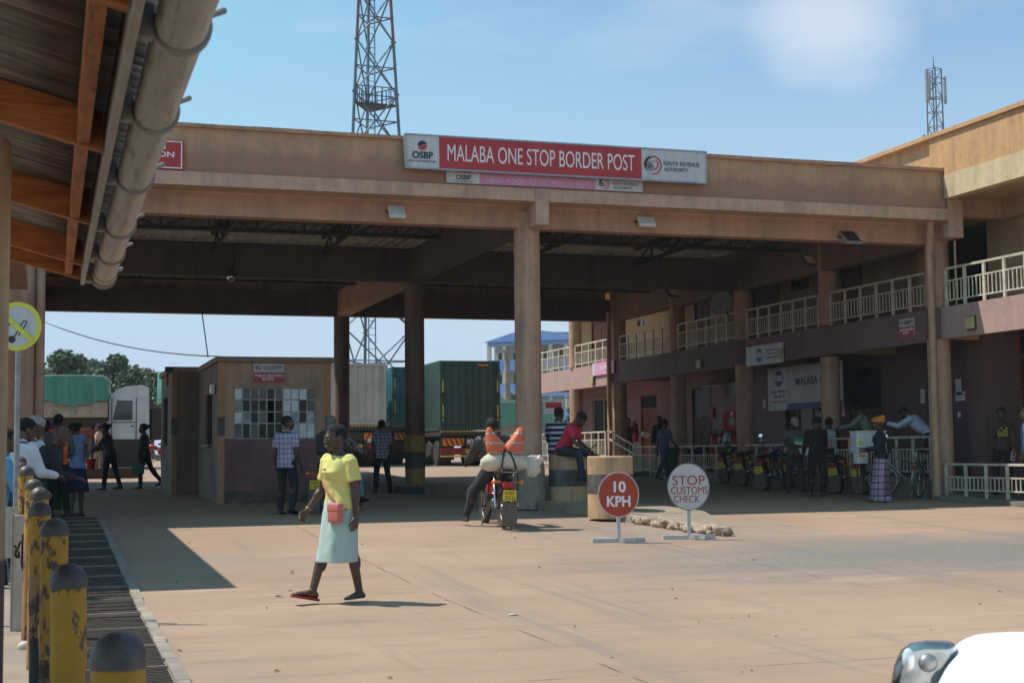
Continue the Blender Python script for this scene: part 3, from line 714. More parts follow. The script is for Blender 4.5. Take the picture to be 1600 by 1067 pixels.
# gutter pipe with brackets
pvc=mat('stained grey pipe',(.34,.31,.265),.5,c2=(.42,.39,.34),sc=3,stretch=(8,.6,8),c3=(.15,.09,.045),sc3=5,pos3=(.52,.74))
gp=thing('gutter_pipe','stained grey plastic gutter pipe clipped along the roof edge','pipe',(XE+.2,YE-2,HE))
PR=.071; pcx=XE+.128; pcz=HE+.055
a0=atd(152,425,(Vector((pcx,YE-.1,pcz))-O).dot(fw)); 
mb=MB(); mb.lathe([(PR-.006,0),(PR,0),(PR,-11)],(pcx,YE+.02,pcz),32,M=Matrix.Rotation(R(-90),3,'X'),close=False)
mb.tube([(pcx,YE-.35,pcz),(pcx,YE-.22,pcz)],PR+.006,32,close=False)
o=mb.build('pipe',pvc,gp,world=True,smooth=True); sm=o.modifiers.new('t','SOLIDIFY'); sm.thickness=.005
brk=mat('grey bracket plastic',(.27,.26,.25),.5,c2=(.2,.19,.175),sc=8)
prn=mat('pipe print ink',(.05,.045,.04),.7)
rnd=random.Random(2)
for k,pyb in enumerate((427,402,371,334,270,185,73,-60,-190)):
    y=min(YE-.03,onX(309-.365*pyb,pyb+14,pcx).y)
    mb=MB(); pts=[]
    for i in range(15):
        t=R(-200+i*210/14); pts.append((pcx+math.cos(t)*(PR+.007),y,pcz+math.sin(t)*(PR+.007)))
    b=len(mb.v)
    for i,(x_,y_,z_) in enumerate(pts):
        d=Vector((x_-pcx,0,z_-pcz)).normalized()*.006
        p=Vector((x_,y_,z_))
        mb.v+=[p-d+Vector((0,-.015,0)),p+d+Vector((0,-.015,0)),p+d+Vector((0,.015,0)),p-d+Vector((0,.015,0))]
    for i in range(14):
        for j in range(4): mb.f.append((b+4*i+j,b+4*i+(j+1)%4,b+4*i+4+(j+1)%4,b+4*i+4+j)); mb.m.append(0)
    mb.box(XE+.012,pcx-PR+.0,y-.03,y+.03,pcz-.045,pcz+.05,bev=.01)
    mb.cap((pcx+PR+.01,y-.02,pcz+.03),(pcx+PR+.04,y-.02,pcz+.045),.008,.01,8)
    mb.build('bracket',brk,gp,world=True,smooth=True)
# ================= BOLLARDS =================
by=mat('chipped yellow bollard paint',(.52,.27,.02),.6,c2=(.40,.19,.035),sc=2.5,c3=(.10,.065,.05),sc3=9,pos3=(.545,.57),bump=.4,stretch=(1,1,.6))
bor=mat('faded orange bollard paint',(.40,.20,.08),.65,c2=(.28,.14,.06),sc=4,c3=(.07,.045,.035),sc3=8,pos3=(.52,.55),bump=.4,stretch=(1,1,.5))
bdome=mat('worn dark bollard cap',(.06,.05,.045),.45,.3,c2=(.13,.11,.095),sc=9,bump=.3)
bblk=mat('chipped black bollard paint',(.018,.018,.018),.5,c2=(.05,.045,.04),sc=8,c3=(.34,.2,.03),sc3=7,pos3=(.60,.64))
bl=[(175,985,83),(115,878,55),(87,808,42),(67,782,33),(60,760,28.5),(50,747,25),(42,727,23),(36,721,20),(34,712,18.5)]
blab=['yellow bollard with dark dome cap, nearest and lowest in frame','chipped yellow bollard second from the near end of the row','chipped yellow bollard third from the near end of the row','chipped yellow bollard fourth from the near end, scratched near its cap',
'yellow bollard fifth from the near end of the row','yellow bollard sixth from the near end, pale worn cap','yellow bollard seventh from the near end, pale round cap','yellow bollard next to the farthest one of the row','farthest yellow bollard of the row, dark cap beside the queue']
BP=[]
for i,(px,py,w) in enumerate(bl):
    d=.118*F/w; p=atd(px,py,d); z0=gz(p.y)+.12-(.1 if i<3 else 0)
    b=thing('bollard',blab[i],'bollard',(p.x,p.y,z0),group='yellow bollards beside the drain'); BP.append(p)
    H=p.z-z0; r_=.059
    b.rotation_euler=(R(random.uniform(-1.2,1.2)),R(random.uniform(-1.0,1.0)),random.random()*6); mb=MB(); mb.lathe([(r_,0),(r_,.38)],(0,0,0),24,(1,2,2)[i%3]); mb.lathe([(r_,.38),(r_,.72 if i%2 else .60)],(0,0,0),24,2); mb.lathe([(r_,.72 if i%2 else .60),(r_*1.005,.8),(r_*.985,.86),(r_,H-.065)],(0,0,0),24,0)
    mb.build('pipe_post',[by,bblk,bor],b,smooth=True)
    mb=MB(); mb.lathe([(r_+.004,H-.082),(r_+.004,H-.062)]+[((r_+.003)*math.cos(R(a)),H-.062+.06*math.sin(R(a))) for a in range(8,90,9)],(0,0,0),24); mb.build('cap',bdome,b,smooth=True)
for i in range(6):
    a=BP[i];b=BP[i+1]; pts=[]
    for k in range(9):
        t=k/8; q=a.lerp(b,t); z=.47+.10*math.cos(t*2*math.pi); pts.append((q.x,q.y,gz(q.y)+z))
    tag(MB().tube(pts,.022,10).build('rail_pipe',[by,bblk][i%2],smooth=True),'sagging %s pipe rail between the %s two bollards'%(['yellow','black'][i%2],['first','second','third','fourth','fifth','sixth'][i]),'rail',group='pipe rails joining the bollards')
# white painted boards and twisted wire
wb=mat('weathered white board',(.50,.45,.38),.8,c2=(.38,.32,.25),sc=4,stretch=(4,4,.6),c3=(.12,.08,.055),sc3=3,pos3=(.62,.68))
p=onZ(29,1000,.1); dd=(p-O).dot(fw)
t=thing('board_post','narrow weathered white board standing upright left of the bollards','board',(p.x,p.y,.1),-PSI)
MB().box(-.055,.055,-.012,.012,0,.95,bev=.006).build('board',wb,t)
MB().box(-.062,-.055,-.02,.012,.0,.97).build('edge_strip',white_rail,t)
p2=atd(-20,830,dd+.4)
tag(MB().box(-.35,.24,-.015,.015,-.21,.19).build('signboard',wb),'blank weathered white board lying sideways at the left edge','board').location=p2
bpy.data.objects['signboard'].rotation_euler=(0,0,-PSI)
wp=[]
rnd=random.Random(4)
for i in range(40):
    t_=i/39; q=atd(22+26*t_+5*math.sin(t_*17),852+ (18*math.sin(t_*9))+ (55 if i>22 else 0)*t_,dd-.25-.2*t_); wp.append(q+Vector((0,0,.012*math.sin(i*2.3))))
tag(MB().tube(wp,.009,6).build('loose_wire',black,smooth=True),'dark tangled wire wrapped round the upright white board','wire')
# ================= SIGNS =================
def text(s,size,m_,parent,loc,rot,name='lettering',align='CENTER',bold=0,width=None,ext=.002,sx=1,space=1):
    c=bpy.data.curves.new('t','FONT'); c.body=s; c.size=size; c.align_x=align; c.align_y='CENTER'; c.extrude=ext; c.offset=bold; c.space_character=space
    o=bpy.data.objects.new('t',c)
    me=evalmesh(o); bpy.data.objects.remove(o)
    xs=[v.co.x for v in me.vertices]; w=max(xs)-min(xs)
    k=(width/w) if width else sx
    for v in me.vertices: v.co.x*=k
    me.materials.clear(); me.materials.append(m_)
    q=bpy.data.objects.new(name,me); COL.objects.link(q); q.location=loc; q.rotation_euler=rot
    if parent is not None: q.parent=parent
    return q
RX=(R(90),0,0)
navy=mat('navy print',(.025,.03,.06),.5); signred=mat('sign red',(.46,.035,.042),.4,c2=(.38,.03,.035),sc=3,stretch=(1,1,.3)); signwhite=mat('sign white',(.58,.58,.58),.45,c2=(.45,.44,.43),sc=3,stretch=(2,2,.3),c3=(.3,.27,.23),sc3=2,pos3=(.6,.75))
letter=mat('white lettering',(.76,.72,.72),.5); logored=mat('logo red',(.5,.04,.04),.5); logoblk=mat('logo black',(.03,.03,.035),.5)
fadepink=mat('sun faded pink',(.60,.27,.44),.5,c2=(.55,.22,.35),sc=3,c3=(.55,.12,.14),sc3=2,pos3=(.6,.75)); fadetxt=mat('faded lettering',(.66,.46,.56),.6)
def swirl(parent,x,z,r_,y,rz=0):
    """round two-colour logo: dark upper part, red lower part, white wave between"""
    up_=MB();lo=MB(); n=20
    def wave(t): return math.sin(t*math.pi)*.28
    for k,(m_,s_,off) in enumerate(((up_,1,.06),(lo,-1,-.06))):
        vs=[];
        for i in range(n+1):
            t=-1+2*i/n; c_=math.sqrt(max(0,1-t*t)); w=wave(t)*.9+off
            w=max(-c_,min(c_,w)); vs+=[(x+t*r_,y,z+s_*c_*r_),(x+t*r_,y,z+w*r_)]
        m_.add(vs,[(2*i,2*i+1,2*i+3,2*i+2) for i in range(n)])
    a=up_.build('logo',navy,parent); b=lo.build('logo',logored,parent)
def lion(parent,x,z,r_,y):
    """round emblem with a dark left half and a red right half, mane locks sweeping down"""
    d=MB();e=MB();n=14
    def arc(m_,a0,a1,ri,ro,cx=0,cz=0,taper=True):
        vs=[]
        for i in range(n+1):
            t=i/n; a=R(a0+(a1-a0)*t); k=math.sin(math.pi*t) if taper else 1
            rm=(ri+ro)/2; h=(ro-ri)/2*max(.08,k)
            for q in(rm-h,rm+h): vs.append((x+(cx+math.cos(a)*q)*r_,y,z+(cz+math.sin(a)*q)*r_))
        m_.add(vs,[(2*i,2*i+1,2*i+3,2*i+2) for i in range(n)])
    arc(d,75,235,.72,1.02); arc(e,85,-95,.86,1.02,taper=False)
    for k in range(4): arc(d,160,262,.42+.14*k,.53+.14*k,cx=.30-.04*k,cz=.28)
    arc(e,70,-60,.50,.66,cx=.0,cz=.1); arc(d,100,30,.30,.40,cx=.0,cz=.1); arc(e,-20,-110,.34,.5,cx=.12,cz=-.02)
    d.build('emblem',logoblk,parent); e.build('emblem',logored,parent)
# main sign
YS=24.37; 
sg=thing('border_post_sign','long red and silver sign reading MALABA ONE STOP BORDER POST','sign',(8.89,YS,6.81))
Wd=(11.83-5.96)/2; 
MB().box(-Wd,Wd,-.14,.0,-.285,.305,bev=.01).build('sign_box',signwhite,sg)
MB().box(-Wd+.62,1.60,-.147,-.139,-.272,.292).build('red_panel',signred,sg)
MB().box(-Wd-.012,Wd+.012,-.155,.0,.300,.325).build('trim',galv,sg); MB().box(-Wd-.012,Wd+.012,-.155,.0,-.305,-.28).build('trim',galv,sg)
for sx_ in(-1,1): MB().box(sx_*Wd-.012,sx_*Wd+.012,-.155,.0,-.28,.30).build('trim',galv,sg)
text('MALABA ONE STOP BORDER POST',.43,letter,sg,(-.36,-.15,.0),RX,width=3.62,bold=0)
text('OSBP',.17,navy,sg,(-Wd+.31,-.146,-.06),RX,width=.38,bold=.005); text('ONE STOP BORDER POST',.04,navy,sg,(-Wd+.31,-.146,-.165),RX,width=.5)
swirl(sg,-Wd+.31,.12,.085,-.146)
lion(sg,1.83,.0,.18,-.146)
text('KENYA REVENUE',.115,navy,sg,(2.42,-.146,.045),RX,width=.74); text('AUTHORITY',.10,navy,sg,(2.31,-.146,-.07),RX,width=.5)
# lower faded sign
s2=thing('headroom_sign','faded pink and white headroom sign partly hidden below the main sign','sign',(8.665,24.44,6.42))
MB().box(-1.915,1.915,-.05,-.0,-.10,.16).build('board',signwhite,s2); MB().box(-1.29,.95,-.055,-.049,-.098,.158).build('pink_panel',fadepink,s2)
text('HEAD ROOM 4.7 METRES | 15 FEET',.13,fadetxt,s2,(-.17,-.058,-.018),RX,width=2.0); text('CAUTION',.13,fadetxt,s2,(-.17,-.058,.125),RX,width=.6)
text('OSBP',.12,navy,s2,(-1.6,-.052,.0),RX,width=.28,bold=.003); text('ONE STOP BORDER POST',.03,navy,s2,(-1.6,-.052,-.07),RX,width=.36)
lion(s2,1.13,.02,.1,-.053); text('KENYA REVENUE',.08,navy,s2,(1.55,-.052,.035),RX,width=.5); text('AUTHORITY',.08,navy,s2,(1.5,-.052,-.045),RX,width=.38)
# left sign
s3=thing('inspection_sign','red sign with white border reading INSPECTION BAY, half behind the gutter','sign',(1.45,24.44,6.56))
MB().box(-.68,.68,-.04,0,-.25,.25).build('board',signred,s3)
mb=MB(); 
for a in((-.65,.65,.215,.235),(-.65,.65,-.235,-.215),(-.65,-.63,-.215,.215),(.63,.65,-.215,.215)): mb.box(a[0],a[1],-.044,-.039,a[2],a[3])
mb.build('border',letter,s3)
for i,(tx,ww) in enumerate((('CUSTOMS',.70),('INSPECTION',.98),('BAY',.36))): text(tx,.13,letter,s3,(0.03,-.045,.13-.135*i),RX,width=ww,bold=.003)
# KRA ablution signs
def kra(parent,w,h):
    MB().box(-w/2,w/2,-.02,0,-h/2,h/2).build('board',signwhite,parent)
    MB().box(-w/2+.004,w/2-.004,-.024,-.019,-h/2+.004,h*.06).build('red_panel',signred,parent)
    lion(parent,-w*.34,h*.29,h*.15,-.026)
    text('KENYA REVENUE',.06,navy,parent,(w*.12,-.024,h*.33),RX,width=w*.62); text('AUTHORITY',.05,navy,parent,(w*.05,-.024,h*.22),RX,width=w*.42)
    text('PUBLIC ABLUTION',.075,letter,parent,(0,-.028,-h*.12),RX,width=w*.9,bold=.002); text('BLOCK',.075,letter,parent,(-.02,-.028,-h*.30),RX,width=w*.38,bold=.002)
A=onG(341,787); BY=A.y; BX0=A.x; BX1=onY(517,783,BY).x
c_=onY(420,583.5,BY)
s4=thing('ablution_sign','red and white PUBLIC ABLUTION BLOCK sign above the booth window','sign',(c_.x,BY-.005,c_.z)); kra(s4,.64,.40)
text('>',.1,logoblk,s4,(.21,-.028,-.12),RX)
c_=onX(1418,512,XF); s5=thing('ablution_sign','small red and white ablution sign on the balcony band beside the downpipe','sign',(XF-.005,c_.y,c_.z),R(-90)); kra(s5,.55,.38)
# floodlights
def flood(px,py,w,h,label,on=white,tilt=35,Y=24.94):
    c=onY(px,py,Y-.12); t=thing('floodlight',label,'floodlight',(c.x,Y,c.z),group='floodlights on the canopy beam')
    M_=Matrix.Translation((0,-.16,0))@Matrix.Rotation(R(-tilt),4,'X')
    MB().box(-w/2,w/2,-.02,.04,-h/2,h/2,M=M_,bev=.012).build('housing',on,t); MB().box(-w/2+.03,w/2-.03,-.024,-.019,-h/2+.03,h/2-.03,M=M_).build('lens',signwhite if on is white else steel_dark,t)
    MB().bar((-w/2-.015,-.14,0),(-w/2-.015,0,.02),.012,.03).bar((w/2+.015,-.14,0),(w/2+.015,0,.02),.012,.03).box(-w/2,w/2,-.012,0,0,.03).build('bracket',steel_dark,t)
flood(619,331.5,.30,.27,'white square floodlight on the beam left of the centre bracket')
flood(1009,347,.34,.22,'white floodlight on the beam right of the centre bracket')
flood(1327,371,.36,.42,'dark rusty floodlight on the beam near the right end',grey_metal,50)
# office signs
def xsign(name,label,cat,px0,px1,py,h,X,parts):
    a=onX(px0,py,X); b=onX(px1,py,X); c=(a+b)/2; t=thing(name,label,cat,(X,c.y,c.z),R(-90)); w=abs(a.y-b.y); parts(t,w,h); return t
kblue=mat('KEBS blue',(.05,.075,.2),.5)
def kebs(t,w,h):
    MB().box(-w/2,w/2,-.03,0,-h/2,h/2).build('board',signwhite,t)
    MB().disc((-w*.13,-.034,0),h*.36,h*.36,(0,-1,0),.004).build('emblem',kblue,t); text('KEBS',h*.34,letter,t,(-w*.13,-.038,0),RX,width=h*.72,bold=.004)
    for i,tx in enumerate(('Kenya Bureau of','Standards','Standards for quality life')): text(tx,h*.13,navy,t,(w*.21,-.032,h*(.2-.19*i)),RX,width=w*(.3,.2,.3)[i])
a=onX(1168,556,XF-.02);b=onX(1225,552,XF-.02); 
t=thing('projecting_sign','white KEBS sign on the balcony band above the parked motorbikes','sign',(XF-.03,(a.y+b.y)/2,(a.z+b.z)/2),R(-90)); kebs(t,abs(a.y-b.y),.50)
def kebs2(t,w,h):
    MB().box(-w/2,w/2,-.04,0,-h/2,h/2).build('board',signwhite,t); 
    MB().box(-w/2+.28*w,w/2-.002,-.044,-.039,-h/2+.002,-h/2+.16).build('blue_strip',kblue,t)
    MB().box(-w/2+.30*w-.14,-w/2+.285*w,-.0435,-.039,-h/2+.002,-h/2+.16).build('light_strip',mat('pale blue',(.25,.4,.55),.5),t)
    x=-w/2+.16*w
    MB().disc((x,-.044,h*.24),h*.19,h*.19,(0,-1,0),.006).build('emblem',kblue,t); text('KEBS',.2,letter,t,(x,-.05,h*.24),RX,width=h*.34,bold=.006)
    text('Kenya Bureau of',.12,navy,t,(x,-.043,-h*.06),RX,width=w*.24); text('Standards',.12,navy,t,(x,-.043,-h*.17),RX,width=w*.16); text('Standards for quality life',.07,navy,t,(x,-.043,-h*.30),RX,width=w*.24)
    text('MALABA OFFICE',.3,navy,t,(w*.18,-.043,h*.12),RX,width=w*.56,bold=.003); text('www.kebs.org',.08,letter,t,(w*.38,-.047,-h/2+.08),RX,width=w*.2)
    MB().box(x+.14*w,x+.145*w,-.043,-.039,-h/2+.16,h/2).build('seam',grey_metal,t)
a=onX(1202,608,18.6); b=onX(1318,600,18.6)
t=thing('office_sign','large white KEBS MALABA OFFICE board above the office window','sign',(18.6,(a.y+b.y)/2,(a.z+b.z)/2-.0),R(-90)); kebs2(t,abs(a.y-b.y),1.14)
MB().box(-.9,.9,.001,.66,-.03,.03).build('support',steel_dark,t)
def keph(t,w,h):
    MB().box(-w/2,w/2,-.03,0,-h/2,h/2).build('board',mat('pink board',(.68,.30,.5),.5),t); MB().box(-w/2,-w/2+.25,-.034,-.029,-h/2,h/2).build('panel',signwhite,t); text('KEPHIS',.2,letter,t,(w*.12,-.035,0),RX,width=w*.5,bold=.004)
a=onX(930,577,XF-.02); b=onX(958,573,XF-.02)
t=thing('kephis_sign','pink KEPHIS sign on the far sunlit balcony','sign',(XF-.03,(a.y+b.y)/2,(a.z+b.z)/2),R(-90)); keph(t,abs(a.y-b.y)+.3,.42)
# lamps, notices, pipes on the building
lampy=mat('yellowed lamp cover',(.45,.42,.18),.5,c2=(.35,.3,.14),sc=9)
for i,(px,py,X,lb) in enumerate(((1519,505,XF,'square yellow lamp on the balcony band right of the corner column'),(1095,569,XF,'pale lamp box on the band above the door'),(1222,551,XF,'lamp box half hidden behind the KEBS sign'),(928,594,XF,'yellow lamp on the far pink balcony band'))):
    c=onX(px,py,X); t=thing('wall_lamp',lb,'lamp',(X,c.y,c.z),R(-90),group='lamps on the balcony band')
    MB().box(-.13,.13,-.10,-.02,-.12,.12,bev=.03).build('cover',lampy,t); MB().box(-.14,.14,-.025,0,-.14,.14).build('back_box',steel_dark,t)
for (px,py,w,h,lb) in((1441,619,.16,.32,'narrow white notice on the wall left of the corner column'),(1497,604,.2,.34,'upper white notice right of the corner column'),(1500,619,.34,.2,'torn white notice with bold heading right of the corner column'),(1498,648,.11,.12,'white wall switch right of the corner column'),(1194,631,.17,.24,'small white notice left of the office board'),(1317,640,.15,.34,'faint pale notice beside the dark door')):
    c=onX(px,py,XW-.02); t=tag(MB().box(-w/2,w/2,-.006,0,-h/2,h/2).build('notice',paper),lb,'notice'); t.location=(XW-.006,c.y,c.z); t.rotation_euler=(0,random.uniform(-.06,.06),R(-90))
    if w>.12:
        for k in range(int(h/.045)): 
            if w>.3 and k==0: MB().box(-w*.4,w*.3,-.0085,-.006,h/2-.07,h/2-.035).build('print',logoblk,t)
            elif k: MB().box(-w*.38,w*random.uniform(.1,.38),-.0085,-.006,h/2-.03-.042*k,h/2-.02-.042*k).build('print',mat('grey print',(.35,.35,.36),.7) if 'grey print' not in MC else MC['grey print'],t)
# fire hose reel, extinguishers
def extinguisher(p,h,lb,col=redp):
    t=thing('fire_extinguisher',lb,'extinguisher',p,group='fire extinguishers along the walkway')
    r_=h*.16; MB().lathe([(r_*.9,0),(r_,.02),(r_,h*.72),(r_*.7,h*.84),(r_*.3,h*.88)],(0,0,0),18).build('cylinder',col,t,smooth=True)
    MB().cap((0,0,h*.86),(0,0,h*.95),.02,.02,8).bar((0,0,h*.95),(.0,-.12,h*1.0),.02,.02).bar((0,0,h*.93),(0,-.12,h*.92),.015,.02).build('valve',steel_dark,t)
    MB().tube([(0,0,h*.9),(-r_,-.05,h*.92),(-r_*1.5,-.03,h*.7),(-r_*1.2,0,h*.3)],.012,8).build('hose',black,t,smooth=True); return t
p=onX(992,672,XW-.25); extinguisher((XW-.25,onX(992,672,XW-.25).y,onX(992,690,XW-.25).z),.75,'red fire extinguisher beside the far office door')
for i,(px,dx,c,lb) in enumerate(((1118,0,redp,'leftmost red fire extinguisher under the hose reel'),(1130,.05,redp,'red fire extinguisher second from left under the hose reel'),(1138,-.15,white,'white fire extinguisher among red ones under the hose reel'),(1148,0,redp,'rightmost red fire extinguisher under the hose reel'),(1313,.1,redp,'red fire extinguisher by the rail left of the dark door'))):
    q=onX(px,715 if i<4 else 700,XW-.4+dx); extinguisher((XW-.4+dx,q.y,FZ+(.28 if i<4 else .1)),.95,lb,c)
q=onX(1146,658,XW-.25); t=thing('hose_reel','round red fire hose reel on the mauve wall','hose reel',(XW-.2,q.y,q.z),R(-90+25))
MB().disc((0,-.1,0),.36,.36,(0,-1,0),.05).disc((0,.08,0),.34,.34,(0,-1,0),.04).build('reel',redp,t); MB().disc((0,-.13,0),.12,.12,(0,-1,0),.03).build('hub',grey_metal,t)
mb=MB()
for k in range(3): mb.tube([((.27-.03*(k%2))*math.cos(a),-.04+.04*k,(.27-.03*(k%2))*math.sin(a)) for a in [2*math.pi*i/24 for i in range(24)]],.024,8,wrap=True,close=False)
mb.build('hose',black,t,smooth=True); MB().box(-.05,.05,.08,.2,-.3,.2).build('wall_bracket',redp,t); MB().box(-.06,.03,-.14,-.128,.16,.28).build('label_sticker',white,t)
q=onX(1322,650,XW); 
# red small sign and poster, ac hood, security lights, satellite dish
q=onX(1111,645,XW-.1); tag(MB().box(XW-.1,XW-.08,q.y-.12,q.y+.12,q.z-.17,q.z+.17).build('fire_point_sign',redp),'small plain red plate on the door frame near the hose reel','sign')
q=onX(1056,612,XW-.03); t=thing('poster','dark framed picture hanging near the wooden door','poster',(XW-.05,q.y,q.z),R(-90)); MB().box(-.32,.32,0,.03,-.42,.42).build('frame',steel_dark,t); MB().box(-.26,.26,-.01,.0,-.36,.36).build('print',mat('faded print',(.28,.24,.2),.6,c2=(.12,.1,.09),sc=3),t)
q=onX(1130,600,XW-.3); t=thing('window_hood','slanted metal awning propped over a small window','awning',(XW-.0,q.y,q.z),R(-90))
mb=MB(); mb.add([(-.6,-.7,-.05),(.6,-.7,-.05),(.6,0,.42),(-.6,0,.42),(-.6,-.7,-.09),(.6,-.7,-.09),(.6,0,.38),(-.6,0,.38)],[(0,1,2,3),(7,6,5,4),(0,4,5,1),(1,5,6,2),(2,6,7,3),(3,7,4,0)]); mb.build('awning_sheet',grey_metal,t); MB().box(-.5,.5,-.02,-.005,-.35,.25).build('opening',glass,t)
q=onX(1130,475,XF-.15); t=thing('satellite_dish','small round dish mounted on the balcony rail','dish',(XF-.15,q.y,q.z),R(-60))
MB().lathe([(.02,0),(.15,.02),(.27,.07),(.34,.13)],(0,0,0),26,M=Matrix.Rotation(R(80),3,'X')).build('reflector',galv,t,smooth=True); MB().bar((0,0,0),(0,.25,-.3),.03).build('arm',steel_dark,t); MB().cap((0,-.3,.0),(0,-.36,.0),.03,.03,8).bar((0,-.3,0),(0,-.05,-.25),.015).build('receiver',grey_metal,t)
q=onY(1051,458,34.2); 
for (px,py,Y,lb) in((1051,458,33.4,'white lamp hanging under the middle canopy beam'),(1264,407,26.4,'floodlight with yellowed lens under the canopy near the balcony')):
    c=onY(px,py,Y); t=thing('security_light',lb,'lamp',c,R(20)); MB().box(-.15,.15,-.03,.05,-.12,.12,M=Matrix.Rotation(R(-40),4,'X'),bev=.01).build('housing',steel_dark,t); MB().box(-.13,.13,-.036,-.029,-.10,.10,M=Matrix.Rotation(R(-40),4,'X')).build('lens',signwhite if px<1100 else lampy,t); MB().bar((0,.03,0),(.0,.1,.3),.02).build('bracket',steel_dark,t)
c=onY(360,430,33.5); t=thing('camera_dome','round dark camera hanging from the middle canopy beam','camera',c); MB().ell((0,-.1,-.05),.10,.10,.10).build('dome',chrome,t,smooth=True); MB().lathe([(.11,0),(.12,.05),(.09,.18)],(0,-.1,-.02),16).build('housing',steel_dark,t,smooth=True); MB().tube([(0,-.1,.1),(.08,-.04,.3),(.07,-.02,.75)],.02,8).build('cable',black,t)
# traffic signs on the road
wpost=mat('white square tube',(.50,.50,.50),.5,c2=(.4,.4,.4),sc=9,c3=(.16,.1,.07),sc3=9,pos3=(.64,.7))
def roundsign(name,lb,px,py,dx,rx,rz,cz,mface,rim,txts,yaw):
    p=onG(px,py); t=thing(name,lb,'sign',p,yaw)
    fb=MB(); fb.box(-.025,.025,-.025,.025,.05,cz-rz+.3); fb.build('post',wpost,t)
    mb=MB(); mb.bar((-.38,-.05,.03),(0.0,.03,.03),.055,.055); mb.bar((.03,-.02,.03),(.37,.1,.03),.055,.055); mb.bar((.0,-.0,.031),(.22,-.13,.031),.054,.054); mb.bar((-.25,.25,.03),(.0,.02,.03),.05,.05)
    mb.build('foot',wpost,t)
    MB().disc((0,-.035,cz),rx,rz,(0,-1,0),.014,48).build('disc',rim,t)
    MB().disc((0,-.044,cz),rx-.016,rz-.016,(0,-1,0),.006,48).build('face',mface,t)
    for tx,sz,x,z,w,m_,bo in txts: text(tx,sz,m_,t,(x,-.049,cz+z),RX,width=w,bold=bo)
    return t
sr=mat('sign orange red',(.42,.045,.02),.4,c2=(.36,.04,.02),sc=3,c3=(.5,.12,.07),sc3=8,pos3=(.68,.72)); sw=mat('hand painted white',(.56,.53,.52),.5,c2=(.45,.42,.40),sc=2.5,c3=(.33,.25,.2),sc3=5,pos3=(.66,.74)); pr=mat('hand painted crimson',(.36,.03,.045),.6,c2=(.28,.03,.04),sc=20)
k=(onG(967,846)-O).dot(fw)/F
roundsign('speed_sign','red round 10 KPH sign on a short white stand on the road',967,847,0,.288,.315,.66,sr,sw,(('10',.2,0,.10,.17,letter,.006),('KPH',.2,0,-.10,.33,letter,.006)),-PSI+R(3))
k=(onG(1077,842)-O).dot(fw)/F
roundsign('customs_sign','white round sign hand painted STOP CUSTOMS CHECK in red',1077,842,0,.298,.335,.74,sw,grey_metal,(('STOP',.19,-.0,.085,.46,pr,0),('CUSTOMS',.15,.01,-.055,.52,pr,0),('CHECK',.14,-.03,-.175,.36,pr,0)),-PSI-R(2))
# no smoking sign on its pole
d=12.6; c=atd(27,510,d); t=thing('no_smoking_sign','round yellow bordered no smoking sign on a grey pole at the left edge','sign',(c.x,c.y,gz(c.y)+.13),-PSI)
cz=c.z-t.location.z; ns_y=mat('lime yellow',(.62,.60,.06),.45)
MB().lathe([(.024,0),(.024,cz-.05)],(-.008,.06,0),14).build('pole',grey_metal,t,smooth=True)
MB().disc((0,0,cz),.215,.215,(0,-1,0),.01,48).build('face',signwhite,t)
rg=MB(); rs=[]
for q in range(48):
    a=2*math.pi*q/48; 
    rs.append([Vector((math.cos(a)*r_,y_,cz+math.sin(a)*r_)) for r_,y_ in((.178,-.008),(.216,-.008),(.216,.006),(.178,.006))])
rg.rings(rs,False,0,True); rg.bar((-.14,-.012,cz+.13),(.14,-.012,cz-.13),.008,.042,upv=(1,0,1)); rg.build('border_bar',ns_y,t)
mb=MB(); ck=.0065
def ol(pts,m_=mb,r_=.005): m_.tube([(x,-.0075,cz+z) for x,z in pts],r_,6)
ol([(-.02,-.09),(.055,.045),(.075,.05),(.085,.035),(.08,.02),(.015,-.08)]); ol([(-.15,.065),(-.10,.085),(-.05,.06),(-.06,.03),(-.085,.0),(-.11,-.02),(-.13,-.05),(-.10,-.07),(-.09,-.10)]); ol([(-.10,.06),(-.12,.0)])
mb.build('cigarette_outline',logoblk,t)
MB().disc((-.045,-.0075,cz-.115),.032,.032,(0,-1,0),.004).build('ash',logoblk,t)
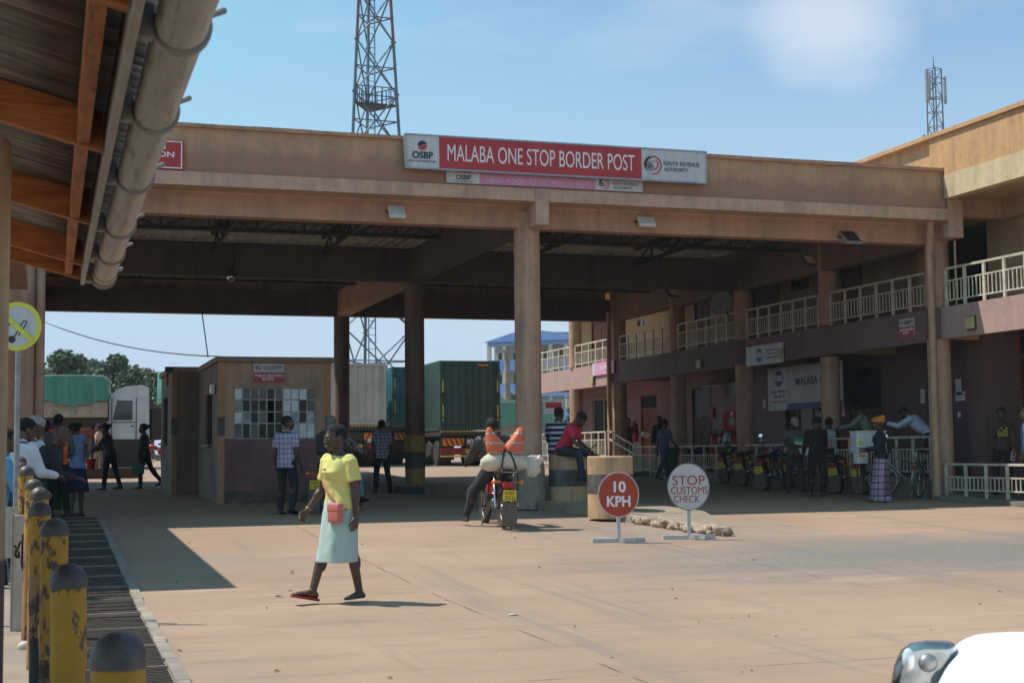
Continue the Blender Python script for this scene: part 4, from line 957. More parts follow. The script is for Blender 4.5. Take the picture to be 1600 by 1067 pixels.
# ================= BOOTHS =================
def booth(name,label,x0,x1,y0,y1,h,main=True):
    z0=gz(y0)-.03; t=thing(name,label,'booth',(x0,y0,z0))
    th=.14; zp=z0+1.36
    wx0,wx1,wz0,wz1=x0+.32,x1-.33,z0+1.36,z0+2.40
    up_=beige; lo=purple if main else beige
    def w(nm,a,m_): MB().box(*a).build(nm,m_,t,world=True)
    if main:
        w('front_wall',(x0+.12,x1-.12,y0+.02,y0+th,z0,zp-.003),streaked('maroon booth plaster',(.24,.105,.10),(.07,.045,.04),amt=.6,patch=(.38,.27,.13),pp=(.69,.73)))
        mb=MB(); mb.box(x0+.12,wx0,y0+.02,y0+th,zp,z0+h-.12); mb.box(wx1,x1-.12,y0+.02,y0+th,zp,z0+h-.12); mb.box(wx0,wx1,y0+.02,y0+th,wz1,z0+h-.12); mb.build('upper_front_wall',up_,t,world=True)
        mb=MB(); n=26; vs=[]
        for i in range(n+1):
            x=x0+.12+(x1-x0-.24)*i/n; vs+=[(x,y0+.0,z0),(x,y0+.012,z0+.27+.07*noise.noise(Vector((x*3.1,2,1))))]
        mb.add(vs,[(2*i,2*i+2,2*i+3,2*i+1) for i in range(n)]); o=mb.build('dark_base',mat('black mottled base',(.05,.045,.04),.95,c2=(.16,.13,.11),sc=4,c3=(.25,.21,.17),sc3=5,pos3=(.58,.68)),t,world=True); s_=o.modifiers.new('t','SOLIDIFY'); s_.thickness=.015; s_.offset=-1  # black mottled strip along the wall foot, uneven top edge
    else:
        w('front_wall',(x0+.12,x1-.12,y0+.02,y0+th,z0,z0+h-.12),streaked('shaded tan booth front',(.20,.125,.085),(.08,.05,.04),amt=.6))  # deep shade at the rear booth put into a darker front colour
    pl=mat('orange corner strip' if main else 'corner strip',(.50,.27,.13) if main else (.25,.16,.1),.8,c2=(.4,.2,.1),sc=5)
    for xx in(x0,x1-.12):
        mb=MB(); mb.box(xx,xx+.12,y0,y0+.12,z0,z0+1.42,0); mb.box(xx-.002,xx+.122,y0-.002,y0+.12,z0+1.42,z0+1.80,1); mb.box(xx,xx+.12,y0,y0+.12,z0+1.80,z0+h-.12,0); mb.build('corner_post',[pl,blackk],t,world=True)
    # side wall with hatch
    ya,yb=y0+1.2,y0+2.6
    mb=MB(); mb.box(x0,x0+th,y0+.12,ya,z0,z0+h-.12); mb.box(x0,x0+th,yb,y1,z0,z0+h-.12); mb.box(x0,x0+th,ya,yb,z0,z0+1.25); mb.box(x0,x0+th,ya,yb,z0+2.35,z0+h-.12); mb.build('side_wall',streaked('dark booth wall',(.26,.18,.125),(.07,.05,.04),amt=.8),t,world=True)  # side wall a darker brown than the rear wall, streaked
    mb=MB(); mb.box(x1-th,x1,y0+.12,y1,z0,z0+h-.12); mb.box(x0+th,x1-th,y1-th,y1,z0,z0+h-.12); mb.build('rear_wall',beige,t,world=True)
    MB().box(x0-.10,x0+.2,ya-.1,yb+.2,z0+1.2,z0+1.25).build('counter',kerbl,t,world=True)
    f=MB(); 
    for k in range(4): f.box(x0+.05,x0+.09,ya+(yb-ya)*k/3-.02,ya+(yb-ya)*k/3+.02,z0+1.25,z0+2.35)
    f.build('side_window',steel_dark,t,world=True)
    MB().box(x0-.06,x1+.06,y0-.06,y1+.06,z0+h-.12,z0+h,bev=.015).build('roof_slab',streaked('booth roof',(.33,.22,.14),(.15,.1,.07)),t,world=True)
    if main:
        nx_,nz_=10,4; fr=MB(); yw=y0+.05
        for k in range(nx_+1): x=wx0+(wx1-wx0)*k/nx_; fr.box(x-.013,x+.013,yw,yw+.03,wz0,wz1)
        for k,zf in enumerate((0,.30,.53,.77,1)): z=wz0+(wz1-wz0)*zf; fr.box(wx0,wx1,yw-.002,yw+.032,z-.013,z+.013)
        wf_=fr.build('window_frame',mat('grimy window frame',(.62,.58,.46),.6,c2=(.25,.22,.16),sc=8),t,world=True)
        pn=MB(); cl=[mat('black pane',(.012,.013,.015),.25,spec=.3),mat('cloudy pane',(.55,.58,.6),.5,c2=(.2,.21,.22),sc=3),mat('brownish pane',(.06,.055,.05),.15,c2=(.16,.15,.13),sc=3),mat('papered pane',(.88,.90,.92),.6,c2=(.68,.70,.72),sc=4)]
        rows=["CCddddopppCd","CKdkkdoPPcd","cckkdddopdKp","kdkKd.oPPpP"]
        lay=[[3,2,2,2,0,2,3,3,3,2],[1,0,0,0,9,0,3,3,0,2],[3,1,0,2,9,0,3,1,0,1],[2,0,2,0,0,0,3,1,3,3]]
        zs=(0,.30,.53,.77,1)
        for r_ in range(4):
            for k in range(10):
                v=lay[r_][k]
                if v==9: continue
                a=wx0+(wx1-wx0)*k/10+.013; b=wx0+(wx1-wx0)*(k+1)/10-.013; c=wz0+(wz1-wz0)*zs[3-r_]+.013; e=wz0+(wz1-wz0)*zs[4-r_]-.013
                pn.box(a,b,yw+.012,yw+.018,c,e,v)
        p=pn.build('pane',cl,wf_); p.location=-t.location
        MB().box(wx0-.03,wx1+.03,y0-.0,y0+.05,wz0-.03,wz0-.001).build('sill',kerbl,t,world=True)
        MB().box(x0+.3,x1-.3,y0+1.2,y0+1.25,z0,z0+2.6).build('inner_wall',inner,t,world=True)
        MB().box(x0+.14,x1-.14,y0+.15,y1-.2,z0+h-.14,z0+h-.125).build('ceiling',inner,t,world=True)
        MB().box(x0-.10,x0-.02,y0+.5,y0+.85,z0+2.3,z0+2.5,M=None,bev=.02).build('side_lamp',white,t,world=True)
    return t
booth('ablution_booth','small tan and maroon booth with broken gridded window under the canopy',BX0,BX1,BY,BY+4.7,3.05)
P2=onZ(271,757,.80)
zz=gz(P2.y)
b2=booth('rear_booth','smaller dark tan booth behind the ablution booth, left of it',P2.x-.05,P2.x+2.2,P2.y,P2.y+3.2,3.0,False)
c=onY(262,592,P2.y); tag(MB().cap(c+Vector((0,0,-.15)),c+Vector((0,0,.18)),.02,.02,8).box(c.x-.06,c.x+.12,c.y-.12,c.y+.1,c.z+.16,c.z+.28,bev=.01).build('camera_box',steel_dark),'small dark camera on the rear booth roof','camera')
# dark low kerb wall across the far left lane, and dark kerb continuation
kw=tag(MB().box(-1.2,P2.x-.1,44.6,45.1,gz(44)-.1,gz(44)+.34,bev=.03).build('low_wall',streaked('dark kerb wall',(.07,.055,.045),(.03,.025,.02))),'dark low kerb wall across the lane behind the women with buckets','wall')
# overhead cables
def cable(a,b,sag,lb):
    pts=[a.lerp(b,i/16)-Vector((0,0,sag*4*(i/16)*(1-i/16))) for i in range(17)]
    tag(MB().tube(pts,.014,5).build('overhead_cable',black),lb,'cable')
cable(atd(20,480,44),atd(345,557,34),.35,'thin black cable sagging from the left column to the booth roof')
cable(onY(300,375,33.4),atd(325,558,33),.0,'thin black cable dropping steeply from the canopy to the booth roof')
# ================= TRUCKS =================
tgreen=mat('dusty green container paint',(.028,.062,.052),.55,c2=(.045,.085,.07),sc=2,c3=(.06,.04,.025),sc3=3,pos3=(.6,.72))
tteal=mat('teal container paint',(.03,.12,.13),.5,c2=(.045,.16,.165),sc=2,c3=(.05,.04,.03),sc3=3,pos3=(.62,.74))
twhite=mat('rusty white container paint',(.50,.48,.44),.6,c2=(.38,.36,.33),sc=2,c3=(.22,.10,.05),sc3=3.5,pos3=(.60,.70),stretch=(1,1,.4))
tred=mat('truck red paint',(.22,.025,.018),.5,c2=(.13,.02,.015),sc=5); tdark=mat('chassis dark',(.03,.022,.02),.8,c2=(.06,.04,.03),sc=3)
torange=mat('reflective orange',(.75,.20,.03),.4); tyel=mat('reflective yellow',(.70,.48,.06),.4)
def corr(mb,x0,x1,y0,y1,z0,z1,mi=0,face='y'):
    """corrugated panel: trapezoid ribs running vertically on a face"""
    n=max(4,int(abs((x1-x0) if face=='y' else (y1-y0))/.28)); 
    L0,L1=(x0,x1) if face=='y' else (y0,y1); pts=[]
    for i in range(n):
        a=L0+(L1-L0)*i/n; w=(L1-L0)/n
        pts+=[(a,0),(a+.35*w,0),(a+.5*w,.036),(a+.85*w,.036)]
    pts.append((L1,0)); vs=[]
    for q,dpt in pts:
        for z in(z0,z1): vs.append((q,y0+dpt,z) if face=='y' else (x0+dpt*(1 if x0<x1 else -1),q,z))
    mb.add(vs,[(2*i,2*i+2,2*i+3,2*i+1) for i in range(len(pts)-1)],mi)
def wheel_pair(t,x,y,r_,w,z=None,name='wheel'):
    o=MB().lathe([(r_*.5,-w/2),(r_*.93,-w/2),(r_,-w/2+.03),(r_,w/2-.03),(r_*.93,w/2),(r_*.5,w/2)],(0,0,0),22,M=Matrix.Rotation(R(90),3,'Y')).build(name,rubber,t,smooth=True); o.location=(x,y,r_ if z is None else z)
    q=MB().lathe([(r_*.52,-w/2+.02),(r_*.4,w*.1),(r_*.15,w*.2),(.001,w*.2)],(0,0,0),16,M=Matrix.Rotation(R(90),3,'Y')).build('rim',grey_metal,o,smooth=True)
    return o
def container_truck(label,px,py_top,py_bot,wpx,m_,L_,rz,door_rods=True,full=True,plate='KBZ 683J'):
    """rear of a truck, local +Y = away from the viewer"""
    Wc=2.44; d=Wc*F/wpx; c=atd(px,py_bot,d); gzv=gz(c.y); t=thing('container_truck',label,'truck',(c.x,c.y,gzv),rz)
    zb=c.z-gzv; zt_=atd(px,py_top,d).z-gzv; h=Wc/2
    mb=MB(); corr(mb,-h+.06,h-.06,.04,.04,zb+.1,zt_-.08,0,'y'); mb.box(-h+.02,h-.02,.09,L_-.05,zb+.05,zt_-.02)
    corr(mb,-h,-h,0.1,L_-.1,zb+.12,zt_-.1,0,'x'); 
    mb.build('container_body',m_,t)
    mb=MB()
    for x in(-h,h-.09): mb.box(x,x+.09,-.02,.12,zb,zt_)
    mb.box(-h+.09,h-.09,-.015,.12,zt_-.1,zt_-.003); mb.box(-h+.09,h-.09,-.015,.12,zb+.003,zb+.12)
    mb.box(-h-.03,-h+.04,.12,L_,zb,zb+.13); mb.box(-h-.03,-h+.04,.12,L_,zt_-.1,zt_-.002)
    mb.box(-.03,.03,-.012,.06,zb+.12,zt_-.1); mb.build('corner_frame',m_,t)
    if door_rods:
        for x in(-.32,-.85,.32,.85):
            mb=MB(); mb.cap((x,-.035,zb+.1),(x,-.035,zt_-.1),.018,.018,8); mb.bar((x,-.05,zb+.95),(x+.22,-.05,zb+.95),.02,.03); mb.build('lock_rod',m_,t)
        for x in(-h-.02,h-.22):
            for z in(.18,.5,.85): MB().box(x,x+.24,-.035,-.0,zb+(zt_-zb)*z-.03,zb+(zt_-zb)*z+.03).build('hinge',steel_dark,t)
        MB().box(-.12,.05,-.06,-.02,zb+(zt_-zb)*.5,zb+(zt_-zb)*.5+.25).build('lock_box',m_,t)
        for x in(-h+.06,h-.16): MB().box(x+.04,x+.08,-.03,-.021,zb+.35,zb+1.0).build('reflector_strip',tyel,t)
        for x in(-h+.06,h-.16): MB().box(x+.04,x+.08,-.03,-.021,zb+1.5,zb+1.95).build('reflector_strip',tyel,t)
        MB().box(.3,.75,-.03,-.0,zt_-.2,zt_-.14).build('reflector_strip',torange,t)
    # chassis, lights
    MB().box(-h,h,-.05,L_,zb-.22,zb-.02).build('chassis',tdark,t)
    mb=MB(); x=-h
    while x<h-.05: mb.box(x,x+.07,-.062,-.052,zb-.07,zb-.015); x+=.13
    mb.build('marker_row',tyel,t)
    MB().box(-h,h,-.10,-.06,zb-.62,zb-.28,bev=.01).build('rear_board',tdark,t)
    for sx in(-1,1):
        mb=MB(); x0=sx*(h-.5)-.42
        MB().box(x0,x0+.84,-.112,-.101,zb-.60,zb-.32).build('chevron_board',torange,t)
        for k in range(4): 
            a=x0+.05+k*.2; q=.14*sx
            mb.add([(a+max(0,-q)*1,-.116,zb-.59),(a+.09+max(0,-q),-.116,zb-.59),(a+.09+q+max(0,-q),-.116,zb-.33),(a+q+max(0,-q),-.116,zb-.33)],[(0,1,2,3)])
        mb.build('chevron_stripes',tred,t)
    MB().box(-h,h,-.14,-.02,zb-.95,zb-.68,bev=.02).build('bumper',tred if full else tdark,t)
    MB().box(-h,h,-.12,-.03,zb-1.04,zb-.98).build('bumper_bar',tyel if full else tred,t)
    MB().box(-.24,.24,-.15,-.141,zb-.88,zb-.75).build('number_plate',yellow,t); text(plate,.12,logoblk,t,(0,-.153,zb-.815),RX,width=.42)
    text('80',.26,letter,t,(-.05 if full else .55,-.125,zb-.45 if full else zb-.62),RX,width=.24,bold=.006)
    for x in(-.75,.45,.8): MB().box(x,x+.14,-.15,-.141,zb-.88,zb-.76).build('tail_light',redp,t)
    r_=.50; 
    for y in(1.0,2.4,3.7):
        for x in(-h+.32,h-.32): wheel_pair(t,x,y,r_,.55)
    for x in(-h+.32,h-.32): MB().box(x-.3,x+.3,.25,.28,.25,zb-.3).build('mud_flap',rubber,t)
    MB().box(-h+.3,h-.3,.6,L_,zb-.45,zb-.22).build('chassis_rails',tdark,t)
    return t
container_truck('dark green container truck seen from behind between two columns',735,563,672,97,tgreen,7.5,R(-2))
container_truck('teal container truck partly hidden behind the sooty column',658,573,664,92,tteal,7.5,R(-2),full=False,plate='KCA 512T')
container_truck('rusty white container truck behind the ablution booth',556,567,664,98,twhite,7,R(4),door_rods=False,full=False,plate='KBT 127C')
# green tarpaulin lorry at far left
tarp=mat('green tarpaulin',(.055,.20,.16),.6,c2=(.09,.26,.21),sc=1.5,bump=.5,bsc=6); tarp2=mat('pale tarpaulin top',(.26,.36,.27),.6,c2=(.34,.42,.33),sc=1.5)
lorw=mat('grubby cream lorry side',(.42,.36,.28),.7,c2=(.28,.22,.16),sc=2,c3=(.15,.08,.05),sc3=4,pos3=(.6,.7))
def tarp_lorry(label,px,wpx,top,tb,bot,rz):
    d=2.5*F/wpx; c=atd(px,bot,d); g=gz(c.y); t=thing('tarp_lorry',label,'lorry',(c.x,c.y,g),rz); z=lambda py: atd(px,py,d).z-g
    L_=8; zt_=z(top);zm=z(tb);zb=z(bot)
    MB().box(-1.25,1.25,0,L_,zb,zm,bev=.02).build('cargo_bed',lorw,t)
    mb=MB()
    for x in(-1.25,-.02,1.19): mb.box(x,x+.06,-.04,-.001,zb,zm)
    mb.box(-1.19,1.19,-.035,-.001,zb+.35,zb+.4); mb.build('tail_bars',lorw,t)
    # draped cover: rounded shoulders, scalloped lower hem
    sec=[(-1.28,zm-.15),(-1.29,zm+.5),(-1.15,zt_-.12),(-.7,zt_),(.7,zt_+.03),(1.15,zt_-.12),(1.29,zm+.5),(1.28,zm-.15)]
    mb=MB(); rs=[]
    for i in range(13):
        y=-.07+L_*i/12; rs.append([Vector((x,y,zz_+.05*noise.noise(Vector((x,y*1.3,zz_))))) for x,zz_ in sec])
    mb.rings(rs,False); n=14; vs=[]
    for i in range(n+1):
        x=-1.28+2.56*i/n; s_=abs(x/1.28); zt2=zt_-.12 if s_>.85 else zt_; 
        zt2=zt_+.03-(.15*max(0,(s_-.55)/.45)) ; hem=zm-.05-.30*(1-abs(2*((i/n*1.0)%1)-1))*.9-.05*math.sin(i*2)
        vs+=[(x,-.08+.03*math.sin(i*1.7),zt2),(x,-.10+.05*math.sin(i*1.9),hem)]
    mb.add(vs,[(2*i,2*i+2,2*i+3,2*i+1) for i in range(n)]); o=mb.build('tarpaulin',tarp,t); 
    MB().box(-1.12,1.12,0,L_-.2,zt_-.04,zt_+.055,bev=.05).build('tarpaulin_top',tarp2,t)
    MB().box(-1.2,1.2,.1,L_,zb-.3,zb-.01).build('chassis',tdark,t); MB().box(-1.2,1.2,-.06,-.0,zb-.75,zb-.45).build('rear_bar',tred,t)
    for y in(1,2.3,3.6): 
        for x in(-.95,.95): wheel_pair(t,x,y,.5,.5)
    for x in(-.95,.95): MB().box(x-.28,x+.28,.25,.28,.2,zb-.3).build('mud_flap',rubber,t)
    for x in(-1.05,.85): MB().box(x,x+.2,-.075,-.061,zb-.68,zb-.55).build('tail_light',torange,t)
    return t
tarp_lorry('lorry with green tarpaulin over cream sides, rear view at far left',114,104,588,622,652,R(-3))
# white cab lorry seen from the front left, facing left
d=2.9*F/116; c=atd(222,700,d); g=gz(c.y); c=atd(213,705,d)
t=thing('cab_lorry','white cab-over lorry with a green covered load parked at far left','lorry',(c.x,c.y,g),-PSI-R(72))
tw=mat('white cab paint',(.62,.62,.62),.35,c2=(.5,.49,.47),sc=2)
cb=MB(); pr_=[(-1.25,.75),(-1.30,1.2),(-1.28,1.75),(-1.16,2.35),(-1.02,2.80),(-.80,3.02),(-.45,3.14),(.10,3.20),(.38,3.10),(.42,.75)]
cb.rings([[Vector((x,y,z)) for y,z in pr_] for x in(-1.22,1.22)]); cb.build('cab',tw,t)
MB().add([(-1.08,-1.215,1.95),(1.08,-1.215,1.95),(1.0,-1.085,2.72),(-1.0,-1.085,2.72)],[(0,1,2,3)]).build('windscreen',glass,t)
for x in(-1.226,1.226): MB().add([(x,-.95,1.85),(x,-.22,1.85),(x,-.22,2.6),(x,-.80,2.6)],[(0,1,2,3)]).build('side_window',glass,t)
for s_ in(-1,1):
    MB().box(s_*1.228-.006,s_*1.228+.006,-1.0,-.97,.9,2.7).box(s_*1.228-.006,s_*1.228+.006,-.1,-.07,.9,2.7).box(s_*1.228-.006,s_*1.228+.006,-.97,-.1,1.75,1.78).box(s_*1.23-.01,s_*1.23+.01,-.3,-.15,1.6,1.64).build('door_seam',steel_dark,t)
    MB().box(s_*1.235-.012,s_*1.235+.012,-.95,.42,.72,1.12).build('side_skirt',tdark,t)
for x in(-1.42,1.42): MB().box(x-.1,x+.1,-1.2,-1.1,1.8,2.5,bev=.03).build('mirror',black,t)
MB().box(-1.24,1.24,-1.36,-1.1,.42,.95,bev=.05).build('bumper',grey_metal,t)
MB().box(-.9,.9,-1.292,-1.27,1.05,1.5).build('grille',steel_dark,t)
for x in(-1.0,.7): MB().box(x,x+.3,-1.375,-1.35,.6,.8,bev=.01).build('headlight',galv,t)
MB().box(-1.1,1.1,1.0,9.5,.75,1.05).build('chassis',tdark,t)
MB().box(-1.25,1.25,.95,9.5,1.15,2.65,bev=.03).build('cargo_body',tw,t); MB().box(-1.1,1.1,.5,.9,1.1,2.3).build('air_tank',tdark,t)
mb=MB(); mb.rings([[Vector((x,y,z)) for x,z in((-1.3,2.5),(-1.3,3.1),(-.8,3.75+.12*math.sin(y*3)),(.8,3.75+.12*math.cos(y*2)),(1.3,3.1),(1.3,2.5))] for y in(.85,2,3.2,4.5,6,8,9.6)]); mb.build('tarpaulin',tarp,t)
for y in(-.4,3.0,4.2,7.6,8.7):
    for x in(-1.02,1.02): wheel_pair(t,x,y,.52,.42)
# far left second lorry roof + building roof
p=atd(100,600,75); t=thing('yellow_roof_truck','long cargo body with yellowish top edge rising behind the tarpaulin lorry','truck',(p.x,p.y,gz(p.y)),R(-5))
MB().box(-2.2,2.1,0,6,1.4,p.z-gz(p.y)+.3,bev=.03).build('cargo_body',mat('olive body',(.16,.15,.07),.7,c2=(.26,.23,.1),sc=3),t); MB().box(-2.25,2.15,-.05,6.05,p.z-gz(p.y)+.3,p.z-gz(p.y)+.42).build('top_edge',grey_metal,t)
for x in(-1,1): wheel_pair(t,x,1.2,.5,.4)
MB().box(-1,1,.2,6,.8,1.4).build('chassis',tdark,t)
# ================= FAR BUILDINGS, POLE, WALL =================
sb=mat('sky blue wall',(.16,.30,.62),.8,c2=(.22,.36,.66),sc=1); cw=mat('pale storey wall',(.55,.53,.45),.8,c2=(.45,.43,.37),sc=.8); gw=mat('grey building wall',(.50,.47,.40),.85,c2=(.4,.38,.33),sc=.6); gb=mat('blue grey trim',(.22,.26,.34),.8)
d=150; a=atd(765,700,d); b=atd(900,700,d); g=gz(a.y); t=thing('school_building','far four storey building with sky blue balconies and gable roof','building',(a.x,a.y,g),-PSI-R(18))
zz=lambda py: atd(800,py,d).z-g
Wb=(b-a).length*1.12
for (top,bot) in((540,561),(578,602),(620,640),(650,668)):
    MB().box(0,Wb,0,.25,zz(bot),zz(top)).build('balcony_band' ,sb,t) if False else None
lv=[(545,562,0),(578,600,0),(622,640,0),(655,672,0)]
zb_=0
bands=[(zz(563),zz(541)),(zz(605),zz(579)),(zz(640),zz(622)),(zz(668),zz(655))]
ztop=zz(538)
MB().box(0,Wb,1.8,9,0,ztop).build('wall',cw,t)
for i,(py0,py1) in enumerate(((563,578),(600,618),(640,655))): 
    pass
for (p0,p1) in((540,534),(579,562),(620,600),(660,642)):
    MB().box(-.1,Wb,0,.2,zz(p0),zz(p1)).build('balcony_band',sb,t); MB().box(0,Wb,.2,1.8,zz(p0),zz(p0)+.2).build('slab',cw,t)
for k in range(7): MB().box(Wb*k/6-.2,Wb*k/6+.2,.01,.35,0,zz(536)).build('pillar',cw,t)
for k in range(5):
    for (p0,p1) in((560,546),(598,584),(640,626)): MB().box(Wb*(k+.3)/6,Wb*(k+.75)/6,1.75,1.79,zz(p0),zz(p1)).build('window',glass,t)
mb=MB(); zr_=zz(534); zp_=zz(514)
mb.add([(-.4,-.4,zr_),(Wb,-.4,zr_),(Wb,9.4,zr_),(-.4,9.4,zr_),(Wb*.42,-.4,zp_),(Wb,-.4,zp_-1),(Wb*.42,9.4,zp_),(Wb,9.4,zp_-1)],[(0,1,5,4),(3,2,6+1,6),(0,4,6,3),(4,5,7,6),(1,2,7,5)]); mb.build('roof',sb,t)
d=170; a=atd(846,700,d); b=atd(925,700,d); g=gz(a.y); t=thing('far_apartment','far grey beige flats with blue grey trim right of the front column','building',(a.x,a.y,g),-PSI+R(15)); Wb=(b-a).length*1.05; zz=lambda py: atd(880,py,d).z-g
MB().box(0,Wb,0,10,0,zz(522)).build('wall',gw,t); MB().box(-.3,Wb+.3,-.3,10.3,zz(522),zz(517)).build('roof',gb,t)
for x in(.25,.62): MB().box(Wb*x,Wb*x+.6,-.12,-.001,0,zz(523)).build('trim',gb,t)
for r_ in range(4):
    for x in(.05,.42,.75):
        w=MB().box(Wb*x,Wb*x+1.1,-.05,-.001,zz(550)-r_*3.2,zz(535)-r_*3.2).build('window',glass,t); MB().box(Wb*x+.5,Wb*x+.58,-.09,-.051,zz(550)-r_*3.2,zz(535)-r_*3.2).box(Wb*x-.05,Wb*x+1.15,-.12,-.0,zz(550)-r_*3.2-.1,zz(550)-r_*3.2-.002).build('frame',white,w)
# white/green boundary wall + gate beyond
p=atd(812,700,70); g=gz(p.y); t=thing('block_wall','grey block wall with a green painted strip beyond the trucks','wall',(p.x,p.y,g),-PSI)
zz=lambda py: atd(812,py,70).z-g
MB().box(-1.6,2.2,0,.2,0,zz(666)).build('lower_wall',mat('grey wall',(.42,.42,.40),.9,c2=(.33,.33,.31),sc=2),t)
MB().box(-1.8,2.2,-.6,1.8,zz(665),zz(630)).build('green_strip',mat('faded green',(.10,.26,.19),.7,c2=(.14,.3,.23),sc=2),t); MB().box(-1.85,2.25,-.65,1.85,zz(630),zz(625)).build('coping',tarp2,t)
p=atd(862,660,62); t=thing('metal_gate','pale barred metal gate with a red and white notice past the column','gate',(p.x,p.y,gz(p.y)),-PSI); mb=MB()
for k in range(16): mb.bar((-.9+k*.16,0,0),(-.9+k*.16,0,4.2),.03)
for z in(.1,1.4,2.8,4.2): mb.bar((-.95,0.0,z),(1.55,0.0,z),.06)
mb.build('bars',mat('pale blue paint',(.38,.46,.52),.5,c2=(.28,.33,.37),sc=4),t); MB().box(-.35,.55,-.06,-.04,2.1,2.7).build('notice',signwhite,t); MB().box(-.25,.45,-.07,-.061,2.35,2.6).build('red_strip',signred,t)
p=onZ(793,715,gz(72)); p=atd(793,640,78); t=thing('utility_pole','grey concrete utility pole with crossarm in front of the blue building','pole',(p.x,p.y,gz(p.y)))
zt_=atd(793,541,78).z-gz(p.y); MB().lathe([(.22,0),(.14,zt_)],(0,0,0),12).build('shaft',kerbl,t,smooth=True); MB().box(-.7,.7,-.06,.06,zt_-.35,zt_-.2).bar((-.6,0,zt_-.2),(-.6,0,zt_),.1).bar((.6,0,zt_-.2),(.6,0,zt_),.1).build('crossarm',grey_metal,t)
# ================= LATTICE TOWERS =================
tl=mat('hazed tower paint',(.085,.12,.15),.6,.0,c2=(.12,.15,.18),sc=.4); tr_=mat('tower red paint',(.20,.07,.09),.6)  # blue of the distance haze put into the tower's main colour
d=85; bc=atd(584,715,d); ax=atd(582,0,d); t=thing('lattice_tower','tall triangular steel lattice tower with platform rising behind the canopy','tower',(bc.x,bc.y,gz(bc.y)),R(10))
g=gz(bc.y); zpl=atd(585,158,d).z-g; ztop=atd(582,-90,d).z-g
mpx=d/F; 
def hw(z): # circumradius such that the apparent width matches: 128 px at base, 54 px at y=0
    z0_=atd(582,0,d).z-g; return (128-(128-54)*z/z0_)*mpx/1.78
A_=[R(200),R(330),R(80)]
def leg(k,z): r_=hw(z); return Vector((math.cos(A_[k])*r_,math.sin(A_[k])*r_,z))
NB=9; zs=[ztop*(1-(1-i/NB)**1.15) for i in range(NB+1)]
for k in range(3):
    mb=MB()
    for i in range(NB): mb.cap(leg(k,zs[i]),leg(k,zs[i+1]),.10,.10,8,mi=0 if i%4<3 else 1); mb.lathe([(.17,-.04),(.17,.04)],leg(k,zs[i+1]),10)
    mb.build('tower_leg',[tl,tr_],t)
for k in range(3):
    mb=MB(); k2=(k+1)%3
    for i in range(NB):
        a0,a1,b0,b1=leg(k,zs[i]),leg(k,zs[i+1]),leg(k2,zs[i]),leg(k2,zs[i+1])
        m_=(a0+b0)/2; mt=(a1+b1)/2; am=(a0+a1)/2; bm_=(b0+b1)/2; X_=(am+bm_)/2
        for p,q in((a0,X_),(b0,X_),(a1,X_),(b1,X_)): mb.cap(p,q,.05,.05,5)
        mb.cap(am,bm_,.045,.045,5)
    mb.build('bracing',tl,t)
mb=MB()
for x in(-.22,.22): mb.bar((x,.2,0),(x,.2,ztop),.06)
z=.3
while z<ztop: mb.bar((-.22,.2,z),(.22,.2,z),.035); z+=.42
mb.build('ladder',mat('ladder blue grey',(.13,.22,.30),.5),t)
mb=MB(); r_=hw(zpl)*.93; tri=[Vector((math.cos(a)*r_,math.sin(a)*r_,zpl)) for a in A_]
mb.add(tri+[v+Vector((0,0,.14)) for v in tri],[(0,1,2),(3,5,4),(0,3,4,1),(1,4,5,2),(2,5,3,0)])
for i in range(3):
    p,q=tri[i],tri[(i+1)%3]
    for hh in(.6,1.15): mb.bar(p+Vector((0,0,hh)),q+Vector((0,0,hh)),.05)
    for j in range(7): a=p.lerp(q,j/6); mb.bar(a,a+Vector((0,0,1.15)),.045)
mb.build('platform',steel_dark,t)
d=120; bc=atd(1476,620,d); t=thing('antenna_mast','slim grey antenna mast with side antennas above the right roof','mast',(bc.x,bc.y,gz(bc.y)),R(20)); g=gz(bc.y)
z0_,z1_=atd(1463,330,d).z-g,atd(1463,98,d).z-g; mb=MB(); h=.52
C4=[(-h,-h),(h,-h),(h,h),(-h,h)]
for x,y in C4: mb.cap((x*1.05,y*1.05,0),(x*.85,y*.85,z1_),.07,.06,6)
n=26
for i in range(n):
    za=z1_*i/n; zc=z1_*(i+1)/n
    if zc<z0_-6: continue
    for k in range(4):
        (x,y),(x2,y2)=C4[k],C4[(k+1)%4]; s0=.85+.2*(1-i/n); mb.cap((x*s0,y*s0,za),(x2*s0,y2*s0,zc),.035,.035,4) if (i+k)%2 else mb.cap((x2*s0,y2*s0,za),(x*s0,y*s0,zc),.035,.035,4); mb.cap((x*s0,y*s0,zc),(x2*s0,y2*s0,zc),.035,.035,4)
mb.build('lattice',tl,t)
for (x,za,zc) in((-1.35,z1_-3.0,z1_-.3),(-1.0,z1_-2.9,z1_-.7),(1.25,z1_-2.9,z1_-.5),(-2.0,z1_-8.4,z1_-6.0),(1.3,z1_-8.3,z1_-5.6),(1.55,z1_-8.2,z1_-5.9)):
    MB().box(x-.09,x+.09,-.3,-.1,za,zc,bev=.03).bar((0,-.2,zc-.2),(x,-.2,zc-.2),.06).bar((0,-.2,za+.3),(x,-.2,za+.3),.06).build('antenna',grey_metal,t)
MB().cap((0,0,z1_),(0,0,z1_+1.1),.05,.02,6).build('lightning_rod',steel_dark,t)
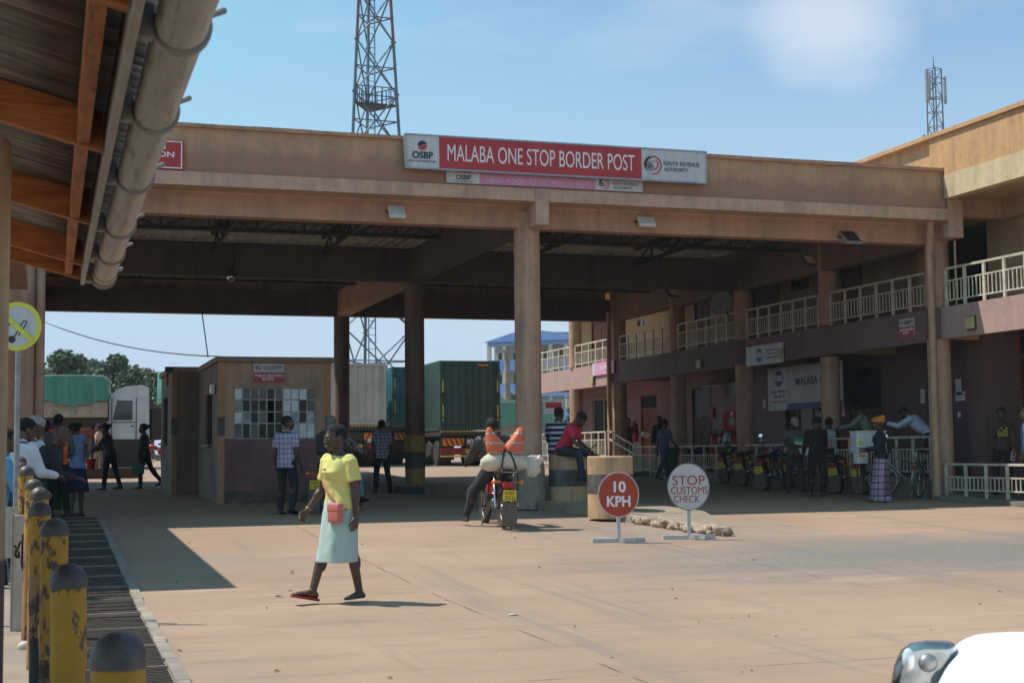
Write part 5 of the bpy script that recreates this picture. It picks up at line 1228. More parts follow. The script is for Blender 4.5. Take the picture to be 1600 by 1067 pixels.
# ================= TREES =================
leafs=[mat('hazed leaf green',(.13,.17,.10),.7,c2=(.05,.08,.035),sc=.5),mat('hazed leaf green light',(.19,.23,.14),.7,c2=(.055,.085,.035),sc=.5)]  # leaf colours lightened, distance haze put into them
bark=mat('bark',(.12,.085,.06),.9,c2=(.07,.05,.035),sc=4)
def tree(label,px,py_top,wpx,d,seed,base_py=None,group='trees beyond the border post',dens=1.0):
    rnd=random.Random(seed); c=atd(px,700,d); g=gz(c.y); t=thing('broadleaf_tree',label,'tree',(c.x,c.y,g),0,group)
    H=atd(px,py_top,d).z-g; Rr=wpx*d/F/2
    mb=MB(); mb.tube([(0,0,0),(.1,0,H*.25),(-.05,.1,H*.5),(0,0,H*.8)],[H*.035,H*.028,H*.02,.05],10)
    blobs=[]
    for i in range(16):
        a=rnd.random()*6.28; rr=Rr*.75*math.sqrt(rnd.random()); z=H*(.42+.46*rnd.random()); rr*= (1-.55*max(0,(z/H-.6)/.4)); q=Vector((math.cos(a)*rr,math.sin(a)*rr,z)); s_=Rr*rnd.uniform(.22,.42); blobs.append((q,s_))
        mb.tube([(0,0,z*.45),q*.5+Vector((0,0,z*.25)),q],[H*.014,H*.009,.03],6)
    blobs.append((Vector((0,0,H*.88)),Rr*.34))
    mb.build('trunk',bark,t,smooth=True)
    mb=MB()
    for q,s_ in blobs:
        for k in range(int(420*dens)):
            v=Vector((rnd.gauss(0,1),rnd.gauss(0,1),rnd.gauss(0,1))).normalized()*(rnd.random()**.45)*s_*rnd.uniform(.8,1.12); v.z*=.72
            p=q+v; l_=rnd.uniform(.10,.26)*(d/90)**.5; u_=Vector((rnd.gauss(0,1),rnd.gauss(0,1),rnd.gauss(0,.6))).normalized(); w_=u_.orthogonal().normalized(); w_=(Matrix.Rotation(rnd.random()*6,3,u_)@w_)
            mb.add([p-u_*l_,p+w_*l_*.5,p+u_*l_,p-w_*l_*.5],[(0,1,2,3)],rnd.random()<.45)
    o=mb.build('crown',leafs,t,fn=False)
    return t
TR=[('rounded tree above the tarpaulin lorry, left of the gap in the tree line',95,538,125,95,1),('tall dense tree between the tarpaulin lorry and the white cab',180,545,112,90,2),('thin tree behind the white cab lorry',235,572,76,100,3),('tree at the left edge behind the no smoking pole',8,575,80,80,4),('small pale tree left of the rear booth roof',262,588,60,95,5),('bushy tree filling the gap behind the white cab',160,600,130,105,6),('green tree in front of the blue building near the pole',800,610,62,110,7),('tree behind the grey wall right of the front column',905,600,40,80,8),('low tree left of the lorries by the column',50,600,70,100,9)]
TR+=[('pale hazy tree rising behind the gap between the two lorries',140,552,90,150,11),('pale hazy tree far behind the rear booth roof',225,566,95,150,12),('pale hazy tree behind the left column and no smoking pole',48,556,95,150,13)]
for lb,px,py,w,d_,sd in TR: tree(lb,px,py,w,d_,sd)
# low shrub line far away
# blue direction sign far left
p=atd(17,610,60); t=thing('blue_sign','small blue road sign beside the column at the left edge','sign',(p.x,p.y,gz(p.y)),-PSI); zc=p.z-gz(p.y); MB().box(-.24,.24,-.02,.02,zc-.35,zc+.3).build('face',mat('road sign blue',(.03,.16,.5),.5),t); MB().cap((0,.05,0),(0,.05,zc+.3),.04,.04,8).build('post',grey_metal,t); MB().add([(-.13,-.03,zc),(0,-.03,zc+.13),(0,-.03,zc-.13)],[(0,1,2)]).bar((0,-.03,zc),(.13,-.03,zc),.01,.08).build('arrow',letter,t)
# ================= CONCRETE DRUMS =================
for (px,py,w,top,lb) in((894,786,70,716,'striped yellow and black concrete drum under the seated men'),(957,803,73,720,'yellow and black concrete drum behind the 10 KPH sign, empty')):
    p=onG(px,py,.13); d=(p-O).dot(fw); r_=w/2*d/F; h=(py-top)*d/F*1.02
    t=thing('concrete_drum',lb,'drum',(p.x+math.sin(PSI)*r_*1.05,p.y+math.cos(PSI)*r_*1.05,gz(p.y)+.13),R(20),group='striped concrete drums on the island'); h+=.06
    drm=streaked('drum yellow',(.60,.36,.19),(.3,.19,.11),amt=.8,patch=(.40,.33,.22),sc=2)
    dk=streaked('drum black',(.045,.042,.04),(.16,.14,.12),amt=.8,sc=2)
    MB().lathe([(r_,-.08),(r_,h*.34)],(0,0,0),32,0).lathe([(r_*1.003,h*.34),(r_*1.003,h*.68)],(0,0,0),32,1).lathe([(r_,h*.68),(r_,h-.02),(r_-.02,h)],(0,0,0),32,0).build('body',[drm,dk],t,smooth=True)
    if px<900: DRUM=t; DH=h
# ================= PEOPLE =================
skin=mat('dark brown skin',(.060,.030,.020),.45,c2=(.085,.043,.028),sc=6,spec=.5); skin2=mat('brown skin',(.11,.055,.034),.45,c2=(.14,.07,.045),sc=6,spec=.5)
hairm=mat('black hair',(.010,.009,.009),.85,bump=.8,bsc=160)
eyew=mat('eye white',(.6,.56,.5),.3); lipm=mat('lip',(.13,.05,.045),.4); teeth=mat('teeth',(.72,.70,.64),.3)
def cloth(name,c,c2=None,rough=.85): return mat(name,c,rough,c2=c2 or tuple(x*.75 for x in c),sc=7,bump=.15,bsc=90)
def plaid(name,base,dark,acc,s=1.0):
    m=bpy.data.materials.new(name); m.use_nodes=True; t=m.node_tree; b=t.nodes['Principled BSDF']; l=t.links.new; b.inputs['Roughness'].default_value=.85
    tc=N(t,'ShaderNodeTexCoord'); sp=N(t,'ShaderNodeSeparateXYZ'); l(tc.outputs['Object'],sp.inputs[0])
    ax=N(t,'ShaderNodeMath',operation='ADD'); l(sp.outputs[0],ax.inputs[0]); l(sp.outputs[1],ax.inputs[1])
    cur=(*base,1)
    def line(src,size,th,off,col,f,cur):
        a=N(t,'ShaderNodeMath',operation='ADD'); a.inputs[1].default_value=off; l(src,a.inputs[0])
        w=N(t,'ShaderNodeMath',operation='PINGPONG'); w.inputs[1].default_value=size/2; l(a.outputs[0],w.inputs[0])
        c=N(t,'ShaderNodeMath',operation='LESS_THAN'); c.inputs[1].default_value=th/2; l(w.outputs[0],c.inputs[0])
        k=N(t,'ShaderNodeMath',operation='MULTIPLY'); k.inputs[1].default_value=f; l(c.outputs[0],k.inputs[0])
        x=N(t,'ShaderNodeMix',data_type='RGBA'); l(k.outputs[0],x.inputs['Factor']); x.inputs['B'].default_value=(*col,1)
        if isinstance(cur,tuple): x.inputs['A'].default_value=cur
        else: l(cur,x.inputs['A'])
        return x.outputs['Result']
    z=sp.outputs[2]; x_=ax.outputs[0]
    cur=line(z,.10*s,.035*s,0,dark,.7,cur); cur=line(x_,.10*s,.035*s,0,dark,.7,cur)
    if acc: cur=line(z,.10*s,.012*s,.05*s,acc,.8,cur); cur=line(x_,.10*s,.012*s,.05*s,acc,.8,cur)
    l(cur,b.inputs['Base Color']); return m
def stripes(name,base,bar,size=.09,th=.02,n=2):
    m=bpy.data.materials.new(name); m.use_nodes=True; t=m.node_tree; b=t.nodes['Principled BSDF']; l=t.links.new; b.inputs['Roughness'].default_value=.85
    tc=N(t,'ShaderNodeTexCoord'); sp=N(t,'ShaderNodeSeparateXYZ'); l(tc.outputs['Object'],sp.inputs[0]); cur=None
    w=N(t,'ShaderNodeMath',operation='PINGPONG'); w.inputs[1].default_value=size/2; l(sp.outputs[2],w.inputs[0])
    r_=N(t,'ShaderNodeValToRGB'); r_.color_ramp.interpolation='CONSTANT'; r_.color_ramp.elements[0].color=(*bar,1); r_.color_ramp.elements[1].position=th/size*2*.5; r_.color_ramp.elements[1].color=(*base,1)
    e=r_.color_ramp.elements.new(.30); e.color=(*bar,1); e=r_.color_ramp.elements.new(.42); e.color=(*base,1)
    sc_=N(t,'ShaderNodeMath',operation='MULTIPLY'); sc_.inputs[1].default_value=2/size; l(w.outputs[0],sc_.inputs[0]); l(sc_.outputs[0],r_.inputs[0]); l(r_.outputs[0],b.inputs['Base Color']); return m
C_={}
def CL(name,c,**k):
    if name not in C_: C_[name]=cloth(name,c,**k)
    return C_[name]
def rotm(yaw=0,pitch=0,roll=0): return Matrix.Rotation(R(yaw),3,'Z')@Matrix.Rotation(R(-pitch),3,'X')@Matrix.Rotation(R(roll),3,'Y')
def DV(fl,ab=0,s=1): # direction: flexed forward by fl deg from hanging, abducted sideways by ab
    return Vector((s*math.sin(R(ab)),math.sin(R(fl))*math.cos(R(ab)),-math.cos(R(fl))*math.cos(R(ab))))
def head_mb(mb,c,M,k,female=False,fine=False):
    def e(x,y,z,a,b,d,nu=16,nv=10): mb.ell(c+M@(Vector((x,y,z))*k),a*k,b*k,d*k,M,nu,nv)
    e(0,-.012,.03,.074,.094,.082,20,14); e(0,.018,-.02,.064,.074,.075,20,14)
    e(0,.032,-.062,.050,.055,.05); e(0,.062,-.092,.024,.022,.020); e(0,-.01,-.06,.055,.055,.05)
    e(0,.092,-.022,.0125,.016,.024); e(0,.103,-.036,.017,.013,.010); e(-.012,.096,-.038,.009,.010,.007);e(.012,.096,-.038,.009,.010,.007)
    e(0,.083,.012,.05,.014,.012)
    for s in(-1,1):
        e(s*.034,.062,-.032,.022,.022,.018); e(s*.078,-.005,-.015,.009,.020,.032)
    e(0,.088,-.064,.024,.011,.008); e(0,.085,-.075,.021,.011,.008)
def hand_mb(mb,w,d,pn,k,thumb_side,curl=25,fine=True):
    """w wrist point, d hand direction, pn palm normal, thumb_side unit vector"""
    d=d.normalized(); pn=(pn-d*pn.dot(d)).normalized(); sd=d.cross(pn).normalized()
    if sd.dot(thumb_side)<0: sd=-sd
    M=Matrix((sd,pn,d)).transposed()
    rr=[]
    for t,wd,th in((0,.024,.019),(.03,.031,.017),(.06,.040,.016),(.088,.041,.0135)):
        rr.append([w+d*t*k+sd*math.cos(a)*wd*k+pn*math.sin(a)*th*k for a in [2*math.pi*j/12 for j in range(12)]])
    mb.rings(rr)
    L_=((.028,.040,.86),(.0095,.045,1.0),(-.0095,.042,.94),(-.0275,.036,.78))
    for off,l0,sc in L_:
        p=w+(d*.085+sd*off)*k; a=curl*.6; fr=.0088*k*(1 if fine else 1.15); segs=(.040*sc,.026*sc,.020*sc); dd=d; pts=[p-d*.01*k,p]
        ang=0
        for sgl,ca in zip(segs,(curl*.6,curl*1.1,curl*.8)):
            ang+=ca; dd=(d*math.cos(R(ang))+pn*math.sin(R(ang))+sd*off*1.6).normalized(); p=p+dd*sgl*k; pts.append(p)
        mb.tube(pts,[fr*1.05,fr*1.05,fr,fr*.92,fr*.75],8)
    p=w+(d*.028+sd*.022)*k; q=p+(d*.03+sd*.024+pn*.012)*k; r_=q+(d*.030+sd*.010+pn*.012)*k; e=r_+(d*.022+pn*.010)*k
    mb.tube([p,q,r_,e],[.013*k,.0115*k,.0105*k,.008*k],8)
def person(label,loc,face,H=1.7,rz=None,lean=0,side=0,twist=0,headyaw=0,headpitch=0,arms=((5,8,15,4),(5,8,15,4)),legs=((8,3,8),(-8,3,8)),
           top=None,bottom=None,skin_=None,hair='short',female=False,sleeve='short',skirt=None,shoes=black,hat=None,hz=None,foot='shoe',vox=.0115,fine=False,build=1.0,group=None,untuck=.0,hood=False,wr=.006,extra=None,trail=None):
    """arms: (upper flex, upper abduct, fore flex, fore abduct[,hand curl]) absolute angles; legs: (thigh flex, abduct, shin flex[,toe])"""
    t=thing('person',label,'person',loc,rz if rz is not None else -(PSI+R(face)),group)
    k=H/1.7; sk=skin_ or skin; B=build
    hipz=.0; thl=.415*k; shl=.400*k; ank=.075*k
    sw_=.165*k*(.92 if female else 1.02)*B; hw=.088*k*(1.04 if female else 1)
    ft=[]
    L=[]
    for i,s in enumerate((-1,1)):
        lg=legs[i]; hp=Vector((s*hw,0,0)); kn=hp+DV(lg[0],lg[1],s)*thl; an=kn+DV(lg[2],lg[1]*.5 if len(lg)<5 else lg[4],s)*shl; L.append((hp,kn,an)); toe=lg[3] if len(lg)>3 else 0
        ft.append(an.z-ank - max(0,math.sin(R(-toe)))*.16*k)
    if hz is None: base=-min(ft)
    else: base=hz
    Z=Vector((0,0,base)); L=[tuple(v+Z for v in q) for q in L]; P0=Z.copy()
    Ms=Matrix.Rotation(R(-lean),3,'X')@Matrix.Rotation(R(side),3,'Y'); Mt=Ms@Matrix.Rotation(R(twist),3,'Z')
    up_=Ms@Vector((0,0,1))
    def sp(x,y,z): f_=min(1,max(0,z/.42)); M_=Ms@Matrix.Rotation(R(twist*f_),3,'Z'); f2=min(1,max(0,(z+.05)/.2)); z*=1.06; v=M_@Vector((x*k,y*k,z*k)); v0=Vector((x*k,y*k,z*k)); return P0+v0.lerp(v,f2)
    # torso sections z, halfwidth, halfdepth, y offset
    if female: sec=[(-.10,.075,.06,-.01),(-.04,.150,.098,-.012),(.03,.158,.105,-.012),(.10,.140,.092,-.004),(.18,.122,.083,.004),(.26,.128,.090,.010),(.33,.142,.112,.016),(.39,.150,.092,.006),(.44,.145,.076,-.004),(.475,.085,.058,-.008),(.50,.045,.045,-.005)]
    else: sec=[(-.10,.075,.06,0),(-.04,.142,.092,-.005),(.03,.145,.098,-.006),(.10,.138,.094,-.002),(.18,.138,.094,.002),(.26,.150,.104,.003),(.34,.165,.108,.003),(.40,.172,.098,-.002),(.45,.155,.082,-.006),(.485,.095,.062,-.008),(.51,.052,.05,-.006)]
    def torso(mb,grow=0,z0=-9,z1=9,nn=22,flare=0):
        rs=[]
        zs=[s_[0] for s_ in sec]
        lst=[s_ for s_ in sec if z0<=s_[0]<=z1]
        def at(z):
            for a,b in zip(sec,sec[1:]):
                if a[0]<=z<=b[0]: q=(z-a[0])/(b[0]-a[0]); return tuple(a[i]+(b[i]-a[i])*q for i in range(4))
            return sec[0] if z<sec[0][0] else sec[-1]
        if z0>-9: s_=at(max(z0,-.0)); lst=[(z0,s_[1] if z0>=0 else at(.0)[1],s_[2] if z0>=0 else at(.0)[2],s_[3])]+[q for q in lst if q[0]>z0+.02 and q[0]>-.0]
        if z1<9: lst=lst+[(z1,)+at(z1)[1:]]
        for z,a,b,y in lst:
            g=grow+(flare*(1-min(1,max(0,(z-z0)/.2))) if z0>-9 else 0)
            rs.append([sp((a*B+g/k)*math.copysign(abs(math.cos(t_))**.86,math.cos(t_)),(b*B+g/k)*math.sin(t_)+y,z) for t_ in [2*math.pi*j/nn for j in range(nn)]])
        mb.rings(rs)
    body=MB(); torso(body)
    nb=sp(0,-.012,.49); hd=Ms; hy=Matrix.Rotation(R(headyaw+twist*.5),3,'Z')
    MH=hy@Matrix.Rotation(R(-headpitch-lean*.15),3,'X')
    hc=nb+ (Ms@Vector((0,.020,.070))+MH@Vector((0,.012,.090)))*k
    body.cap(nb-up_*.04*k,hc+MH@Vector((0,-.015,-.05))*k,.062*k*(.86 if female else 1),.054*k*(.86 if female else 1),14)
    HS=1.10*(1.03 if female else 1); head_mb(body,hc,MH,k*HS)
    A=[]
    for i,s in enumerate((-1,1)):
        a=arms[i]; sh=sp(s*(sw_/k),-.005,.435); el=sh+DV(a[0],a[1],s)*.285*k; wr_=el+DV(a[2],a[3],s)*.250*k; A.append((sh,el,wr_))
        body.cap(sh,el,.046*k*B,.037*k*B,12); body.cap(el,wr_,.037*k*B,.025*k,12)
        mid=el.lerp(wr_,.3); body.ell(mid,.040*k*B,.040*k*B,.07*k,(wr_-el).to_track_quat('Z','Y').to_matrix(),12,8)
        dirh=(wr_-el).normalized(); pn=Vector((-s,0.15,0)) if abs(dirh.z)>.6 else Vector((-s*.4,0,-.8)) if not(len(a)>5) else Vector(a[5])
        hand_mb(body,wr_,dirh,pn,k,Vector((0,1,0)) if abs(dirh.z)>.6 else Vector((-s*.5,0,1)),a[4] if len(a)>4 else 22,fine)
    for i,(hp,kn,an) in enumerate(L):
        s=(-1,1)[i]; body.cap(hp,kn,.080*k*B,.052*k*B,14); body.cap(kn,an,.050*k*B,.036*k,14); body.ell(kn.lerp(an,.3)+Vector((0,-.012*k,0)),.052*k*B,.054*k*B,.10*k,None,12,8)
    # feet
    shoe_l=[]
    for i,(hp,kn,an) in enumerate(L):
        s=(-1,1)[i]; lg=legs[i]; toe=lg[3] if len(lg)>3 else 0
        yw=R(8*-s); fd=Matrix.Rotation(yw,3,'Z')@Vector((0,math.cos(R(toe)),math.sin(R(toe)))); fu=Matrix.Rotation(yw,3,'Z')@Vector((0,-math.sin(R(toe)),math.cos(R(toe)))); fs=fd.cross(fu)
        MF=Matrix((fs,fd,fu)).transposed(); hl=an-fu*(ank-.0)
        def fp(x,y,z): return hl+MF@(Vector((x,y,z))*k)
        def foot_(mb,g,fl):
            rs=[]
            for y,wd,ht in((-.062,.022,.03),(-.055,.034,.055),(-.02,.038,.085),(.04,.037,.075),(.10,.044,.048),(.15,.046,.034),(.185,.036,.026),(.20,.018,.016)):
                rs.append([fp((wd+g)*math.cos(a),y+(g if y>0 else -g),max(0,(ht+g)*(.5+.5*math.sin(a)))-fl) for a in [2*math.pi*j/12 for j in range(12)]])
            mb.rings(rs)
        foot_(body,0,-.008 if foot!='shoe' else 0)
        shoe_l.append((foot_,fp,an,kn))
    me=baked(body,vox,2,.35)
    me.materials.append(sk)
    for p in me.polygons: p.use_smooth=True
    o=bpy.data.objects.new('body',me); COL.objects.link(o); o.parent=t
    def wrinkle(me,amp,fq=9,seed=0):
        ns=[v.normal.copy() for v in me.vertices]
        for v,vn in zip(me.vertices,ns):
            q=v.co*fq; n_=noise.noise(Vector((q.x+seed,q.y,q.z*.55)))+.5*noise.noise(Vector((q.x*2.1,q.y*2.1+seed,q.z*1.1)))
            v.co+=vn*amp*n_*1.6
    def garment(nm,mb,m_,v=None,amp=None,sm=2):
        me=baked(mb,v or max(vox,.0105),sm,.4); wrinkle(me,wr if amp is None else amp,seed=len(label)); me.materials.append(m_)
        for p in me.polygons: p.use_smooth=True
        o=bpy.data.objects.new(nm,me); COL.objects.link(o); o.parent=t; return o
    def flat(mb,p,q,r0,r1,n=16):
        mb.tube([p,p.lerp(q,.5),q],[r0,(r0+r1)/2,r1],n)
    if top is not None:
        mb=MB(); torso(mb,.016*k,z0=(-.02-untuck if bottom is not None or skirt else -.06),z1=.478 if sleeve!='jacket' else .49,flare=.012)
        for i,(sh,el,wr_) in enumerate(A):
            sr_=(.053 if female else .060)*k*B; mb.ell(sh,sr_,sr_,sr_,None,14,9)
            if sleeve=='short': flat(mb,sh,sh.lerp(el,.72),.064*k*B,.064*k*B)
            elif sleeve=='none': pass
            else:
                g=.012 if sleeve=='jacket' else .004
                mb.cap(sh,el,(.058+g)*k*B,(.050+g)*k*B,14); flat(mb,el,el.lerp(wr_,.95 if sleeve!='rolled' else .35),(.050+g)*k*B,(.036+g)*k)
        if sleeve in('jacket','long') and hood:
            mb.tube([nb+Matrix.Rotation(R(a),3,'Z')@Vector((0,.085*k,.0))+Vector((0,-.015,.035 if abs(a)<100 else .03)) for a in range(0,360,30)],.035*k,8,wrap=True,close=False); mb.ell(nb+Ms@Vector((0,-.10,-.01))*k,.10*k,.055*k,.085*k)
        garment('jacket' if sleeve=='jacket' else 'shirt',mb,top)
        if sleeve=='long' or sleeve=='rolled' or sleeve=='short' and not female:
            mb=MB(); mb.tube([nb+Matrix.Rotation(R(a),3,'Z')@Vector((0,.062*k,0))+up_*(.028 if abs(180-a)<100 else .012)*k for a in range(0,360,30)],.014*k,8,wrap=True,close=False); mb.build('collar',top,t,smooth='all')
    if bottom is not None:
        mb=MB(); rs=[]
        torso(mb,.008*k,z0=-9,z1=.05)
        for i,(hp,kn,an) in enumerate(L):
            mb.cap(hp,kn,.094*k*B,.066*k*B,16); flat(mb,kn,an.lerp(kn,.06),.066*k*B,.056*k); mb.ell(kn,.066*k*B,.066*k*B,.066*k*B,None,12,8)
        garment('trousers',mb,bottom)
    if skirt is not None:
        ln,hemw,hemd,m_=skirt; mb=MB(); rs=[]
        kx=(L[0][1]+L[1][1])/2; ax_=(L[0][2]+L[1][2])/2
        hemc=Vector((0,(kx.y if ln<.5 else (kx.y+ax_.y)/2)*.8,P0.z-ln*k))
        for i in range(15):
            q=i/14; z=P0.z+.10*k+(hemc.z-P0.z-.10*k)*q; e=q**1.1
            cx_=P0.x*(1-q); cyy=P0.y*(1-q)+hemc.y*e; w0=.156*k*B; d0=.108*k*B
            bul=1+.13*math.sin(min(1,q*2.2)*math.pi*.5)*(1 if q<.45 else 1)
            ww=(w0*bul*(1-e)+hemw*k*e); dd=(d0*bul*(1-e)+hemd*k*e)
            rs.append([Vector((cx_+ww*math.cos(a)*(1+.03*math.sin(a*7+q*2)*q),cyy+dd*math.sin(a)*(1+.05*math.sin(a*6+1)*q),z)) for a in [2*math.pi*j/40 for j in range(40)]])
        mb.rings(rs); garment('skirt',mb,m_,amp=wr*.7,sm=1)
    if foot=='shoe':
        for f_,fp,an,kn in shoe_l:
            mb=MB(); f_(mb,.008,.004); mb.lathe([(.052*k,-.05*k),(.044*k,.03*k)],an,12); mb.build('shoe',shoes,t,smooth=True)
    elif foot in('sandal','flipflop'):
        for f_,fp,an,kn in shoe_l:
            mb=MB(); out_=[(-.03,-.07),(.03,-.07),(.040,-.01),(.036,.05),(.052,.12),(.045,.18),(.015,.21),(-.02,.208),(-.045,.18),(-.050,.12),(-.036,.05),(-.04,-.01)]
            mb.rings([[fp(x*1.14,y*1.05,z) for x,y in out_] for z in(-.016,.010)])
            mb.build('sole',shoes,t)
            mb=MB(); mb.tube([fp(-.045,.04,.012),fp(-.03,.075,.05),fp(.004,.135,.045),fp(.004,.15,.012)],.0085*k,8); mb.tube([fp(.045,.04,.012),fp(.03,.075,.05),fp(.004,.135,.045)],.0085*k,8)
            if foot=='sandal': mb.tube([fp(-.05,.10,.01),fp(-.02,.10,.055),fp(.02,.10,.055),fp(.05,.10,.01)],.014*k,8)
            mb.build('strap',shoes,t,smooth='all')
    # hair
    def hp_(x,y,z): return hc+MH@(Vector((x,y,z))*k*HS)
    if hair=='short' or hair=='bun' or hair=='afro':
        g=(1.02 if fine else 1.04) if hair=='short' else 1.09 if hair=='bun' else 1.3
        mb=MB(); vs=[];nu,nv=24,14; rows=[]
        bm=bmesh.new(); bmesh.ops.create_uvsphere(bm,u_segments=28,v_segments=20,radius=1)
        for v in bm.verts: v.co=Vector((v.co.x*.076*g,v.co.y*.096*g-.013,v.co.z*.084*g+.031))
        dl=[v for v in bm.verts if v.co.z< (.045+.02*max(0,1-abs(v.co.x)/.05) if v.co.y>.035 else (.0 if v.co.y>-.01 else -.035))]
        bmesh.ops.delete(bm,geom=dl,context='VERTS'); me=bpy.data.meshes.new('hair')
        for v in bm.verts: v.co+=noise.noise_vector(v.co*60)*.004; v.co=hp_(*v.co)
        bm.to_mesh(me); bm.free(); me.materials.append(hairm)
        for p in me.polygons: p.use_smooth=True
        o=bpy.data.objects.new('hair',me); COL.objects.link(o); o.parent=t; s_=o.modifiers.new('t','SOLIDIFY'); s_.thickness=.006*k; s_.offset=-1
        if hair=='bun': MB().ell(hp_(0,-.115,.05),.055*k,.05*k,.05*k).build('hair_bun',hairm,t,smooth='all')
    if hat: hat(t,hp_,k,MH)
    # eyes
    mb=MB();
    for s in(-1,1): MB().ell(hp_(s*.030,.0755 if not fine else .080,-.006),.014*k,.007*k,.0065*k,MH,10,7).build('eye',eyew,t,smooth='all'); MB().ell(hp_(s*.030,.0825 if not fine else .0865,-.006),.006*k,.003*k,.006*k,MH,8,6).build('pupil',black,t)
    if fine:
        for s in(-1,1):
            pts=[hp_(s*x,y,z) for x,y,z in((.014,.095,.010),(.030,.092,.015),(.048,.078,.010))]; MB().tube(pts,[.003*k,.004*k,.002*k],6).build('eyebrow',hairm,t)
        MB().tube([hp_(x,.0995-abs(x)*.35,-.063+abs(x)*.25) for x in(-.026,-.013,0,.013,.026)],[.002*k,.0055*k,.006*k,.0055*k,.002*k],8).build('upper_lip',lipm,t,smooth='all')
        MB().tube([hp_(x,.096-abs(x)*.35,-.078+abs(x)*.35) for x in(-.024,-.012,0,.012,.024)],[.002*k,.006*k,.007*k,.006*k,.002*k],8).build('lower_lip',lipm,t,smooth='all')
        MB().tube([hp_(x,.0985-abs(x)*.35,-.0705+abs(x)*.3) for x in(-.022,-.011,0,.011,.022)],[.002*k,.004*k,.0045*k,.004*k,.002*k],8).build('teeth',teeth,t,smooth='all')
    t['k']=k; del t['k']
    W_=Matrix.Translation(Vector(loc))@Matrix.Rotation(t.rotation_euler.z,4,'Z')
    return dict(t=t,A=A,L=L,sp=sp,hp=hp_,k=k,hc=hc,W=W_,nb=nb,MH=MH)
def cap_hat(m_,brim=True):
    def f(t,hp,k,MH):
        mb=MB(); rs=[]
        for z,r_ in((.02,.090),(.05,.092),(.085,.082),(.11,.06),(.125,.02)): rs.append([hp(r_*.86*math.cos(a),r_*1.1*math.sin(a)-.013,z) for a in [2*math.pi*j/20 for j in range(20)]])
        mb.rings(rs); mb.build('cap',m_,t,smooth='all')
        if brim: mb=MB(); mb.rings([[hp(.065*math.cos(a)*q,.075+.075*math.sin(a)*q,.025+zz-.02*math.sin(a)) for a in [math.pi*j/10 for j in range(11)]] for q,zz in((1,0),(1,.008))]); mb.build('peak',m_,t)
    return f
def kufi(m_):
    def f(t,hp,k,MH):
        mb=MB(); mb.rings([[hp(r_*.9*math.cos(a),r_*1.1*math.sin(a)-.02,z) for a in [2*math.pi*j/24 for j in range(24)]] for z,r_ in((.035,.088),(.115,.084),(.12,.07))]); mb.build('kufi_cap',m_,t,smooth=True)
    return f
def wrap_hat(m_):
    def f(t,hp,k,MH):
        mb=MB(); mb.ell(hp(0,-.03,.055),.095*k,.12*k,.085*k,MH,18,12); mb.ell(hp(0,-.10,.10),.06*k,.06*k,.05*k,MH)
        for q in(.02,.05,.08): mb.tube([hp(.092*math.cos(a)*(1.02-q),.115*math.sin(a)*(1.02-q)-.02,.03+q+.02*math.sin(a+q*30)) for a in [2*math.pi*j/20 for j in range(20)]],.013*k,8,wrap=True,close=False)
        me=baked(mb,.009,2,.5); me.materials.append(m_); o=bpy.data.objects.new('headwrap',me); COL.objects.link(o); o.parent=t
        for p in me.polygons: p.use_smooth=True
    return f
def beanie(m_):
    def f(t,hp,k,MH):
        mb=MB(); mb.rings([[hp(r_*.86*math.cos(a),r_*1.1*math.sin(a)-.015,z) for a in [2*math.pi*j/20 for j in range(20)]] for z,r_ in((-.01,.088),(.03,.094),(.07,.088),(.10,.068),(.125,.03),(.13,.005))]); mb.build('knit_cap',m_,t,smooth='all')
    return f
def hooded(m_):
    def f(t,hp,k,MH):
        mb=MB(); mb.ell(hp(0,-.02,.02),.10*k,.115*k,.12*k,MH,18,12); mb.ell(hp(0,-.05,-.10),.10*k,.09*k,.08*k,MH); me=baked(mb,.01,3,.5); me.materials.append(m_)
        for p in me.polygons: p.use_smooth=True
        o=bpy.data.objects.new('hood',me); COL.objects.link(o); o.parent=t
    return f
def world_of(P,v): return P['W']@Vector(v)
def inhand(P,i,off=(0,0,0)): # world point at the palm of hand i
    sh,el,w=P['A'][i]; d=(w-el).normalized(); return P['W']@(w+d*.07*P['k'])+Vector(off)
navyj=CL('dark trousers',(.022,.023,.030)); blk_=CL('black cloth',(.014,.014,.016)); 
G=lambda px,py,dz=0: (lambda p:(p.x,p.y,p.z))(onG(px,py,dz))
# ---- 1 the walking woman ----
yel=cloth('pale yellow cotton',(.66,.60,.20),(.60,.54,.17)); mint=cloth('pale mint cotton',(.40,.50,.46),(.36,.46,.42)); ffl=mat('pink red rubber sandal',(.48,.07,.07),.5)
loc=onG(532,941); 
P=person('woman in yellow T-shirt, pale mint skirt and red flip-flops walking across the sunny road',(loc.x,loc.y,loc.z+.026),-136,H=1.70,lean=3,headyaw=-14,headpitch=3,
 arms=((-7,9,4,5,28),(2,15,34,12,40)),legs=((-7,2,-13,0),(17,2,18,12)),top=yel,bottom=None,female=True,skirt=(.51,.205,.205,mint),sleeve='short',foot='flipflop',shoes=ffl,fine=True,vox=.0066,wr=.007,build=1.10)
t=P['t']; sp=P['sp']
bagm=mat('salmon pink bag leather',(.55,.17,.14),.45,c2=(.48,.14,.12),sc=6)
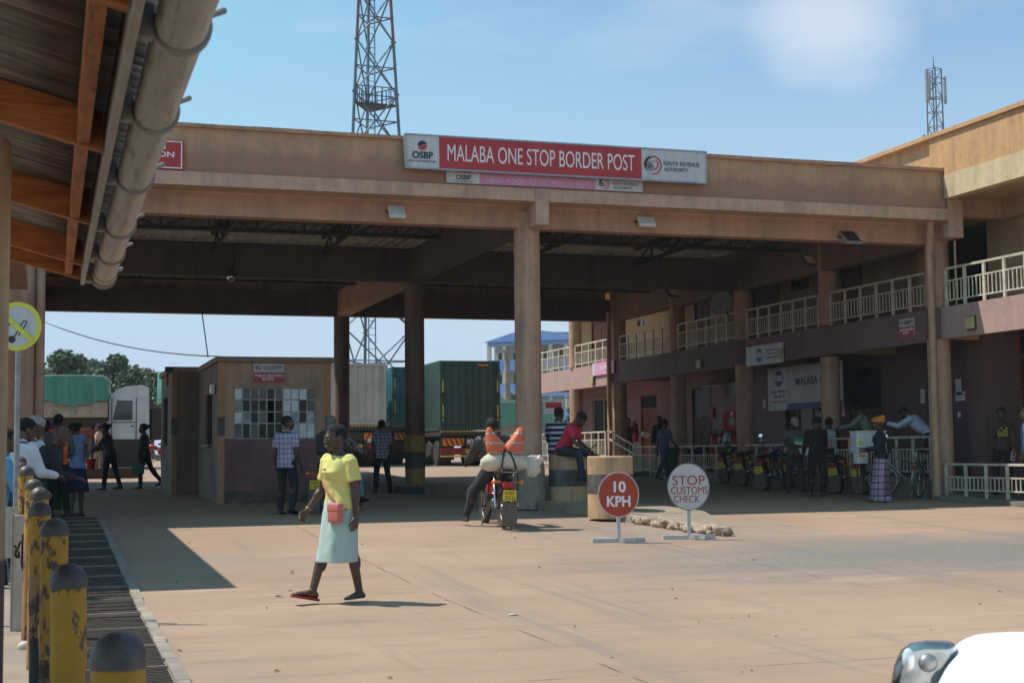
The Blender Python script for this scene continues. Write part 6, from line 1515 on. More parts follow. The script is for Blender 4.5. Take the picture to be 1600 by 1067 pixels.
# shoulder strap from the far shoulder down to the bag on the near hip
bp_=sp(-.13,.17,-.0); 
bagw=P['W']@bp_
pts=[sp(-.105,.105,.02),sp(-.03,.125,.10),sp(.04,.13,.16),sp(.11,.11,.22),sp(.165,.06,.28),sp(.17,-.02,.25),sp(.13,-.10,.18),sp(.0,-.125,.08),sp(-.12,-.09,.02),sp(-.175,.0,-.02),sp(-.165,.09,.0)]
st=MB().tube([P['W']@p for p in pts],.010,6,wrap=True,close=False); 
bg_=thing('shoulder_bag','small salmon pink shoulder bag hanging on the walking woman\'s hip','bag',bagw,t.rotation_euler.z)
st.build('strap',bagm,bg_); 
for v in bg_.children[0].data.vertices: v.co=Matrix.Rotation(-t.rotation_euler.z,3,'Z')@(v.co-Vector(bagw))
MB().box(-.085,.085,-.03,.03,-.13,.05,bev=.02).build('pouch',bagm,bg_,smooth='all'); MB().box(-.087,.087,-.038,.034,-.03,.055,bev=.016).build('flap',bagm,bg_,smooth='all')
pts=[P['sp'](x,y,z) for x,y,z in((.04,.118,.335),)]
c=P['sp'](.06,.128,.345); badge=MB().box(-.035,.035,-.004,.004,-.02,.02).build('badge',mat('pink badge',(.5,.12,.3),.5),t); badge.location=c; badge.rotation_euler=(R(-10),0,R(-20))
br=MB(); w=P['A'][1][2]; d=(w-P['A'][1][1]).normalized(); br.tube([w-d*.01+Matrix.Rotation(a,3,d)@(d.orthogonal().normalized()*.028) for a in [2*math.pi*j/12 for j in range(12)]],.004,6,wrap=True,close=False); br.build('bracelet',mat('brass',(.6,.4,.12),.3,1),t)
# ---- 2 plaid man ----
pl1=plaid('blue white plaid',(.50,.53,.62),(.07,.10,.26),(.45,.12,.10),.9); 
person('man in blue and white plaid short sleeved shirt standing outside the ablution booth window',G(447,804),25,H=1.76,headyaw=-62,lean=1,arms=((-8,7,12,2),(-4,9,22,6)),legs=((6,3,-6,0),(12,4,-16,-10)),top=pl1,bottom=navyj,untuck=.06,build=1.04)
# ---- 3 checked man under canopy ----
pl2=plaid('navy check',(.36,.37,.44),(.03,.035,.09),None,.8)
person('man in dark navy checked shirt walking away beside the sooty column',G(597,771),-15,H=1.74,arms=((-12,8,0,2),(8,8,30,4)),legs=((14,3,6,0),(-16,3,-42,-30)),top=pl2,bottom=blk_,untuck=.05,headyaw=15)
# ---- motorcycle builder (local +Y = forward) ----
def moto(label,loc,rz,col,plate='KMEZ 227J',lean=8,group='motorcycles',seatc=black,steer=0,box=None,col2=None):
    t=thing('motorcycle',label,'motorcycle',loc,rz,group); t.rotation_euler=(0,R(lean),rz)
    R_=.29; 
    def wheel(y,stz=0):
        o=MB().tube([(0,R_*.93*math.cos(a),R_*.93*math.sin(a)) for a in [2*math.pi*j/32 for j in range(32)]],.045,10,wrap=True,close=False).build('wheel',rubber,t,smooth='all'); o.location=(0,y,R_+.02); o.rotation_euler=(0,0,stz)
        m_=MB().tube([(0,.215*math.cos(a),.215*math.sin(a)) for a in [2*math.pi*j/28 for j in range(28)]],.016,6,wrap=True,close=False)
        m_.lathe([(.05,-.05),(.055,0),(.05,.05)],(0,0,0),14,M=Matrix.Rotation(R(90),3,'Y'))
        m_.build('rim',alu,o,smooth='all'); q=MB()
        for j in range(14): a=2*math.pi*j/14; q.bar(((-1)**j*.03,.04*math.cos(a+.5),.04*math.sin(a+.5)),(0,.21*math.cos(a),.21*math.sin(a)),.005)
        q.build('spokes',alu,o)
        MB().disc((.055,0,0),.085,.085,(1,0,0),.006,20).build('brake_drum',grey_metal,o); return o
    wheel(-.62); wheel(.64,R(steer))
    c2=col2 or col
    mb=MB(); 
    rsx=[]
    for y,w,z0,z1 in((-.02,.05,.72,.80),(.06,.10,.70,.87),(.18,.135,.68,.92),(.30,.13,.69,.93),(.40,.08,.74,.90),(.44,.03,.79,.86)):
        rsx.append([(w*math.cos(a)*(1 if math.sin(a)>0 else .8),y,(z0+z1)/2+(z1-z0)/2*math.sin(a)) for a in [2*math.pi*j/14 for j in range(14)]])
    mb.rings([[Vector(v) for v in r_] for r_ in rsx]); tk=mb.build('fuel_tank',col,t,smooth='all')
    MB().disc((0,.25,.935),.03,.03,(0,0,1),.02,12).build('fuel_cap',chrome,tk)
    mb=MB(); rsx=[]
    for y,w,z,h in((-.78,.09,.86,.03),(-.70,.125,.84,.05),(-.4,.135,.80,.055),(-.15,.115,.765,.05),(.0,.075,.77,.045),(.04,.04,.78,.03)):
        rsx.append([Vector((w*math.cos(a),y,z+h*math.sin(a))) for a in [2*math.pi*j/12 for j in range(12)]])
    mb.rings(rsx); mb.build('seat',seatc,t,smooth='all')
    MB().cap((0,.46,.85),(0,.02,.66),.022,.022,8).cap((0,.46,.78),(0,.30,.40),.022,.02,8).cap((0,.30,.40),(0,-.10,.30),.02,.02,8).cap((0,.02,.66),(0,-.20,.34),.02,.02,8).cap((.09,.0,.68),(.09,-.72,.74),.014,.014,8).cap((-.09,.0,.68),(-.09,-.72,.74),.014,.014,8).cap((0,-.20,.34),(.09,-.62,R_+.02),.018,.018,8).cap((0,-.20,.34),(-.09,-.62,R_+.02),.018,.018,8).build('frame',steel_dark,t,smooth='all')
    en=MB(); en.box(-.10,.10,-.12,.18,.27,.45,bev=.04); en.lathe([(.13,0),(.13,.03),(.10,.04)],(.10,-.0,.36),18,M=Matrix.Rotation(R(90),3,'Y'));  en.lathe([(.11,0),(.11,-.03),(.08,-.04)],(-.10,.02,.36),18,M=Matrix.Rotation(R(90),3,'Y'))
    for j in range(6): en.box(-.085,.085,.10+.008*j,.25+.008*j,.45+.032*j,.462+.032*j)
    en.box(-.06,.06,.12,.24,.44,.64); en.build('engine',alu,t)
    MB().tube([(.06,.24,.50),(.08,.33,.40),(.11,.20,.24),(.13,-.2,.24),(.15,-.35,.28),(.17,-.75,.36)],[.018,.018,.018,.022,.042,.045],12).build('exhaust',chrome,t,smooth='all')
    for s in(-1,1):
        MB().cap((s*.09,-.30,.74),(s*.13,-.60,.33),.022,.022,8).tube([(s*(.09+.04*q/9)+.03*math.cos(q*1.9),-.32-.2*q/9+.03*math.sin(q*1.9),.68-.28*q/9) for q in range(10)],.008,5).build('shock_absorber',[chrome],t,smooth='all')
        MB().box(s*.10-.02,s*.10+.02,-.30,-.02,.50,.70,bev=.015).build('side_panel',c2,t)
        MB().cap((s*.065,.64,R_+.02),(s*.065,.47,.90),.017,.022,8).build('fork_leg',alu,t,smooth='all')
        MB().cap((s*.02,.44,.97),(s*.10,.42,1.03),.011,.011,8).cap((s*.10,.42,1.03),(s*.34,.30,1.02),.011,.014,8).cap((s*.25,.34,1.02),(s*.37,.28,1.02),.018,.018,8).build('handlebar',steel_dark,t,smooth='all')
        MB().cap((s*.24,.35,1.03),(s*.29,.38,1.20),.006,.006,6).disc((s*.31,.385,1.25),.062,.05,(0,-1,.1),.018,16).build('mirror_back',black,t); MB().disc((s*.31,.372,1.251),.054,.043,(0,-1,.1),.004,16).build('mirror',mat('mirror glass',(.8,.82,.84),.05,1) if 'mirror glass' not in MC else MC['mirror glass'],t)
        MB().cap((s*.11,-.83,.70),(s*.20,-.83,.70),.009,.009,6).ell((s*.215,-.83,.70),.035,.045,.035).build('indicator',mat('amber lens',(.75,.22,.02),.3) if 'amber lens' not in MC else MC['amber lens'],t,smooth='all')
        MB().cap((s*.10,-.02,.32),(s*.22,-.03,.31),.012,.014,8).build('foot_peg',black,t)
    MB().tube([(0,.30+.64-.30+.345*math.cos(R(a)),R_+.02+.345*math.sin(R(a))) for a in range(30,171,14)],.035,8).build('front_mudguard',c2,t,smooth='all')
    mbm=MB(); 
    mbm.tube([(0,-.62+.36*math.cos(R(a)),R_+.04+.36*math.sin(R(a))) for a in range(62,150,12)],.06,8); mbm.build('rear_mudguard',steel_dark,t,smooth='all')
    MB().box(-.115,.115,-1.0,-.985,.05,.40).build('mud_flap',mat('muddy flap',(.16,.13,.11),.9,c2=(.08,.065,.055),sc=9,stretch=(4,1,.5)) if 'muddy flap' not in MC else MC['muddy flap'],t)
    MB().lathe([(.02,-.10),(.075,-.06),(.09,0),(.085,.012)],(0,.56,.90),18,M=Matrix.Rotation(R(-90),3,'X')).build('headlight',black,t,smooth='all'); MB().disc((0,.578,.90),.08,.08,(0,1,0),.01,18).build('headlight_lens',galv,t)
    MB().box(-.085,.085,-.93,-.82,.60,.70,bev=.03).build('tail_light',redp,t); MB().box(-.10,.10,-.98,-.972,.42,.58,bev=.006).build('number_plate',yellow,t)
    a,b=plate.split(' '); text(a,.075,logoblk,t,(0,-.985,.535),RX,width=.15,ext=.001); text(b,.075,logoblk,t,(0,-.985,.465),RX,width=.16,ext=.001)
    mb=MB()
    for s in(-1,1): mb.cap((s*.12,-.42,.84),(s*.12,-.95,.88),.010,.010,6)
    for y in(-.5,-.65,-.8,-.95): mb.cap((-.12,y,.85),(.12,y,.85),.008,.008,6)
    mb.cap((.12,-.7,.86),(.09,-.6,.72),.01,.01,6).cap((-.12,-.7,.86),(-.09,-.6,.72),.01,.01,6)
    mb.build('rear_rack',alu,t); 
    MB().cap((-.09,-.15,.30),(-.24,-.18,.03),.013,.012,8).build('side_stand',steel_dark,t)
    return t
red_=mat('motorbike red',(.42,.012,.012),.25,coat=.5); blue_=mat('motorbike blue',(.01,.03,.16),.25,coat=.5); blk2=mat('motorbike black',(.012,.012,.014),.25,coat=.5); org_=mat('motorbike orange',(.42,.10,.02),.35)
# ---- 4 rider with the white sack ----
L0=onG(829,829); rzm=-PSI+R(14)
M1=moto('red motorcycle loaded with a white sack and orange bags, ridden away from the camera',(L0.x-.28,L0.y+.95,gz(L0.y+.9)+.0),rzm,red_,lean=2,plate='KMEX 322J',group=None,seatc=black,col2=red_)
pj=CL('charcoal puffer nylon',(.045,.043,.045),rough=.5)
Wm=Matrix.Translation(M1.location)@Matrix.Rotation(rzm,4,'Z')
q=Wm@Vector((0,-.08,0))
Pr=person('rider in charcoal hooded puffer jacket seated on the loaded red motorcycle, seen from behind',(q.x,q.y,q.z),0,H=1.74,rz=rzm,hz=.86,lean=4,side=-3,arms=((34,16,72,6,50),(34,16,72,0,50)),legs=((24,34,2,0,14),(22,24,0,0,10)),top=pj,bottom=CL('washed black jeans',(.03,.032,.036)),sleeve='jacket',hood=True,foot='sandal',shoes=mat('pale brown sandal',(.38,.24,.17),.6),hair=None,hat=beanie(blk_),wr=.012,build=1.26)
sackm=mat('white woven sack',(.60,.55,.44),.7,c2=(.50,.45,.35),sc=5,bump=.4,bsc=60,c3=(.3,.22,.14),sc3=3,pos3=(.62,.75))
c=Wm@Vector((.03,-.62,1.02)); sk_=thing('sack','stuffed white woven sack strapped across the back of the motorcycle','sack',c,rzm)
mb=MB(); rs=[]
for i in range(15):
    q=-1+2*i/14; e=max(.12,(1-abs(q)**3.2))**.5; rs.append([Vector((q*.37+.02*math.sin(a*2),.17*e*math.cos(a)*(1+.05*math.sin(q*9)),.155*e*math.sin(a)*(1+.06*math.sin(q*7+1))-.03*abs(q))) for a in [2*math.pi*j/24 for j in range(24)]])
mb.rings(rs); o=mb.build('sack_body',sackm,sk_,smooth='all')
for v in o.data.vertices: v.co+=noise.noise_vector(v.co*9)*.012
MB().tube([(-.10,-.19,-.16),(-.07,-.185,.03),(-.03,-.13,.16),(.0,-.02,.20)],.014,6).tube([(.16,-.17,-.20),(.10,-.185,.0),(.04,-.15,.14),(.0,-.02,.20)],.014,6).tube([(-.12,-.19,-.40),(-.10,-.19,-.16)],.012,6).tube([(.16,-.16,-.45),(.16,-.17,-.2)],.012,6).build('strap',black,sk_)
bagmat=None
def dotted(name):
    m=mat(name,(.60,.13,.055),.55); t_=m.node_tree; b=t_.nodes['Principled BSDF']; tc=N(t_,'ShaderNodeTexCoord'); sp_=N(t_,'ShaderNodeSeparateXYZ'); t_.links.new(tc.outputs['Object'],sp_.inputs[0])
    ck=N(t_,'ShaderNodeTexChecker'); ck.inputs['Scale'].default_value=52; ck.inputs['Color1'].default_value=(.72,.62,.55,1); ck.inputs['Color2'].default_value=(.03,.02,.02,1); t_.links.new(tc.outputs['Object'],ck.inputs['Vector'])
    pp=N(t_,'ShaderNodeMath',operation='PINGPONG'); pp.inputs[1].default_value=.075; t_.links.new(sp_.outputs[2],pp.inputs[0]); lt=N(t_,'ShaderNodeMath',operation='LESS_THAN'); lt.inputs[1].default_value=.013; t_.links.new(pp.outputs[0],lt.inputs[0])
    mx=N(t_,'ShaderNodeMix',data_type='RGBA'); mx.inputs['A'].default_value=(.60,.13,.055,1); t_.links.new(ck.outputs[0],mx.inputs['B']); t_.links.new(lt.outputs[0],mx.inputs['Factor']); t_.links.new(mx.outputs['Result'],b.inputs['Base Color']); return m
dm=dotted('dotted orange bag')
for s,lb in((-1,'left orange dotted bag tied on top of the white sack'),(1,'right orange dotted bag tied on top of the white sack')):
    c=Wm@Vector((.03+s*.125,-.64,1.14)); b_=thing('cloth_bag',lb,'bag',c,rzm,'orange bags on the sack')
    mb=MB(); rs=[]
    for z,x0,x1,y in((-.02,-.14,.13,.11),(.05,-.17,.14,.13),(.14,-.175,.11,.12),(.22,-.175,.04,.10),(.30,-.175,-.03,.08),(.36,-.17,-.07,.055),(.385,-.16,-.10,.03)):
        a0,a1=(x0,x1) if s<0 else (-x1,-x0); rs.append([Vector(((a0+a1)/2+(a1-a0)/2*math.copysign(abs(math.cos(a))**.7,math.cos(a)),y*math.sin(a),z)) for a in [2*math.pi*j/18 for j in range(18)]])
    mb.rings(rs); o=mb.build('bag_body',dm,b_,smooth='all')
    for v in o.data.vertices: v.co+=noise.noise_vector(v.co*11+Vector((s*5,0,0)))*.02
# plastic litter bag hanging on the right side
c=Wm@Vector((.47,-.60,.93)); mb=MB(); mb.ell((0,0,0),.13,.08,.17); mb.ell((.10,0,.10),.09,.05,.07); me=baked(mb,.014,1,.4)
for v in me.vertices: v.co+=noise.noise_vector(v.co*16)*.03
me.materials.append(mat('crumpled pale plastic',(.55,.50,.42),.4)); pb_=bpy.data.objects.new('plastic_bag',me); COL.objects.link(pb_); pb_.location=c; tag(pb_,'crumpled pale plastic bag hanging off the right end of the sack','bag')
# ---- 5 second motorcycle behind the woman: rider and passenger ----
L1=onG(560,800); rz2=-(PSI+R(20))
M2=moto('dark motorcycle carrying two people away, mostly hidden behind the walking woman',(L1.x-.30,L1.y+.2,gz(L1.y)+.02),rz2,blk2,lean=0,plate='KMFA 518C',group=None)
Wn=Matrix.Translation(M2.location)@Matrix.Rotation(rz2,4,'Z'); q=Wn@Vector((0,-.02,0))
lea=mat('patterned dark leather',(.05,.045,.045),.4,c2=(.20,.19,.19),sc=9,amt=1.0)
person('rider in patterned dark leather jacket on the motorcycle behind the walking woman',q,0,H=1.68,rz=rz2,hz=.86,lean=14,arms=((45,16,68,6,50),(45,16,68,6,50)),legs=((52,26,0,0,6),(52,26,0,0,6)),top=lea,bottom=CL('light blue jeans',(.16,.22,.34)),sleeve='jacket',headpitch=8)
q=Wn@Vector((0,-.42,0)); Pp=person('passenger in grey hooded jacket on the motorcycle behind the walking woman',q,0,H=1.66,rz=rz2,hz=.95,lean=6,arms=((30,14,60,2,40),(30,14,60,2,40)),legs=((50,28,-5,0,8),(50,28,-5,0,8)),top=CL('dark grey jacket',(.05,.052,.056)),bottom=blk_,sleeve='jacket',hat=hooded(CL('grey green hood',(.17,.17,.15))),hair=None,wr=.01)
bk=thing('backpack','dark backpack on the hooded motorcycle passenger','backpack',Wn@Vector((0,-.60,1.22)),rz2); MB().box(-.15,.15,-.09,.06,-.2,.2,bev=.06).build('bag_body',CL('dark grey canvas',(.04,.042,.045)),bk,smooth='all'); MB().box(-.10,.10,-.125,-.085,-.15,.03,bev=.03).build('pocket',CL('dark grey canvas',(.04,.042,.045)),bk)
# ---- 6,7 seated men on the drum ----
dx,dy=DRUM.location.x,DRUM.location.y; dz=DRUM.location.z+DH
pk=cloth('hot pink polo',(.62,.035,.075)); st_=stripes('navy white striped polo',(.015,.02,.055),(.55,.56,.60),.10,.03)
drx=.36
Pk=person('man in hot pink polo shirt bent over his phone, sitting on the striped drum',(dx-.24,dy-.20,DRUM.location.z),112,H=1.74,hz=DH+.07,lean=28,headpitch=52,headyaw=0,arms=((14,4,58,-16,35),(20,4,52,-20,35)),legs=((82,4,70,0,4),(80,14,6,-8,4)),top=pk,bottom=CL('dark indigo jeans',(.03,.03,.045)),build=1.02,untuck=.03)
ph=Pk['W']@((Pk['A'][0][2]+Pk['A'][1][2])/2+Vector((0,.10,.05))); f_=thing('phone','black phone held by the man in the pink polo shirt','phone',ph,Pk['t'].rotation_euler.z); MB().box(-.035,.035,-.05,.09,-.005,.005,bev=.004,M=Matrix.Rotation(R(35),4,'X')).build('case',black,f_); MB().box(-.031,.031,-.045,.085,.0055,.0065,M=Matrix.Rotation(R(35),4,'X')).build('screen',glass,f_)
person('man in navy and white striped polo, his back turned, sitting beside the pink polo man',(dx-.20,dy+.16,DRUM.location.z),20,H=1.74,hz=DH+.07,lean=8,headyaw=-8,headpitch=5,arms=((15,10,50,-15),(15,10,50,-15)),legs=((80,6,5,0,4),(80,6,5,0,4)),top=st_,bottom=CL('dark indigo jeans',(.03,.03,.045)),build=1.06,untuck=.03)
# ---- 8.. people near the office ----
lav=CL('grey blue cloth',(.10,.13,.20))
person('man in grey blue shirt and jeans striding past the green bin by the far rail',G(1038,749,.02),55,H=1.75,lean=4,arms=((-14,8,-2,3),(20,8,42,6)),legs=((24,3,14,0),(-20,3,-30,-15)),top=lav,bottom=CL('blue jeans',(.04,.075,.15)),untuck=.05)
cb_=onX(1033,640,17.9); 
person('person in dark top standing in shade by the wooden door',(18.5,onX(1030,640,18.5).y,FZ),200,H=1.72,top=blk_,bottom=CL('blue shade cloth',(.05,.06,.14)),arms=((30,10,90,-20),(8,8,12,3)),sleeve='long')
y_=onX(985,640,18.4).y; Pq=person('person in dark shirt holding a white paper by the fire extinguisher',(18.3,y_,FZ),150,H=1.72,top=CL('dark olive cloth',(.05,.055,.045)),bottom=blk_,arms=((45,15,85,15),(8,8,12,3)),sleeve='short')
q=inhand(Pq,0); pa=tag(MB().box(-.02,.02,-.002,.002,-.15,.15).build('paper_sheet',paper),'white sheet of paper held beside the far fire extinguisher','paper'); pa=bpy.data.objects['paper_sheet']; pa.location=q; pa.scale=(7,1,.75); pa.rotation_euler=(R(50),R(20),-PSI)
g8=G(1243,770); grey=CL('grey T-shirt cloth',(.12,.12,.13))
Pc=person('man in pink cap and grey T-shirt reading papers by the parked motorbikes',g8,175,H=1.74,headpitch=28,arms=((30,12,88,-22,30),(30,12,86,-22,30)),top=grey,bottom=CL('charcoal jeans',(.05,.052,.058)),hat=cap_hat(mat('dusty pink cap',(.45,.25,.27),.8)),hair=None,foot='sandal',shoes=mat('navy slider',(.05,.06,.12),.6),skin_=skin,build=1.04,legs=((4,7,0),(-2,7,-4)))
q=(inhand(Pc,0)+inhand(Pc,1))/2
for k_,(c_,lb,off) in enumerate(((mat('green leaflet',(.12,.3,.14),.6),'green and white leaflet in the hands of the man in the pink cap',(.0,0,.06)),(paper,'white papers held low by the man in the pink cap',(.12,-.05,-.16)))):
    z=thing('leaflet',lb,'paper',q+Vector(off),-PSI+R(10)); MB().box(-.14,.14,-.002,.002,-.10,.10,M=Matrix.Rotation(R(-35),4,'X')@Matrix.Rotation(R(8-20*k_),4,'Y')).build('sheet',c_,z)
    if k_==0: MB().box(-.12,.12,-.005,-.003,-.095,-.02,M=Matrix.Rotation(R(-35),4,'X')@Matrix.Rotation(R(8),4,'Y')).build('white_part',paper,z)
person('man dressed all in black standing with his back to the road by the motorbikes',G(1278,776),-12,H=1.76,headpitch=18,headyaw=-10,arms=((15,8,60,-12),(15,8,60,-12)),top=blk_,bottom=CL('near black trousers',(.018,.018,.022)),sleeve='long',untuck=.08,build=1.1,shoes=mat('brown shoe',(.15,.09,.06),.6))
Pb=person('man in black with a white and pink backpack behind the man in black',G(1298,768),10,H=1.74,top=blk_,bottom=CL('blue jeans',(.04,.075,.15)),sleeve='long',headyaw=30)
q=world_of(Pb,(0,-.19,1.22)); bk=thing('backpack','white backpack with a pink pocket on the man beside the red motorbike','backpack',q,Pb['t'].rotation_euler.z); MB().box(-.15,.15,-.06,.06,-.22,.22,bev=.05).build('bag_body',CL('white canvas',(.45,.45,.47)),bk,smooth='all'); MB().box(-.06,.06,-.09,-.055,-.18,.0,bev=.02).build('pocket',CL('pink canvas',(.6,.22,.28)),bk)
person('man in dark brown long sleeves, half hidden between the two men in black',G(1287,762,.0),20,H=1.76,top=CL('dark brown cloth',(.04,.03,.028)),bottom=blk_,sleeve='long')
# woman with orange headwrap and patterned long skirt
pat=plaid('lilac patterned skirt cloth',(.42,.38,.52),(.05,.03,.05),(.40,.06,.08),1.3)
Pw=person('woman in orange headwrap, navy cardigan and long lilac patterned skirt looking at her phone',G(1378,784),-80,H=1.70,headpitch=10,arms=((14,6,88,-12,30),(10,6,80,-14,30)),top=CL('navy cardigan',(.012,.016,.028)),female=True,skirt=(.86,.235,.22,pat),sleeve='long',hat=wrap_hat(cloth('orange headwrap cloth',(.62,.22,.03))),hair=None,foot='sandal',shoes=white,build=1.12,skin_=skin)
q=(inhand(Pw,0)+inhand(Pw,1))/2; f_=thing('phone','dark phone held by the woman in the orange headwrap','phone',q+Vector((0,0,.05)),Pw['t'].rotation_euler.z); MB().box(-.035,.035,-.05,.11,-.005,.005,bev=.004).build('case',black,f_)
# man in pale shirt leaning on the rail, and one behind the white box
blu=cloth('pale blue shirt',(.52,.58,.72))
Pl=person('man in pale blue shirt leaning his elbows on the rail beside the corner column',(17.95,onX(1452,680,17.95).y,FZ-.02),-62,H=1.78,lean=46,headpitch=40,arms=((60,6,105,-4,30),(60,10,100,-10,30)),legs=((-12,6,-8),(10,6,2)),top=blu,bottom=blk_,sleeve='long',build=1.12,untuck=.06)
person('man in pale olive shirt leaning over the rail behind the white box',(18.0,onX(1362,680,18.0).y,FZ-.02),-60,H=1.76,lean=26,headpitch=28,arms=((50,8,80,0),(50,8,80,0)),top=CL('pale olive shirt',(.24,.26,.22)),bottom=blk_,sleeve='long')
# brown T-shirt man on the ramp with pink paper
tq=onZ(1567,783,gz(22.0)+.13)
brt=CL('dark brown T-shirt',(.075,.05,.042)); xs_=18.3; yb_=onX(1566,700,xs_).y
Pt=person('man in brown T-shirt with yellow print covering his mouth, leaning near the red door',(xs_,yb_,gz(yb_)+.13),190,H=1.76,headyaw=12,headpitch=6,arms=((12,12,22,-8,40),(34,10,140,-26,20)),top=brt,bottom=blk_,build=.98,skin_=skin,legs=((4,5,0),(0,5,-4)))
mb=MB(); rnd=random.Random(8)
tt=Pt['sp']
for r_ in range(4):
    for c_ in range(4):
        if rnd.random()<.85: x=-.09+c_*.05; z=.36-r_*.045; mb.add([tt(x,.142-.25*abs(x),z),tt(x+.036,.142-.25*abs(x+.036),z),tt(x+.036,.142-.25*abs(x+.036),z+.026),tt(x,.142-.25*abs(x),z+.026)],[(0,1,2,3)])
mb.build('shirt_print',mat('yellow print',(.62,.60,.10),.7),Pt['t'])
q=inhand(Pt,0); pk_=thing('pink_leaflet','crumpled pink paper in the lowered hand of the man in the brown T-shirt','paper',q,R(20)); MB().box(-.07,.07,-.01,.01,-.16,.06,M=Matrix.Rotation(R(20),4,'Y'),bev=.008).build('sheet',mat('pink paper',(.65,.38,.55),.7),pk_)
q=onX(1602,672,17.9); person('person in blue denim shirt cut by the right frame edge near the red door',(17.9,q.y-.05,gz(q.y)+.13),-70,H=1.74,top=CL('denim shirt',(.12,.18,.28)),bottom=navyj,sleeve='long',skin_=skin2)
# small flagged folk upstairs skipped
# ---- left queue ----
wsh=cloth('white shirt cloth',(.62,.65,.72)); 
def gl(px,py,d): p=atd(px,py,d); return p
def at_ground(px,py_head,d,H):  # by head-top pixel and depth
    p=atd(px,py_head,d); return (p.x,p.y,p.z-H)
person('man in white shirt with greying head standing behind the no smoking pole',at_ground(23,648,15.5,1.70),30,H=1.70,lean=10,headpitch=20,headyaw=-20,arms=((10,10,40,-5),(22,6,80,-4,60)),top=wsh,bottom=CL('dark blue trousers',(.03,.04,.07)),sleeve='long',build=1.12,untuck=.06)
person('person in pale blue top cut off by the left edge of the frame',at_ground(-6,665,14.0,1.66),60,H=1.66,lean=8,arms=((10,10,50,0),(20,8,80,0,60)),top=CL('bright blue cloth',(.10,.30,.50)),bottom=navyj,sleeve='long')
person('man in embroidered white kufi cap leaning forward in the queue',at_ground(40,651,17.5,1.70),35,H=1.72,lean=10,headpitch=22,arms=((10,8,75,-10),(10,8,75,-10)),top=wsh,bottom=blk_,sleeve='long',hat=kufi(mat('white kufi cloth',(.5,.5,.52),.8,c2=(.12,.12,.16),sc=60)),hair=None)
person('bald man bending down over papers beside the kufi wearer',at_ground(50,668,17.0,1.58),60,H=1.70,lean=26,headpitch=40,arms=((14,8,78,-18),(14,8,78,-18)),top=CL('near black cloth',(.022,.022,.026)),bottom=blk_,sleeve='long',hair=None)
Po=person('man in dark cap and orange safety vest facing the woman in blue hoodie',at_ground(92,646,24.5,1.76),150,H=1.76,headpitch=20,headyaw=-25,arms=((18,8,75,-16),(18,8,70,-16)),top=CL('grey work shirt',(.10,.10,.11)),bottom=blk_,sleeve='long',hat=cap_hat(blk_),hair=None)
mb=MB(); tt=Po['sp']; ov=mat('safety orange',(.85,.16,.03),.6)
for s in(-1,1):
    vs=[]; 
    for z in(-.02,.1,.2,.3,.38,.44,.465): vs+=[tt(s*.055,.135-.02*(z>.4)*3,z),tt(s*.125,.115-.02*(z>.4)*3,z)]
    mb.add(vs,[(2*i,2*i+1,2*i+3,2*i+2) for i in range(6)])
    vs=[]
    for z in(-.02,.1,.2,.3,.38,.44,.465): vs+=[tt(s*.02,-.128+.02*(z>.4),z),tt(s*.15,-.118+.02*(z>.4),z)]
    mb.add(vs,[(2*i,2*i+1,2*i+3,2*i+2) for i in range(6)])
o=mb.build('safety_vest',ov,Po['t']); s_=o.modifiers.new('t','SOLIDIFY'); s_.thickness=.008
person('dark figure standing behind the queue between column and lorry',at_ground(72,655,30,1.72),180,H=1.72,top=CL('dark olive cloth',(.05,.055,.045)),bottom=blk_,sleeve='long')
person('woman in light blue hooded top and navy skirt standing at the drain edge',G(119,807),-88,H=1.66,lean=2,headpitch=18,arms=((28,8,100,-10,30),(24,6,92,-12,30)),top=cloth('light blue hoodie',(.20,.27,.45)),female=True,build=1.12,skirt=(.44,.25,.22,CL('navy skirt cloth',(.018,.018,.06))),sleeve='jacket',hood=True,hair='bun',foot='sandal',shoes=CL('brown strap',(.12,.07,.06)),legs=((4,3,2),(-4,3,-3)))
# papers on the desk between them, orange folder, green bin, blue bag
q=atd(57,708,17.5); t=thing('paper_stack','loose white and red papers held out over the queue barrier','papers',q,-PSI)
for i,(a,c_) in enumerate(((-.1,redp),(.0,paper),(.08,paper))): MB().box(-.16,.16,-.11,.11,-.003,.003,M=Matrix.Translation((a*.8,0,.01+.012*i+a*.3))@Matrix.Rotation(R(-25+14*i),4,'Z')@Matrix.Rotation(R(-14),4,'Y')@Matrix.Rotation(R(28),4,'X')).build('sheet',c_,t)
q=atd(53,722,17.3); t=tag(MB().box(-.10,.10,-.02,.02,-.13,.13,bev=.02).build('orange_folder',ov),'bright orange folder under the papers in the queue','folder'); t.location=q; t.rotation_euler=(0,.3,-PSI)
q=atd(79,775,25.5); t=thing('green_bin','green plastic bin standing behind the queue','bin',(q.x,q.y,gz(q.y)+.1)); MB().lathe([(.19,0),(.25,.75),(.27,.76),(.27,.80),(.24,.80),(.18,.03)],(0,0,0),24,close=False).build('tub',mat('green plastic',(.02,.085,.03),.45),t,smooth=True); MB().lathe([(.272,.77),(.285,.79),(.272,.81)],(0,0,0),24).build('rim',mat('green rim',(.03,.13,.05),.45),t,smooth=True)
q=onG(1040,748); t=thing('green_bin','dark green bin behind the striding man near the far rail','bin',(q.x+.35,q.y+.25,q.z)); MB().lathe([(.22,0),(.27,.85),(.29,.86),(.29,.90),(.26,.90),(.2,.03)],(0,0,0),24,close=False).build('tub',mat('dark green plastic',(.02,.06,.035),.5),t,smooth=True); MB().lathe([(.292,.87),(.305,.89),(.292,.91)],(0,0,0),24).build('rim',mat('dark green rim',(.02,.05,.03),.5),t,smooth=True)
